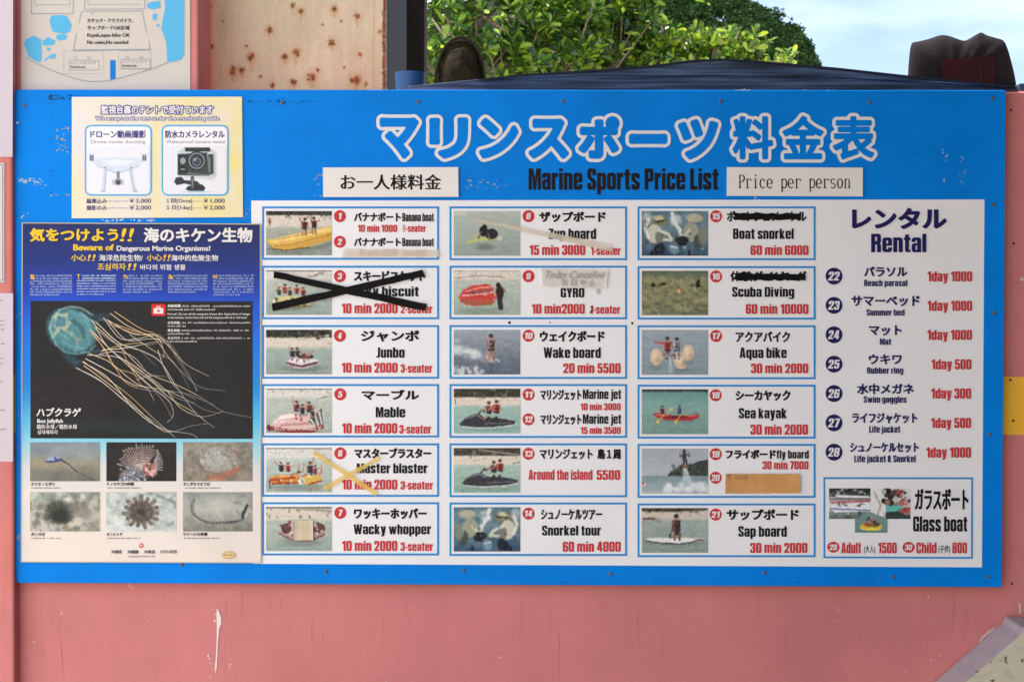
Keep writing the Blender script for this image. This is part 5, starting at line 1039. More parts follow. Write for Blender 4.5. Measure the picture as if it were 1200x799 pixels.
m.text('監視台裏のテントで受付ています', 117.5, 122.8, 251, 135, YD - .0004, PUR, dx=1.25, dy=1.25); m.text('監視台裏のテントで受付ています', 118.6, 123.9, 249.9, 133.9, YD - .0008, WT, dx=.3, dy=.3)
m.text('We accept at the tent under the monitoring table', 111, 136, 257.6, 141.6, YD - .0004, PUR, cap=True, dx=.75, dy=.7); m.text('We accept at the tent under the monitoring table', 111.7, 136.7, 256.9, 140.9, YD - .0008, WT, cap=True, dx=.15, dy=.1)
GR2 = ink(84, 78, 112)
for s, x0, x1, yy in (('編集込み', 101.2, 125.4, 232.7), ('￥3,000', 151.5, 177.2, 232.7), ('撮影のみ', 101.2, 125.4, 240.7), ('￥2,000', 151.5, 177.2, 240.7), ('１回[Once]', 194.8, 225.2, 232.7), ('￥1,000', 238.4, 263.4, 232.7), ('１日[1day]', 194.8, 225.2, 240.7), ('￥2,000', 238.4, 263.4, 240.7)):
    m.text(s, x0, yy, x1, yy + 5.9, YD - .0004, GR2, dx=.16, dy=.12)
for yy in (236, 244):
    for x in np.arange(226.8, 237, 1.9): m.disc(x, yy, .45, .45, YD - .0004, GR2, 6)
    m.micro(126.5, yy - .8, 150.5, yy + 1.2, 1, YD - .0004, PL, 1.1, int(yy), .9, 1)
m.build('lettering', dr)
def rrect(x0, y0, x1, y1, r):
    out = []
    for cx, cy, a0 in ((x1 - r, y0 + r, -90), (x1 - r, y1 - r, 0), (x0 + r, y1 - r, 90), (x0 + r, y0 + r, 180)):
        for a in (0, 30, 60, 90): t = math.radians(a0 + a); out.append((cx + r * math.cos(t), cy + r * math.sin(t)))
    return out
for (x0, x1), (jp, en) in (((99.3, 177.8), ('ドローン動画撮影', 'Drone movie shooting')), ((189.3, 267.8), ('防水カメラレンタル', 'Waterproof camera rental'))):
    m = MB(); m.poly(rrect(x0, 146.6, x1, 229.4, 7), YD - .0004, PBG); m.ring(rrect(x0, 146.6, x1, 229.4, 7), 1.7, YD - .0008, DPB)
    m.text(jp, x0 + 6.4 if 'ド' in jp else x0 + 4.2, 153, x1 - 6.8 if 'ド' in jp else x1 - 4.6, 162, YD - .0008, PUR, dx=.3, dy=.2)
    m.text(en, x0 + 7.2 if 'ド' in jp else x0 + 4.8, 164.2, x1 - 7.5 if 'ド' in jp else x1 - 4.4, 168.2, YD - .0008, PL, cap=True, dx=.06)
    pp = m.build('picture_panel', dr)
    P = Pic(72, 56, 1.9, 9)
    if 'ド' in jp:
        P.c[:] = (226, 228, 236); D = (206, 216, 230)
        P.poly([(3, 17), (14, 14.5), (32, 14), (56, 14.5), (67, 17), (60, 23), (50, 26), (44, 31), (34, 33), (27, 30), (22, 26), (10, 23)], D, 1.5); P.poly([(16, 18), (36, 16), (56, 18), (44, 24), (28, 24)], (224, 230, 238), 3); P.line([(12, 24), (26, 29), (34, 33), (44, 30), (60, 24)], 1.4, (176, 190, 210), 1.6)
        P.line([(21, 28), (19.5, 44), (18, 54)], 3, (196, 206, 222), 1); P.line([(22.6, 28), (20.5, 54)], .9, (150, 164, 188), 1); P.line([(51, 28), (53, 42), (56, 54)], 3, (196, 206, 222), 1); P.line([(49.6, 28), (52, 44), (54, 54)], .9, (150, 164, 188), 1); P.line([(17, 54), (21, 54)], 1.3, (150, 160, 180)); P.line([(53, 54), (58, 54)], 1.3, (150, 160, 180))
        for x in (5.5, 66): P.poly([(x - 2.4, 11), (x + 2.4, 11), (x + 2.6, 18), (x - 2.6, 18)], (136, 142, 160)); P.line([(x - 1.4, 12), (x - 1.4, 17)], .9, (90, 96, 116)); P.line([(x + 1.2, 12), (x + 1.2, 17)], .9, (90, 96, 116)); P.line([(x - 5, 9.5), (x + 5, 9.8)], .7, (196, 200, 214))
        P.line([(36, 32), (36, 38)], 3.4, (120, 126, 140)); P.blob(36, 43, 4.6, 4.4, (150, 152, 164)); P.blob(36, 43.5, 2.6, 2.6, (50, 50, 60)); P.blob(36, 43.5, 1, 1, (96, 100, 120)); P.line([(30, 41), (30.5, 46)], 1.6, (170, 172, 184)); P.line([(42, 41), (41.5, 46)], 1.6, (186, 188, 200)); P.blob(21, 26, 1, 1, (110, 116, 136)); P.blob(51, 26, 1, 1, (110, 116, 136))
    else:
        P.c[:] = (226, 227, 232); K = (44, 50, 54)
        P.poly([(16, 8), (20, 4), (56, 4), (61, 9), (61, 37), (56, 40), (16, 36)], (196, 202, 206), 1.4); P.poly([(24, 2), (53, 2), (54, 7), (25, 7)], K); P.poly([(16, 10), (50, 8), (52, 36), (16, 35)], (58, 64, 66)); P.poly([(17, 11), (27, 10), (28, 33), (17, 33)], (40, 46, 48)); P.blob(22, 18, 3.2, 4, (150, 158, 160)); P.blob(22, 27, 3, 2, (30, 34, 36)); P.line([(20, 28), (24, 28)], 1, (200, 204, 206))
        P.blob(38, 18, 11, 11.5, (34, 40, 42)); P.blob(38, 18, 9.2, 9.6, (150, 162, 166)); P.blob(38, 18, 8, 8.4, (44, 52, 56)); P.blob(38, 19, 5.2, 5.4, (96, 110, 118)); P.blob(38, 19, 3.4, 3.6, (50, 62, 76)); P.blob(36, 16.5, 1.8, 1.6, (150, 164, 174), 1.5)
        P.poly([(51, 10), (58, 10), (58, 33), (52, 35)], (54, 60, 60)); P.line([(53, 14), (53, 31)], 1, (150, 156, 158)); P.line([(57.5, 9), (58, 36)], 1.4, (170, 176, 180)); P.line([(28, 33), (50, 35)], 1.6, (110, 116, 116)); P.line([(15, 38), (58, 41)], 1.2, (206, 210, 212))
        P.poly([(14, 38), (20, 37), (24, 41), (38, 42), (42, 46), (36, 48), (24, 45), (15, 47), (12, 43)], K); P.poly([(28, 48), (44, 46), (48, 50), (46, 54), (30, 54), (25, 52)], (40, 44, 46)); P.line([(33, 38), (33, 50)], 4, (70, 74, 76)); P.line([(33, 40), (33, 49)], .9, (150, 154, 156)); P.blob(38, 55, 14, 1.3, (150, 190, 204), 1.5, 0, .7)
    xa = x0 + 2.5
    P.mesh('picture', [(xa, 171), (x1 - 2.5, 171), (x1 - 2.5, 226), (xa, 226)], YD - .0008, pp, LAMI)

# =================================================================== JELLYFISH WARNING POSTER
YJ = -.0026
jf = thing('warning_poster', 'blue dangerous marine organisms poster with large jellyfish photo at the left', 'poster', (at(165, 650, YJ).x, YJ, at(165, 659, YJ).z))
JQ = [(25.6, 260.8), (305.6, 262.2), (306.4, 659.6), (24.4, 658.6)]
P = Pic(280, 398, .45, 8)
P.vgrad([(0, (15, 28, 88)), (45, (8, 38, 118)), (80, (2, 56, 168)), (100, (0, 82, 204)), (135, (0, 110, 216)), (190, (20, 130, 214)), (235, (90, 186, 220)), (262, (150, 206, 220)), (285, (206, 210, 208)), (315, (222, 214, 206)), (398, (224, 214, 204))]); P.noise(3, 40, None, 2)
P.mesh('sheet', JQ, YJ, jf, LAMI)
m = MB(); TAPE = mat('old_laminate_edge', (.50, .44, .28), .4, .4)
m.ring(JQ, 1.1, YJ - .0003, TAPE); m.build('laminate_edge', jf)
YEL = mat('yellow_print', (.78, .52, .03), .55, .2); YT = YJ - .0008; PW = mat('poster_white', (.74, .72, .70), .55, .2); PS = mat('poster_shadow', (.004, .006, .05), .5, .3)
m = MB()
m.text('気をつけよう', 35.6, 268.4, 139.4, 284, YJ - .0004, PS, dx=.8, dy=.7); m.text('海のキケン生物', 169.2, 267.8, 296.8, 285, YJ - .0004, PS, dx=.8, dy=.7)
m.text('気をつけよう', 34.8, 267.4, 138.6, 283.2, YT, YEL, dx=.7, dy=.55); m.text('!!', 142, 267.6, 156, 283, YT, YEL, dx=.6, dy=.2, slant=.25)
m.text('海のキケン生物', 168.4, 266.8, 296, 284.3, YT, PW, dx=.7, dy=.6)
m.text('Beware of', 85.7, 286.3, 133.6, 293.6, YT, YEL, cap=True, dx=.5, dy=.3); m.text('Dangerous Marine Organisms!', 136.7, 288, 246.4, 294, YT, PW, cap=True, dx=.25, dy=.18)
m.text('小心', 83.3, 298, 101, 305.8, YT, YEL, dx=.2, dy=.15); m.text('!!', 103, 298.2, 111.5, 305.8, YT, YEL, dx=.25, dy=.1, slant=.25); m.text('海洋危险生物/', 116, 298.3, 167.4, 306, YT, PW, dx=.12, dy=.1)
m.text('小心', 171.8, 298, 190, 305.8, YT, YEL, dx=.2, dy=.15); m.text('!!', 191.5, 298.2, 199.3, 305.8, YT, YEL, dx=.25, dy=.1, slant=.25); m.text('海中的危險生物', 200.6, 298.6, 255.6, 306, YT, PW, dx=.15, dy=.12)
m.text('조심하자', 114.2, 308.4, 147.5, 316.6, YT, YEL, dx=.2, dy=.15); m.text('!!', 150, 308.6, 159.6, 316.4, YT, YEL, dx=.25, dy=.1, slant=.25); m.text('바다의 위험 생물', 164.3, 309.8, 217.4, 316.4, YT, PW, dx=.12, dy=.1)
BL2 = mat('pale_blue_print', (.42, .52, .72), .55, .2)
for i, (xa, xb, ln) in enumerate(((35.2, 84.8, 8), (90, 136, 8), (144, 190.4, 7), (196.9, 243.5, 7), (249.6, 297.2, 8))):
    hgt = 25.5 / 8
    m.micro(xa + 6.5, 321.6, xb, 321.6 + 2 * hgt, 2, YT, BL2, 1.3 if i != 1 else .8, i + 30, .9, 1, .7); m.micro(xa, 321.6 + 2 * hgt, xb, 321.6 + ln * hgt, ln - 2, YT, BL2, 1.3 if i != 1 else .8, i + 40, .92, .7, .7 if i != 1 else .5)
    m.text('猛T为為바'[i], xa + .2, 321.6, xa + (5.6 if i != 1 else 4), 327.2, YT, YEL, dx=.15, dy=.1)
m.build('lettering', jf)
# the jellyfish photo
BX, BY = 35.8, 352.8
P = Pic(260.2, 160.8, 1.55, 14); P.c[:] = (13, 12, 14); P.noise(4, 34, 44, 3); P.noise(2, 12, None, 2); P.c = np.clip(P.c, 5, 40)
def jl(x, y): return (x - BX, y - BY)
P.blob(*jl(60, 470), 50, 26, (24, 22, 22), 40, 0, .6); P.blob(*jl(120, 499), 160, 8, (16, 44, 48), 9, 2, .55); 
# bell
cx, cy = jl(85, 387)
P.blob(cx - 1, cy, 30, 25, (52, 112, 122), 6, 28, .95); P.blob(cx, cy, 26, 21, (78, 140, 146), 12, 28, .7); P.poly([jl(70, 410), jl(82, 414), jl(97, 424), jl(89, 431), jl(80, 424)], (26, 76, 88), 6, .8); P.poly([jl(100, 368), jl(126, 366), jl(130, 368), jl(124, 378), jl(112, 376)], (26, 70, 80), 6, .7); P.poly([jl(95, 413), jl(118, 408), jl(120, 412), jl(104, 416)], (30, 86, 98), 4, .7)
for pts, wd, c, al in (([(62, 395), (58.5, 385), (62, 372), (70, 363), (82, 359), (96, 361), (108, 369)], 2, (150, 196, 196), .8), ([(62, 395), (66, 404), (76, 412), (90, 415), (104, 412), (112, 405)], 1.8, (120, 184, 186), .75),
    ([(64, 392), (70, 384), (77, 385), (82, 378)], 3.4, (206, 190, 150), .6), ([(65, 372), (68, 368), (76, 370), (79, 368)], 2.8, (214, 196, 156), .65), ([(77, 368), (79, 376), (76, 386), (84, 392)], 2.4, (196, 186, 150), .55), ([(66, 372), (64, 381), (68, 388)], 2.2, (190, 176, 140), .6), ([(70, 372), (74, 374), (75, 380), (69, 381), (68, 374)], 1.2, (60, 120, 130), .7),
    ([(80, 364), (92, 370), (102, 376), (106, 386)], 4, (96, 160, 166), .5), ([(84, 388), (90, 398), (92, 406), (88, 412)], 2, (180, 176, 150), .45), ([(88, 396), (94, 398), (96, 393), (90, 402)], 1.6, (200, 170, 120), .5), ([(94, 366), (104, 374), (113, 378)], 2.2, (150, 200, 200), .6), ([(100, 376), (106, 390), (104, 402), (96, 410)], 3.5, (84, 150, 158), .5), ([(74, 400), (84, 406), (96, 408)], 2.4, (110, 176, 180), .5), ([(62, 381), (72, 392), (80, 396)], 1.4, (160, 190, 180), .45), ([(86, 376), (96, 384), (98, 394)], 5, (30, 76, 90), .6), ([(112, 378), (118, 374), (126, 376)], 1.4, (110, 150, 150), .6)):
    P.line([jl(*p) for p in pts], wd, c, 2.2, al)
P.noise(5, 4, None, 2)
P.c = np.clip(P.c, 5, 255)
ph = P.mesh('jellyfish_photo', [(BX, BY), (BX + 260.2, BY + .4), (BX + 260.4, BY + 161.2), (BX - .2, BY + 160.6)], YJ - .0004, jf, LAMI, soft=1)
T = [((134, 365), (165, 385), (186, 394), (216, 425), (245, 441)), ((129, 367), (150, 382), (178, 395), (200, 407), (222, 440), (231, 459)), ((125, 374), (148, 398), (175, 397), (196, 400), (212, 420)), ((126, 375), (155, 391), (182, 393), (192, 412), (190, 420)),
 ((127, 377), (155, 387), (180, 396), (203, 425), (232, 452), (264, 458)), ((121, 372), (140, 396), (160, 397), (182, 393), (197, 402), (206, 418), (232, 458)), ((113, 378), (140, 402), (168, 412), (188, 424), (205, 450), (228, 482), (251, 501)), ((108, 375), (125, 405), (150, 425), (180, 445), (205, 465), (228, 472)),
 ((104, 387), (122, 408), (136, 432), (150, 450), (178, 458), (203, 458)), ((106, 386), (128, 408), (150, 428), (176, 452), (198, 470), (203, 486), (196, 495)), ((112, 382), (142, 408), (172, 436), (205, 450), (231, 463), (262, 482), (295, 489)), ((102, 416), (135, 418), (160, 430), (190, 455), (221, 462), (252, 475)),
 ((97, 423), (120, 440), (150, 462), (180, 490), (205, 512)), ((98, 428), (125, 448), (152, 470), (184, 500), (200, 506), (224, 499), (245, 496)), ((89, 431), (115, 444), (140, 464), (170, 487), (190, 500), (206, 513)), ((100, 420), (130, 436), (155, 450), (172, 455), (181, 470)),
 ((118, 412), (140, 405), (162, 402), (176, 404), (190, 399)), ((116, 415), (136, 412), (156, 418), (172, 436), (196, 468)), ((120, 410), (145, 408), (165, 404), (185, 400)), ((104, 414), (128, 424), (150, 442), (166, 452), (196, 458), (222, 470), (240, 480), (258, 484)), ((109, 390), (124, 412), (134, 430), (160, 440), (188, 466), (202, 490)),
 ((97, 424), (128, 444), (158, 480), (190, 502), (222, 508), (232, 513)), ((150, 428), (178, 447), (200, 467), (235, 488), (240, 497)), ((185, 410), (192, 430), (206, 454), (230, 468)), ((140, 402), (150, 425), (165, 450), (176, 458)), ((152, 392), (182, 412), (204, 425), (222, 455)), ((160, 445), (178, 440), (200, 442)), ((196, 458), (212, 478), (236, 488), (262, 482)), ((128, 380), (165, 392), (188, 393), (204, 412)), ((110, 384), (135, 402), (160, 408), (182, 428)), ((90, 431), (120, 448), (146, 470), (176, 496))]
m = MB(); TC = [ink(212, 202, 184), ink(198, 182, 150), ink(182, 176, 166), ink(134, 142, 142), ink(194, 160, 112)]
def catmull(p, n=7):
    p = [np.array(a, float) for a in p]; p = [2 * p[0] - p[1]] + p + [2 * p[-1] - p[-2]]; out = []
    for i in range(1, len(p) - 2):
        for j in range(n):
            t = j / n; out.append(.5 * (2 * p[i] + (p[i + 1] - p[i - 1]) * t + (2 * p[i - 1] - 5 * p[i] + 4 * p[i + 1] - p[i + 2]) * t * t + (3 * p[i] - p[i - 1] - 3 * p[i + 1] + p[i + 2]) * t ** 3))
    return out + [p[-2]]
for i, t_ in enumerate(T):
    q = catmull(t_); n = len(q); far = t_[-1][0] > 240
    w0 = .82 if i < 24 else .58
    wds = [w0 * (1 - .62 * j / n) for j in range(n)]
    k = n * 2 // 3
    taper(q[:k + 1], wds[:k + 1], YT - .00001 * i, TC[(i * 7) % 3 if i % 4 else 4], m); taper(q[k:], wds[k:], YT - .00001 * i, TC[3] if i % 3 else TC[2], m)
# first-aid box
RDI = ink(196, 44, 44); m.poly(rrect(177.4, 356.2, 194, 370.2, 2.2), YT, RDI); m.rect(180, 361, 191.4, 367.6, YT - .0004, PW); m.ring([(183.4, 358.6), (188, 358.6), (188, 361.2), (183.4, 361.2)], .8, YT - .0004, PW); m.rect(185.3, 362.4, 186.2, 366.2, YT - .0006, RDI); m.rect(183.9, 363.9, 187.6, 364.8, YT - .0006, RDI)
W3 = ink(206, 202, 198)
m.text('応急処置:', 196.4, 356.6, 212.5, 360, YT, PW, dx=.15, dy=.1); m.micro(213.5, 357.4, 293.5, 360, 1, YT, W3, 1.3, 3, .92, 1, .8); m.micro(196.4, 361.4, 293, 364.2, 1, YT, W3, 1.3, 4, .92, .58, .8)
m.text('First aid : Do not rub the stung part of your skin. Apply plenty of vinegar', 196.4, 366.6, 293.2, 369.8, YT, W3, dx=.04)
m.text('to the tentacles, remove them and cool the stung area with ice or cold water.', 196.4, 370.8, 290, 374, YT, W3, dx=.04)
for j, (yy, hd) in enumerate(((376.4, '应急措施:'), (385.4, '應急措施:'), (394.4, '응급처치:'))):
    m.text(hd, 196.4, yy, 211.5, yy + 3.2, YT, W3, dx=.1); m.micro(213, yy + .5, 293.3, yy + 3, 1, YT, W3, 1.3, 60 + j, .88, 1, .8); m.micro(196.4, yy + 4.4, 293, yy + 7, 1, YT, W3, 1.3, 70 + j, .9, (.22, .27, .36)[j], .8)
m.text('ハブクラゲ', 43, 477.6, 94.6, 488, YT, PW, dx=.35, dy=.3, slant=.12); m.text('Box Jellyfish', 43.6, 490.8, 73.8, 495.3, YT, PW, cap=True, dx=.22, dy=.15); m.text('箱形水母／箱形水母', 43, 497, 90.2, 502.6, YT, W3, dx=.1, dy=.05); m.text('상자해파리', 43.8, 503.6, 67.2, 508.8, YT, W3, dx=.1)
m.build('photo_overprint', ph)
# six smaller photographs
def c1(P): 
    P.vgrad([(0, (116, 132, 146)), (14, (128, 138, 140)), (24, (142, 136, 116)), (46, (104, 108, 98))]); P.noise(9, 16, 9, 3, tint=(1, .9, .7)); P.blob(55, 12, 22, 8, (156, 166, 162), 14, 10, .5); P.blob(18, 24, 22, 3, (160, 140, 110), 4, -4, .6)
    P.poly([(18, 22), (23, 17), (31, 16), (36, 20), (32, 23), (21, 24)], (150, 160, 184), 1.4); P.line([(19, 23), (28, 23), (36, 20)], 2.2, (40, 52, 120), 1.4); P.line([(29, 18), (33, 22)], 2, (56, 66, 140), 1.5); P.line([(35, 21), (44, 25), (54, 34), (64, 40), (76, 45)], 1.3, (64, 66, 76), 1.2); P.line([(36, 21), (42, 24)], 2, (50, 56, 90), 1.2)
def c2(P):
    P.c[:] = (24, 23, 22); P.noise(5, 9, None, 2); bx, by = 41, 34
    for i in range(19):
        a = math.radians(-168 + i * 6.6); l = 29 + P.r.uniform(-3, 3); e_ = (bx + math.cos(a) * l * .95, by - 2 + math.sin(a) * l); P.line([(bx, by), e_], 1.6, (186, 172, 166), 1, .9)
        for k in np.arange(.35, 1, .11): P.blob(bx + (e_[0] - bx) * k, by + (e_[1] - by) * k, .8, .8, (96, 52, 48), .8, 0, .8)
    for i in range(8):
        a = math.radians(-50 + i * 9); P.line([(52, 32), (52 + math.cos(a) * 14, 28 + math.sin(a) * 22)], 1.3, (200, 190, 186), 1, .85)
    P.blob(30, 38, 15, 8, (120, 126, 134), 3, -15, .9); P.spots(130, 16, 30, 46, 46, .5, 1.3, [(206, 206, 210), (70, 76, 96), (150, 110, 100), (110, 130, 156)], .8, .8); P.blob(50, 32, 8, 8, (146, 92, 84), 2); P.blob(55, 36, 4.5, 4, (206, 160, 146), 1.5); P.spots(34, 43, 24, 58, 42, .5, 1.4, [(226, 206, 200), (110, 56, 52), (190, 130, 120)], .8, .8); P.line([(46, 30), (54, 40)], 1.2, (230, 220, 214)); P.blob(51, 31, .9, .9, (20, 20, 20))
def c3(P):
    P.vgrad([(0, (140, 134, 122)), (46, (128, 122, 108))]); P.noise(16, 8, None, 3, tint=(1, .95, .9)); P.noise(10, 3, None, 2); P.blob(42, 20, 24, 17, (150, 146, 134), 2, 6); P.blob(38, 20, 15, 12, (168, 172, 164), 8, 0, .8); P.line([(20, 14), (18, 24), (26, 34), (40, 37), (56, 34), (64, 24)], 1.6, (146, 90, 70), 2, .8); P.line([(22, 10), (34, 4), (50, 3), (62, 12), (66, 20)], 1.4, (110, 96, 84), 2, .7); P.line([(30, 42), (44, 42), (58, 36), (64, 32)], 4.6, (176, 98, 66), 2.4, .9); P.line([(34, 44), (50, 44)], 2, (206, 150, 120), 2, .7)
    P.spots(90, 20, 6, 62, 32, .6, 1.6, [(196, 198, 190), (110, 108, 98), (150, 120, 100)], 1.2, .5); P.spots(60, 0, 0, 82, 46, .8, 2.2, [(170, 150, 130), (100, 98, 88), (150, 100, 84)], 1.5, .45)
def c4(P):
    P.vgrad([(0, (150, 156, 146)), (46, (166, 162, 146))]); P.noise(26, 9, None, 3); P.noise(16, 3, None, 2); P.spots(70, 0, 0, 82, 46, 1.5, 5, [(206, 206, 194), (120, 122, 110), (180, 178, 162), (96, 100, 88)], 2.5, .5); P.blob(34, 24, 15, 12, (52, 60, 50), 9, 0, .95); P.blob(30, 17, 9, 7, (70, 84, 62), 7, 0, .7); P.blob(36, 28, 10, 8, (30, 34, 32), 6, 0, .9)
    for i in range(60): a = P.r.uniform(0, 6.28); P.line([(33 + math.cos(a) * 8, 25 + math.sin(a) * 7), (33 + math.cos(a) * P.r.uniform(14, 20), 25 + math.sin(a) * P.r.uniform(11, 16))], .6, (38, 42, 38), .8, .5)
    P.blob(60, 22, 14, 9, (116, 112, 100), 9, 0, .6); P.blob(56, 34, 5, 5, (200, 190, 172), 3, 0, .8); P.blob(48, 38, 4, 3.4, (206, 198, 180), 3, 0, .8); P.blob(33, 44, 4, 2, (90, 120, 150), 2, 30, .7); P.blob(20, 6, 10, 5, (110, 130, 112), 6, 0, .6)
def c5(P):
    P.vgrad([(0, (176, 186, 180)), (46, (196, 204, 198))]); P.noise(18, 10, 6, 3); P.spots(30, 0, 0, 82, 46, 1.5, 4, [(216, 222, 216), (150, 162, 158), (96, 116, 120)], 2.5, .5); cx, cy = 41, 23; P.line([(60, 4), (80, 12)], 3, (92, 112, 116), 3, .7)
    for i in range(15):
        a = i * 2 * math.pi / 15 + .1; l = 20 if i % 2 else 18; P.line([(cx, cy), (cx + math.cos(a) * l * 1.05, cy + math.sin(a) * l * .92)], 4.6, (104, 96, 84), 1.5, .95); P.line([(cx, cy), (cx + math.cos(a) * l * .98, cy + math.sin(a) * l * .86)], 1.4, (150, 140, 122), 1.4, .6)
    P.blob(cx, cy, 14, 12.5, (84, 76, 68), 3); P.spots(150, 23, 7, 59, 39, .4, 1, [(150, 142, 126), (48, 44, 42), (120, 104, 90)], .8, .6); P.blob(cx, cy, 5, 4.5, (56, 52, 50), 3)
def c6(P):
    P.vgrad([(0, (150, 156, 152)), (20, (182, 186, 174)), (46, (134, 134, 124))]); P.noise(11, 8, None, 3); P.noise(7, 2.5, None, 2); P.blob(44, 14, 20, 10, (206, 208, 194), 14, 0, .7); P.hmul(.94, .9); q = catmull([(13, 9), (10.5, 17), (14, 27), (28, 35), (48, 35.5), (68, 33), (71, 24), (76, 15)], 10)
    P.line(q, 2.6, (62, 66, 66), 1.2); P.line(q[:40], 1.6, (80, 86, 84), 1)
    for i, p in enumerate(q):
        if i % 2: P.blob(p[0], p[1], .7, 1.4, (140, 146, 138) if i < 55 else (28, 30, 32), .9, 0, .7)
    P.spots(14, 60, 2, 82, 28, .8, 2, [(110, 112, 108)], 1.6, .5); P.line([(70, 30), (76, 16)], 2.4, (40, 42, 44), 1.2, .8)
CAPT = (('カツオノエボシ', 36.3, 64.6), ('ミノカサゴの仲間', 124.8, 156.6), ('オニダルマオコゼ', 214.6, 246), ('ガンガゼ', 36.3, 52.6), ('オニヒトデ', 124.8, 143.6), ('ウミヘビの仲間', 214.6, 242.8))
for i, fn in enumerate((c1, c2, c3, c4, c5, c6)):
    xa, xb = ((35.2, 117.2), (124.6, 206.6), (214.4, 295.8))[i % 3]; ya, yb = ((518, 563.6), (576.4, 622.4))[i // 3]
    P = Pic(82, 46, 1.7, 80 + i); fn(P)
    pm = P.mesh('animal_photo', [(xa, ya), (xb, ya), (xb, yb), (xa, yb)], YJ - .0004, jf, LAMI, soft=1)
    m = MB(); s, ca, cb = CAPT[i]; m.text(s, ca, yb + 1.3, cb, yb + 5.3, YT, ink(44, 42, 46), dx=.16, dy=.12); m.micro(xa + 1, yb + 7, xa + 36 + (i % 3) * 4, yb + 9, 1, YT, ink(140, 132, 126), .9, i, .9, 1, .8); m.build('caption', pm)
m = MB(); DG = ink(84, 80, 80)
for s, xa, xb in (('沖縄県', 130.2, 143), ('沖繩縣', 149, 162.4), ('沖绳县', 168.4, 181.8), ('오키나와현', 187.4, 207)): m.text(s, xa, 644.2, xb, 648.4, YT, DG, dx=.12, dy=.08)
m.text('OKINAWA PREFECTURE', 150.4, 650.7, 181.6, 652.7, YT, DG)
m.disc(165.4, 638.8, 2.7, 2.7, YT, RDI, 20); m.disc(165.4, 638.2, 1.7, 1.7, YT - .0002, PW, 16); m.disc(165.4, 637.6, .9, .9, YT - .0004, RDI, 12)
m.disc(268.3, 650, 8.6, 4.4, YT, ink(186, 158, 98), 24); m.disc(268.3, 650, 7.4, 3.3, YT - .0002, ink(206, 182, 130), 24); m.micro(262.5, 649, 274.5, 651.2, 1, YT - .0004, ink(150, 120, 70), 1, 5, .9, 1, .8)
m.build('footer', jf)

# =================================================================== MAP POSTER (on the tall part of the wall)
YM = YW - .0015
mp_ = thing('beach_map', 'white beach zone map with blue rock shapes pinned above the price board', 'poster', (at(124, 100, YM).x, YM, at(124, 104, YM).z))
m = MB(); MPW = mat('map_paper', pc(190, 184, 175), .6, .3, .03, 8)
A = [at(*p, YM) for p in ((24.8, -60), (222.6, -60), (223, 112), (24.9, 112))]; Bk = [a + Vector((0, .001, 0)) for a in A]
m.add(A + Bk, [(3, 2, 1, 0), (4, 5, 6, 7)] + [(i, (i + 1) % 4, 4 + (i + 1) % 4, 4 + i) for i in range(4)], MPW); m.build('sheet', mp_)
m = MB(); y1_, y2_ = YM - .0004, YM - .0008; SBL = ink(84, 168, 208); GL = ink(132, 146, 158); BBL = ink(8, 116, 200); DT = ink(70, 66, 66)
z = lambda *p: [(a / 6.66, b / 6.66) for a, b in p]; zr = lambda *p: [(120 + a / 6.66, b / 6.66) for a, b in p]
for pts in (z((385, 165), (400, 125), (460, 120), (522, 126), (560, 200), (545, 250), (505, 268), (410, 250)), z((440, 275), (500, 268), (528, 285), (515, 308), (460, 320), (440, 305)), z((330, 325), (375, 292), (430, 320), (425, 350), (360, 360), (330, 350)),
            z((185, 345), (200, 310), (265, 280), (322, 310), (326, 470), (305, 490), (255, 465), (215, 430), (205, 385)), z((362, 378), (382, 372), (398, 388), (380, 400), (364, 392)), z((388, 432), (432, 418), (434, 455), (405, 464), (385, 450), (352, 482), (345, 470)),
            zr((482, -300), (640, -300), (640, 430), (610, 470), (540, 488), (505, 480), (502, 400), (495, 320), (460, 230), (470, 150), (488, 80)), zr((345, 35), (375, 20), (450, 8), (456, 60), (400, 78), (355, 68)), zr((392, 118), (410, 106), (428, 112), (424, 155), (405, 163), (390, 145)), zr((420, 195), (445, 190), (448, 208), (424, 212))):
    m.poly(pts, y1_, SBL)
m.rect(129, 70.9, 135.1, 93.6, y2_, BBL)
def LN(*p, wd=.6, mm=GL): m.stroke(p, wd, y2_ - .0001, mm)
LN((36.5, -20), (36.5, 16.2), (85.6, 16.2), (85.6, -20)); LN((40.5, -20), (40.5, 6), (81.6, 6), (81.6, -20), wd=.45)
LN((99, -20), (99, 11.3), (169.5, 10.8), (169.5, -20)); LN((103, -20), (103, 5.6), (165, 5.3), wd=.4)
LN((92.4, 27.6), (95.3, 13.8), (166.5, 13.3), (171.6, 39.6)); LN((89.6, 40), (85.6, 58.8), (175.6, 58), (174.2, 48.5)); LN((85.6, 59.6), (175.6, 58.8), wd=.4)
q = catmull([(30.8, 68.3), (50, 78), (72, 87.2), (97.6, 94.8), (120, 95.4), (138, 92.2), (176, 81.5), (198, 72.8)], 5); LN(*q, wd=.75)
for bx in ([(74.6, 60.2), (120.6, 60.2), (120.6, 86.6), (74.6, 86.6), (74.6, 60.2)], [(138.8, 60), (176.7, 59.5), (176.7, 81.6), (138.8, 81.6), (138.8, 60)]): m.dashed(bx, .5, y2_, GL)
m.ring([(81, 70.9), (116, 70.9), (116, 82.6), (81, 82.6)], .5, y2_, GL); m.ring([(141.5, 69.4), (176, 69.4), (176, 80.8), (141.5, 80.8)], .5, y2_, GL)
for x, y in ((88, 67.8), (103.6, 67.8), (149, 67), (165, 67)): m.rect(x - 1.8, y - 1.6, x + 1.8, y + 1.6, y2_, ink(170, 172, 170))
m.disc(108.2, 16.6, 1.4, 1, y2_, ink(160, 160, 160), 10)
m.build('printed_map', mp_)
m = MB()
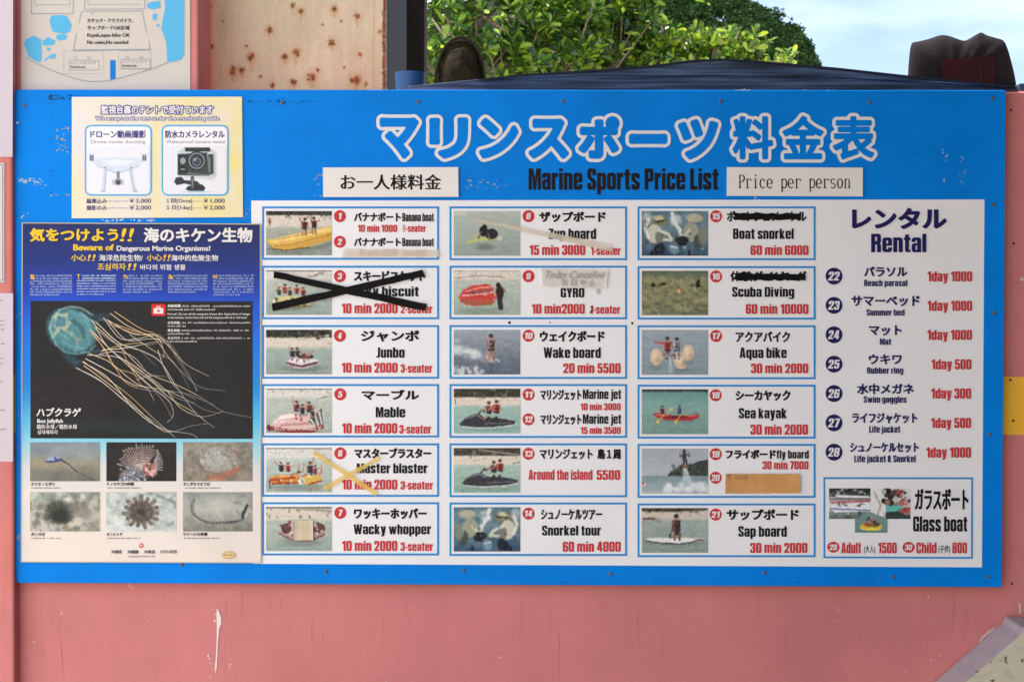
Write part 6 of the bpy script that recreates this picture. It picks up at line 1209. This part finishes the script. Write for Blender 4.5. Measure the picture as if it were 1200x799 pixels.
for s, xa, xb, ya, cp in (('カヤック・アクアバイク、', 102, 156, 22, 0), ('サップボードOK区域', 102, 151.8, 30.4, 0), ('Kayak,aqua-bike OK', 102, 152.4, 39.4, 1), ('No swim,No snorkel', 102, 150.2, 47.8, 1)): m.text(s, xa, ya, xb, ya + (4.9 if not cp else 4), y2_, DT, cap=bool(cp), dx=.22, dy=-.02)
for x0_, yy in ((83, 72.4), (143, 70.9)):
    m.text('シュノーケル エリア', x0_, yy, x0_ + 29, yy + 2.9, y2_, ink(130, 122, 118)); m.text('Snorkel area', x0_, yy + 5, x0_ + 17, yy + 7.6, y2_, DT, cap=True, dx=.08)
m.build('lettering', mp_)

# =================================================================== TAPE, PATCHES AND MARKER
YTP = -.0042
def strip(name, label, cat, quad, m_, group=None, y=YTP, wob=0.0, seed=1):
    r = random.Random(seed); q = np.array(quad, float); n = 14; top, bot = [], []
    for i in range(n + 1):
        t = i / n; a = q[0] + (q[1] - q[0]) * t; b_ = q[3] + (q[2] - q[3]) * t
        top.append(a + [0, r.uniform(-wob, wob)]); bot.append(b_ + [0, r.uniform(-wob, wob)])
    dy_ = [-r.uniform(0, .0005) - (.0016 if i == n else .0012 if i == 0 else .0004 if i in (1, n - 1) else 0) for i in range(n + 1)]
    vs_ = [at(*p, y + d_) for p, d_ in zip(top, dy_)] + [at(*p, y + d_ * .6) for p, d_ in zip(bot, dy_)]; k = n + 1
    vb = [v + Vector((0, .00025, 0)) for v in vs_]
    fs_ = [(i, k + i, k + i + 1, i + 1) for i in range(n)] + [(2 * k + i + 1, 2 * k + k + i + 1, 2 * k + k + i, 2 * k + i) for i in range(n)]
    fs_ += [(i, i + 1, 2 * k + i + 1, 2 * k + i) for i in range(n)] + [(k + i + 1, k + i, 3 * k + i, 3 * k + i + 1) for i in range(n)] + [(0, 2 * k, 3 * k, k), (n, k + n, 3 * k + n, 2 * k + n)]
    mb = MB(); mb.add(vs_ + vb, fs_, m_)
    c_ = at(*q.mean(0), y)
    o = thing(name, label, cat, c_, group); mb.build('tape_film', o); return o
BT = mat('black_tape', (.007, .007, .007), .6, .08, .2, 60)
strip('tape_strip', 'black tape falling from upper left to lower right across the biscuit panel', 'tape', [(321, 317.6), (500.5, 356.5), (497.5, 364.5), (320.4, 325.2)], BT, 'tape crosses', wob=.5, seed=2)
strip('tape_strip', 'black tape rising from lower left to upper right across the biscuit panel', 'tape', [(318.2, 356), (495, 315.8), (498.4, 323.4), (319.6, 364.6)], BT, 'tape crosses', YTP - .0005, .5, 3)
def film(name, col, alpha, rough=.4):
    m_ = mat(name, col, rough, .35, .06, 40); m_.node_tree.nodes['Principled BSDF'].inputs['Alpha'].default_value = alpha; return m_
YTf = film('yellow_tape', (.88, .62, .14), .47)
strip('tape_strip', 'translucent yellow tape falling to the right over the orange tube photo', 'tape', [(367.4, 527.2), (443, 576.2), (440.6, 581.6), (366.4, 532.4)], YTf, 'tape crosses', wob=.4, seed=4)
strip('tape_strip', 'translucent yellow tape rising to the right over the orange tube panel', 'tape', [(378.4, 570), (444, 534.2), (446.2, 538), (380.8, 575)], YTf, 'tape crosses', YTP - .0005, .4, 5)
OR = mat('orange_tape', (.60, .30, .10), .5, .35, .08, 30, bump=.15, bscale=30)
o = strip('tape_patch', 'plain orange tape patch covering the line beside number 20', 'tape', [(850.3, 555.2), (937.4, 554.9), (938, 577.4), (850, 577.8)], OR, y=-.003, wob=.3, seed=6)
k = MB(); k.micro(852, 556.5, 877, 561.5, 1, -.0052, mat('torn_ink', (.16, .12, .08), .7, .2), 2.6, 4, .75, 1, .9); k.rect(850.8, 555.4, 856, 556.2, -.0052, BK); k.build('ink_trace', o)
BE = mat('beige_patch', (.58, .49, .34), .5, .35, .1, 50)
strip('tape_patch', 'square beige patch stuck on the wacky whopper photo', 'tape', [(343, 609.6), (366.6, 609.2), (367, 632.6), (344, 633)], BE, y=-.003, wob=.3, seed=7)
MK = film('masking_tape', (.80, .72, .58), .4, .6)
strip('tape_strip', 'pale masking tape over the lower banana boat price', 'tape', [(402, 291.6), (514.6, 293), (514.6, 300.6), (401, 301.4)], MK, wob=.5, seed=8, y=-.003)
strip('tape_strip', 'pale masking tape slanting across the swimmer photo panel', 'tape', [(557, 255.4), (717, 286.6), (717.4, 295.4), (557.4, 259.6)], MK, wob=.6, seed=9, y=-.003)
MK2 = film('masking_label', (.82, .80, .73), .62, .6)
o = strip('paper_label', 'torn pale label with faint handwriting above the word GYRO', 'label', [(634.6, 314.4), (712.2, 316.2), (711, 338), (635.6, 335.6)], MK2, wob=.8, seed=10, y=-.003)
k = MB(); PEN = mat('grey_pen', (.33, .32, .32), .7, .2); k.text('Today Cancelled', 638.5, 317.6, 708, 325.8, -.0056, PEN, cap=True, dx=.05, slant=.35)
for s, x in (('当', 657.7), ('日', 669), ('中', 679.6), ('止', 690)): k.text(s, x, 327.6, x + 6.6, 334.6, -.0056, PEN, dx=.03)
k.build('lettering', o)
k = MB(); k.disc(701, 341.5, 2.4, 3.4, L5, mat('grey_smudge', (.5, .5, .5), .7, .2), 12); k.stroke([(695, 360), (691.5, 367)], 1.8, L5, mat('dark_red', (.2, .02, .03), .6, .2)); k.build('stain', BOARD)
for xa, xb, ya, yb, lab, sd in ((861, 938.5, 249.8, 257.8, 'black marker bar striking out the name above Boat snorkel', 21), (862.4, 943.8, 320.2, 328.4, 'black marker bar striking out the name above Scuba Diving', 22)):
    strip('marker_bar', lab, 'marker bar', [(xa, ya), (xb, ya + .3), (xb + .4, yb), (xa - .4, yb)], BT, 'marker bars over struck out names', wob=.9, seed=sd, y=-.0022)

# =================================================================== ABOVE AND BESIDE THE BOARD
# dark blue gable boards on top of the wall
def gable_mat():
    m = mat('blue_wood', (.026, .052, .12), .7, .25)
    n = m.node_tree; b_ = n.nodes['Principled BSDF']; t = [x for x in n.nodes if x.type == 'TEX_COORD'][0]
    mm = n.nodes.new('ShaderNodeMapping'); mm.inputs['Scale'].default_value = (3.5, 3.5, 110); n.links.new(t.outputs['Object'], mm.inputs[0])
    z_ = n.nodes.new('ShaderNodeTexNoise'); z_.inputs['Scale'].default_value = 1.4; z_.inputs['Detail'].default_value = 7; n.links.new(mm.outputs[0], z_.inputs['Vector'])
    c_ = n.nodes.new('ShaderNodeValToRGB'); e_ = c_.color_ramp.elements; e_[0].position = .36; e_[0].color = (.018, .03, .05, 1); e_[1].position = .62; e_[1].color = (.085, .14, .25, 1)
    x_ = c_.color_ramp.elements.new(.5); x_.color = (.042, .075, .15, 1)
    n.links.new(z_.outputs['Fac'], c_.inputs[0]); n.links.new(c_.outputs[0], b_.inputs['Base Color'])
    bp = n.nodes.new('ShaderNodeBump'); bp.inputs['Strength'].default_value = .4; bp.inputs['Distance'].default_value = .003; n.links.new(z_.outputs['Fac'], bp.inputs['Height']); n.links.new(bp.outputs[0], b_.inputs['Normal'])
    return m
BW = gable_mat()
YG = .03
gb = thing('gable_board', 'dark blue weathered timber gable boards along the top of the pink wall', 'roof board', (at(845, 106, YG).x, YG, ztop))
m = MB()
m.prism([(478, 101.3), (546, 94.4), (617, 88), (700, 83), (844, 76), (900, 76), (980, 83), (1100, 95), (1192, 103.6), (1206, 105), (1206, 111), (478, 111)], YG, YG + .02, BW); m.build('lower_board', gb, bevel=.0015)
m = MB(); m.prism([(560, 93.6), (617, 87.5), (680, 84.2), (761, 78), (809, 71.6), (844, 69.4), (887, 72), (980, 80.2), (1064, 89.4), (1150, 98), (1192, 102.4), (1192, 104), (1120, 98.5), (980, 90.5), (850, 88.4), (690, 88.2)], YG - .012, YG - .0005, BW); m.build('upper_board', gb, bevel=.0015)
m = MB(); m.prism([(560, 92.8), (617, 86.6), (680, 83.2), (761, 77), (809, 70.7), (844, 68.6), (887, 71.2), (980, 79.4), (1064, 88.6), (1150, 97.2), (1192, 101.6), (1192, 103.2), (1064, 90.8), (980, 81.6), (887, 73.4), (844, 70.8), (809, 73), (761, 79.2), (680, 85.2), (617, 88.6), (560, 94.8)], YG - .02, YG - .0125, mat('dark_trim', (.016, .022, .035), .7, .2)); m.build('roof_trim', gb)
m = MB(); m.prism([(1194.5, 97.8), (1216, 97.4), (1216, 106.4), (1194.5, 106.6)], YG - .004, YG + .05, BW)
m.build('timber_block', None, label='small dark blue timber block on the right end of the gable', cat='timber block', bevel=.002)

def lathe(mb, prof, c_, m, n=32, a0=0, a1=2 * math.pi):
    vs_, fs_ = [], []
    for r, z_ in prof:
        for i in range(n): t = a0 + (a1 - a0) * i / n; vs_.append((c_[0] + r * math.cos(t), c_[1] + r * math.sin(t), c_[2] + z_))
    for j in range(len(prof) - 1): fs_ += [(j * n + i, j * n + (i + 1) % n, j * n + n + (i + 1) % n, j * n + n + i) for i in range(n)]
    mb.add(vs_, fs_, m)
# blue cup standing on the wall head
YC_ = .085
cA, cB = at(463, 86, YC_), at(498.5, 86, YC_); rr = (cB.x - cA.x) / 2
m = MB(); CUPM = mat('blue_plastic', (.02, .085, .23), .45, .3, .08, 30)
hh = cA.z - ztop - .001
lathe(m, [(.0, 0), (rr * .9, 0), (rr * .93, .004), (rr, hh - .002), (rr, hh), (rr - .002, hh), (rr * .88, .004), (0, .003)], ((cA.x + cB.x) / 2, YC_ , ztop + .001), CUPM)
m.build('plastic_cup', None, smooth=False, label='blue plastic cup on the wall top beside the dark post', cat='cup')
# brown tinted dome
YDM = .092
c0, c1_ = at(511, 98, YDM), at(569, 98, YDM); zt_ = at(545, 47.5, YDM).z; rx = (c1_.x - c0.x) / 2; H_ = zt_ - ztop
dm = thing('tinted_dome', 'dark brown smoky plastic dome standing behind the blue gable', 'dome cover', ((c0.x + c1_.x) / 2, YDM, ztop + .001))
m = MB(); GD = mat('smoky_plastic', (.022, .015, .010), .75, .12, .85, 32, bump=1, bscale=60); GD.node_tree.nodes['Principled BSDF'].inputs['Alpha'].default_value = .8
lathe(m, [(rx * .99, 0.004), (rx * 1.0, H_ * .25), (rx * .95, H_ * .5), (rx * .82, H_ * .72), (rx * .6, H_ * .89), (rx * .32, H_ * .98), (0.001, H_)], dm.location, GD, 40); o = m.build('dome_shell', dm, smooth=True)
for v in o.data.vertices:
    v.co.y *= .75; k_ = 1 + .05 * math.sin(v.co.x * 190 + v.co.z * 130) * math.cos(v.co.z * 210 - v.co.x * 90); v.co.x *= k_; v.co.y *= k_
m = MB(); RIMM = mat('brown_rim', (.022, .014, .010), .6, .2, .4, 40)
N = 22
for s_, wd in ((1.0, .0042),):
    pts = []
    for i in range(N + 1):
        t = math.pi * i / N; pts.append((dm.location.x + rx * 1.02 * math.cos(t) * s_ , dm.location.z + (H_ * 1.0) * math.sin(t) ** .8))
    for (xa, za), (xb, zb) in zip(pts[:-1], pts[1:]):
        d_ = np.array([xb - xa, zb - za]); d_ /= np.linalg.norm(d_) + 1e-9; nn = np.array([-d_[1], d_[0]]) * wd / 2; yf = YDM - .022
        m.add([(xa + nn[0], yf, za + nn[1]), (xb + nn[0], yf, zb + nn[1]), (xb - nn[0], yf, zb - nn[1]), (xa - nn[0], yf, za - nn[1]), (xa + nn[0], yf + .01, za + nn[1]), (xb + nn[0], yf + .01, zb + nn[1]), (xb - nn[0], yf + .01, zb - nn[1]), (xa - nn[0], yf + .01, za - nn[1])], [(0, 1, 2, 3), (7, 6, 5, 4), (0, 4, 5, 1), (2, 6, 7, 3)], RIMM)
m.build('dome_rim', dm)

# dark vest lying over the back of the gable
YV = .075
out = [(1063.5, 106), (1064, 89), (1065, 72), (1068, 52), (1076, 49), (1088, 46), (1102, 41.6), (1112, 42.4), (1121, 45.5), (1130, 48), (1138, 44.5), (1149, 38.4), (1156, 41.5), (1166, 44.5), (1176, 48), (1181, 58), (1184.5, 70), (1189, 88), (1191.5, 104), (1191, 106)]
vst = thing('life_vest', 'dark grey padded vest with a red patch slumped over the wall top at right', 'vest', (at(1128, 104, YV).x, YV, ztop))
m = MB(); VM = mat('dark_neoprene', (.022, .0185, .0205), .9, .1, .2, 14, bump=.12, bscale=60)
O = np.array(catmull(out, 3), float); ctr = np.array([1128., 100.]); rings = [1, .97, .9, .78, .6, .4, .2]; n_ = len(O)
vs_, fs_ = [], []
for side in (-1, 1):
    base = len(vs_)
    for k_, s_ in enumerate(rings):
        bul = .026 * math.sqrt(max(0, 1 - s_ ** 3)) * side
        for i, p in enumerate(O):
            q = ctr + (p - ctr) * s_; w_ = .0012 * math.sin(i * .9 + k_ * 1.3) * (s_ < .99)
            vs_.append(at(q[0], q[1], YV + bul + w_))
    for k_ in range(len(rings) - 1):
        for i in range(n_ - 1):
            a_ = base + k_ * n_ + i; fs_.append((a_, a_ + 1, a_ + n_ + 1, a_ + n_))
    fs_.append(tuple(base + (len(rings) - 1) * n_ + i for i in range(n_)))
m.add(vs_, fs_, VM); vo = m.build('vest_body', vst, smooth=True)
m = MB(); RP = mat('red_fabric', (.042, .008, .009), .8, .2, .2, 30); yv = YV - .0275
gx, gy = 10, 6; vs_, fs_ = [], []
def vest_y(px, py):
    d_ = np.array([px, py]) - ctr; best = 1
    ang = math.atan2(d_[1], d_[0]); L_ = np.linalg.norm(d_)
    best = min(range(n_), key=lambda i: abs(math.atan2(*(O[i] - ctr)[::-1]) - ang)); s_ = min(1, L_ / np.linalg.norm(O[best] - ctr))
    return YV - .026 * math.sqrt(max(0, 1 - s_ ** 3)) - .0045
for j in range(gy):
    for i in range(gx):
        px = 1103 + 63 * i / (gx - 1); py = 69.5 - (3.5 * i / (gx - 1)) + (104 - 68) * j / (gy - 1); vs_.append(at(px, py, vest_y(px, py)))
for j in range(gy - 1):
    for i in range(gx - 1): a_ = j * gx + i; fs_.append((a_, a_ + gx, a_ + gx + 1, a_ + 1))
m.add(vs_, fs_, RP); m.build('red_patch', vst, smooth=True)
m = MB(); PM = mat('pale_scratch', (.042, .035, .037), .8, .2)
for pts in (((1094, 66), (1101, 71)), ((1100, 65), (1094, 71)), ((1147, 88), (1150, 96)), ((1150, 78), (1150, 97)), ((1140, 84), (1146, 97)), ((1163, 80), (1168, 86)), ((1155, 78), (1158, 90))):
    for a_, b_ in zip(pts[:-1], pts[1:]):
        yy = min(vest_y(*a_), vest_y(*b_)) - .002; m.stroke([a_, b_], .8, yy, PM)
m.build('pale_mark', vst)

# weathered white beam at the lower right
def beam_mat(nm, c1c, c2c):
    m = mat(nm, c1c, .7, .25); n = m.node_tree; b_ = n.nodes['Principled BSDF']; t = [x for x in n.nodes if x.type == 'TEX_COORD'][0]
    z_ = n.nodes.new('ShaderNodeTexNoise'); z_.inputs['Scale'].default_value = 26; z_.inputs['Detail'].default_value = 8; z_.inputs['Roughness'].default_value = .6
    mm = n.nodes.new('ShaderNodeMapping'); mm.inputs['Rotation'].default_value = (0, math.radians(-41), 0); mm.inputs['Scale'].default_value = (1, 1, 2.6); n.links.new(t.outputs['Object'], mm.inputs[0]); n.links.new(mm.outputs[0], z_.inputs['Vector'])
    c_ = n.nodes.new('ShaderNodeValToRGB'); e_ = c_.color_ramp.elements; e_[0].position = .30; e_[0].color = (*c2c, 1); e_[1].position = .47; e_[1].color = (*c1c, 1)
    x_ = c_.color_ramp.elements.new(.62); x_.color = (c1c[0] * 1.08, c1c[1] * 1.02, c1c[2] * .9, 1)
    n.links.new(z_.outputs['Fac'], c_.inputs[0]); n.links.new(c_.outputs[0], b_.inputs['Base Color'])
    bp = n.nodes.new('ShaderNodeBump'); bp.inputs['Strength'].default_value = .5; bp.inputs['Distance'].default_value = .003; n.links.new(z_.outputs['Fac'], bp.inputs['Height']); n.links.new(bp.outputs[0], b_.inputs['Normal'])
    return m
WBm = beam_mat('weathered_white', (.62, .58, .47), (.44, .39, .30)); LAV = beam_mat('lavender_white', (.34, .305, .34), (.29, .26, .29))
YF = -.085
bm_ = thing('painted_beam', 'chipped white painted timber beam slanting into the lower right corner', 'beam', (at(1190, 799, YF).x, YF, at(1190, 799, YF).z))
fr = [(1060, 862), (1128, 802), (1163, 771.8), (1195, 744), (1199, 735.5), (1214, 735), (1270, 750), (1330, 830), (1330, 960), (1120, 960)]
A = [at(*p, YF) for p in fr]; Bk = [Vector((a.x, YW - .0015, a.z)) for a in A]; n_ = len(A)
m = MB(); t = tessellate_polygon([[Vector((a.x, a.z, 0)) for a in A]]); m.add(A + Bk, [tuple(q) for q in t], WBm); m.add(A + Bk, [(i, n_ + i, n_ + (i + 1) % n_, (i + 1) % n_) for i in range(n_)] + [tuple(n_ + i for i in q[::-1]) for q in t], LAV)
m.build('beam_body', bm_, bevel=.003)
m = MB(); CB = mat('old_blue_paint', (.06, .10, .24), .7, .25, .4, 60)
for pts in (((1200, 737), (1204, 736.4), (1210, 737), (1214, 747), (1206, 748), (1200, 743)), ((1214, 737), (1222, 738.5), (1226, 746), (1217, 742))):
    m.poly(pts, YF - .0012, CB)
for pts in (((1177, 770), (1180, 768), (1179, 774), (1181, 778), (1178, 776)), ((1196, 773), (1200, 771), (1198, 776)), ((1142, 786), (1147, 785), (1145, 788)), ((1160, 797), (1166, 795), (1164, 799)), ((1160, 775), (1163, 774), (1161, 777))):
    m.poly(pts, YF - .0012, mat('bare_wood', (.14, .10, .07), .8, .2))
m.build('flaked_paint', bm_)

# =================================================================== PLANTS AND HILL BEHIND
def leaf_mat(name, dark, mid, light, trans=.35, rough=.38, spec=.5):
    m = bpy.data.materials.new(name); m.use_nodes = True; n = m.node_tree; b_ = n.nodes['Principled BSDF']; out_ = n.nodes['Material Output']
    g_ = n.nodes.new('ShaderNodeNewGeometry'); c_ = n.nodes.new('ShaderNodeValToRGB'); e_ = c_.color_ramp.elements
    e_[0].position = 0; e_[0].color = (*dark, 1); e_[1].position = 1; e_[1].color = (*light, 1); x_ = e_.new(.55); x_.color = (*mid, 1)
    n.links.new(g_.outputs['Random Per Island'], c_.inputs[0]); n.links.new(c_.outputs[0], b_.inputs['Base Color'])
    b_.inputs['Roughness'].default_value = rough; b_.inputs['Specular IOR Level'].default_value = spec
    t_ = n.nodes.new('ShaderNodeBsdfTranslucent'); h_ = n.nodes.new('ShaderNodeHueSaturation'); h_.inputs['Value'].default_value = 1.5; h_.inputs['Hue'].default_value = .485
    n.links.new(c_.outputs[0], h_.inputs['Color']); n.links.new(h_.outputs[0], t_.inputs[0])
    mx_ = n.nodes.new('ShaderNodeMixShader'); mx_.inputs[0].default_value = trans; n.links.new(b_.outputs[0], mx_.inputs[1]); n.links.new(t_.outputs[0], mx_.inputs[2]); n.links.new(mx_.outputs[0], out_.inputs[0])
    return m
def leaves_mesh(name, pos, axis, nrm, size, m, parent, wide=.44, **k):
    """one obovate folded leaf per row"""
    ax = axis / np.linalg.norm(axis, axis=1)[:, None]; sd_ = np.cross(ax, nrm); sd_ /= np.linalg.norm(sd_, axis=1)[:, None] + 1e-9; up = np.cross(sd_, ax)
    tv = np.array([(0, 0, 0), (-.30, .36, .04), (.30, .36, .04), (-.5, .7, .05), (.5, .7, .05), (-.3, .94, .0), (.3, .94, .0), (0, 1, -.03), (0, .36, -.03), (0, .72, -.02)])
    tf = [(0, 8, 1), (0, 2, 8), (1, 8, 9, 3), (8, 2, 4, 9), (3, 9, 7, 5), (9, 4, 6, 7)]
    N_ = len(pos); co = pos[:, None] + size[:, None, None] * (tv[None, :, 0:1] * sd_[:, None] * wide * 2 * .5 + tv[None, :, 1:2] * ax[:, None] + tv[None, :, 2:3] * up[:, None])
    co = co.reshape(-1, 3) - np.array(root_of(parent))
    lt, ls = [], []
    one = [i for f_ in tf for i in f_]; tot = np.array([len(f_) for f_ in tf])
    li = (np.arange(N_)[:, None] * 10 + np.array(one)[None]).ravel(); lt = np.tile(tot, N_); st = np.concatenate([[0], np.cumsum(lt)[:-1]])
    me = bpy.data.meshes.new(name); me.vertices.add(len(co)); me.vertices.foreach_set('co', co.astype(np.float32).ravel()); me.loops.add(len(li)); me.loops.foreach_set('vertex_index', li.astype(np.int32)); me.polygons.add(len(lt)); me.polygons.foreach_set('loop_start', st.astype(np.int32))
    me.materials.append(m); me.update(); me.polygons.foreach_set('use_smooth', [True] * len(lt))
    return put(bpy.data.objects.new(name, me), parent, **k)
def tube(mb, p, q, r0, r1, m, n=8):
    p, q = np.array(p, float), np.array(q, float); d_ = q - p; d_ /= np.linalg.norm(d_); a_ = np.cross(d_, [.3, .9, .1]); a_ /= np.linalg.norm(a_); b_ = np.cross(d_, a_)
    vs_ = [tuple(p + r0 * (a_ * math.cos(t) + b_ * math.sin(t))) for t in np.arange(n) * 2 * math.pi / n] + [tuple(q + r1 * (a_ * math.cos(t) + b_ * math.sin(t))) for t in np.arange(n) * 2 * math.pi / n]
    mb.add(vs_, [(i, (i + 1) % n, n + (i + 1) % n, n + i) for i in range(n)] + [tuple(range(n, 2 * n))], m)
BARK = mat('bark', (.17, .13, .09), .85, .2, .3, 20, bump=.8, bscale=40)
LG = leaf_mat('glossy_leaf', (.012, .042, .007), (.05, .15, .014), (.27, .42, .035), .33, .28)
LG2 = leaf_mat('yellow_green_leaf', (.016, .05, .008), (.09, .20, .016), (.34, .44, .035), .36, .3)
def shrub_tree(name, label, lobes, leaf_m, n_cl, size, seed, base, group):
    """lobes: (px, py, depth y, radius m): rosettes of leaves fill these overlapping clumps"""
    R_ = np.random.RandomState(seed); bx = at(base[0], 80, base[1])
    r = thing(name, label, 'tree', (bx.x, base[1], 0), group)
    cs = [(np.array(at(px, py, y)), rad) for px, py, y, rad in lobes]
    m = MB(); fork = np.array([bx.x, base[1], 1.0]); tube(m, (bx.x, base[1], -.05), fork, .13, .10, BARK, 10); m.build('trunk', r, smooth=True)
    m = MB()
    for c_, rad in cs:
        mid = (fork + c_) / 2 + R_.normal(size=3) * .15; mid[2] += .1; tube(m, fork, mid, .06, .04, BARK); tube(m, mid, c_, .04, .02, BARK)
        for _ in range(7): tube(m, mid + (c_ - mid) * R_.uniform(.3, 1), c_ + R_.normal(size=3) * rad * .5, .016, .005, BARK, 6)
    m.build('branch', r, smooth=True)
    pos, ax, nm, sz = [], [], [], []
    wts = np.array([rad ** 2.2 for _, rad in cs]); wts /= wts.sum()
    subs = [[(lambda d_: c_ + d_ / np.linalg.norm(d_) * rad * R_.uniform(.55, 1.0) * np.array([1, .85, .9]))(R_.normal(size=3)) for _ in range(max(3, int(rad * 34)))] for c_, rad in cs]
    for j in R_.choice(len(cs), n_cl, p=wts):
        c_, rad = cs[j]; d_ = R_.normal(size=3); d_ /= np.linalg.norm(d_); rr_ = rad * R_.uniform(.35, 1.06) ** .6
        tip = c_ + d_ * rr_ * np.array([1, .85, .9]) if R_.rand() < .22 else subs[j][R_.randint(len(subs[j]))] + R_.normal(size=3) * .062
        dirn = d_ * .7 + np.array([0, -.15, .75]) + R_.normal(size=3) * .3; dirn /= np.linalg.norm(dirn)
        a_ = np.cross(dirn, [.2, .5, .3]); a_ /= np.linalg.norm(a_); b_ = np.cross(dirn, a_); k_ = R_.randint(6, 10); ph_ = R_.uniform(0, 6.28)
        for i in range(k_):
            t = ph_ + i * 2.4; sp_ = .55 + .5 * i / k_; o_ = a_ * math.cos(t) + b_ * math.sin(t)
            pos.append(tip - dirn * .05 * i / k_ + o_ * .008); v_ = dirn * (1.15 - sp_) + o_ * sp_ + R_.normal(size=3) * .12; ax.append(v_); nm.append(dirn + R_.normal(size=3) * .25); sz.append(size * R_.uniform(.5, 1.3))
    leaves_mesh('crown', np.array(pos), np.array(ax), np.array(nm), np.array(sz), leaf_m, r)
    return r
GT = 'leafy trees behind the kiosk'
shrub_tree('broadleaf_tree', 'sunlit glossy leaved tree right of the dark post, nearest and tallest', [(520, 30, 8.2, .42), (560, 5, 8.5, .5), (600, 45, 8.6, .5), (540, 80, 8.4, .45), (640, 20, 8.8, .5), (660, 70, 8.9, .5), (600, 95, 8.7, .45), (500, 95, 8.5, .4), (560, -60, 8.8, .7), (640, -70, 9, .7), (500, -40, 8.6, .6), (700, -30, 9.2, .6), (690, 60, 9.2, .45)], LG, 1350, .092, 11, (585, 8.9), GT)
shrub_tree('broadleaf_tree', 'darker glossy tree in the middle, above the peak of the gable', [(700, 8, 9.6, .42), (728, 48, 9.6, .4), (700, 85, 9.6, .4), (762, 70, 9.8, .28), (735, 18, 9.9, .24), (790, 100, 9.8, .36), (680, -50, 10, .5), (740, 110, 9.7, .5), (660, 30, 10, .55)], LG, 820, .09, 12, (735, 9.9), GT)
shrub_tree('broadleaf_tree', 'yellow green leafy tree over the gable, in front of the dark hill', [(798, 58, 9.3, .2), (836, 56, 9.3, .2), (866, 58, 9.3, .18), (886, 64, 9.4, .15), (815, 88, 9.3, .28), (855, 88, 9.3, .26), (772, 70, 9.3, .24), (912, 72, 9.4, .06), (924, 79, 9.4, .05), (840, 120, 9.4, .4), (770, 44, 9.4, .14)], LG2, 420, .088, 13, (838, 9.5), GT)

# far wooded headland: the terrain, then the wood that covers it
HY = 70.0
ridge = [(560, -40), (640, -70), (720, -60), (780, -38), (830, -24), (870, -8), (884, 0), (893, 9), (908, 18), (927, 29), (942, 37), (953, 44), (960, 54), (961.5, 66), (960, 78), (958, 92), (956, 112)]
def hill():
    rows, cols = 16, len(ridge); vs_ = []; R_ = np.random.RandomState(4)
    for j in range(rows):
        t = j / (rows - 1)
        for i, (px, py) in enumerate(ridge):
            top = at(px, py, HY); cxm = at(700, 100, HY).x
            # cliff side rounds off to the right, slope runs down towards the viewer
            yy = HY - 26 * math.sin(t * 1.57) * (.35 + .65 * min(1, (cols - 1 - i) / 9)); zz = top.z * (math.cos(t * 1.5)) ** .8 if top.z > 0 else top.z
            f_ = (yy - CAM_LOC.y) / (HY - CAM_LOC.y)
            vs_.append((top.x * (1 - .12 * t) - .6 * t, yy, max(-.3, zz * (f_ * .95 + .05))))
    fs_ = [(j * cols + i, j * cols + i + 1, (j + 1) * cols + i + 1, (j + 1) * cols + i) for j in range(rows - 1) for i in range(cols - 1)]
    return vs_, fs_
vs_, fs_ = hill(); m = MB(); m.add([(x_ - 1.9, y_ + 1.6, max(-.4, z_ - .8)) for x_, y_, z_ in vs_], fs_, mat('hill_soil', (.006, .012, .005), .9, .1, .3, .5)); m.build('hill', None, smooth=True, kind='structure')
# the wood: clumps of leaf tufts over the headland
R_ = np.random.RandomState(9); VA = np.array(vs_); pos, ax, nm, sz = [], [], [], []
tri = np.array(fs_)
for _ in range(3000):
    f_ = VA[tri[R_.randint(len(tri))]]; u_, v_ = R_.rand(2); c_ = (f_[0] * (1 - u_) + f_[1] * u_) * (1 - v_) + (f_[3] * (1 - u_) + f_[2] * u_) * v_
    if c_[0] < at(735, 50, HY).x or c_[2] < 1.4: continue
    rad = R_.uniform(.3, .7) * (1.9 if R_.rand() < .2 else 1); c_[2] += max(0, R_.normal()) * .28; c_ = c_ - np.array([rad * .9 + .75, 0, rad * .6])
    for k_ in range(66):
        d_ = R_.normal(size=3); d_[2] = abs(d_[2]) * .8; d_[1] = -abs(d_[1]); d_ /= np.linalg.norm(d_); p_ = c_ + d_ * rad * R_.uniform(.75, 1.05)
        pos.append(p_); ax.append(R_.normal(size=3) + [0, 0, -.2]); nm.append(d_ + R_.normal(size=3) * .5); sz.append(R_.uniform(.08, .21))
FM = leaf_mat('far_leaf', (.007, .021, .008), (.015, .04, .011), (.036, .072, .017), .15, .9, .05)
leaves_mesh('hillside_wood', np.array(pos), np.array(ax), np.array(nm), np.array(sz), FM, None, .8, kind='stuff')

bpy.data.objects.remove(_to)
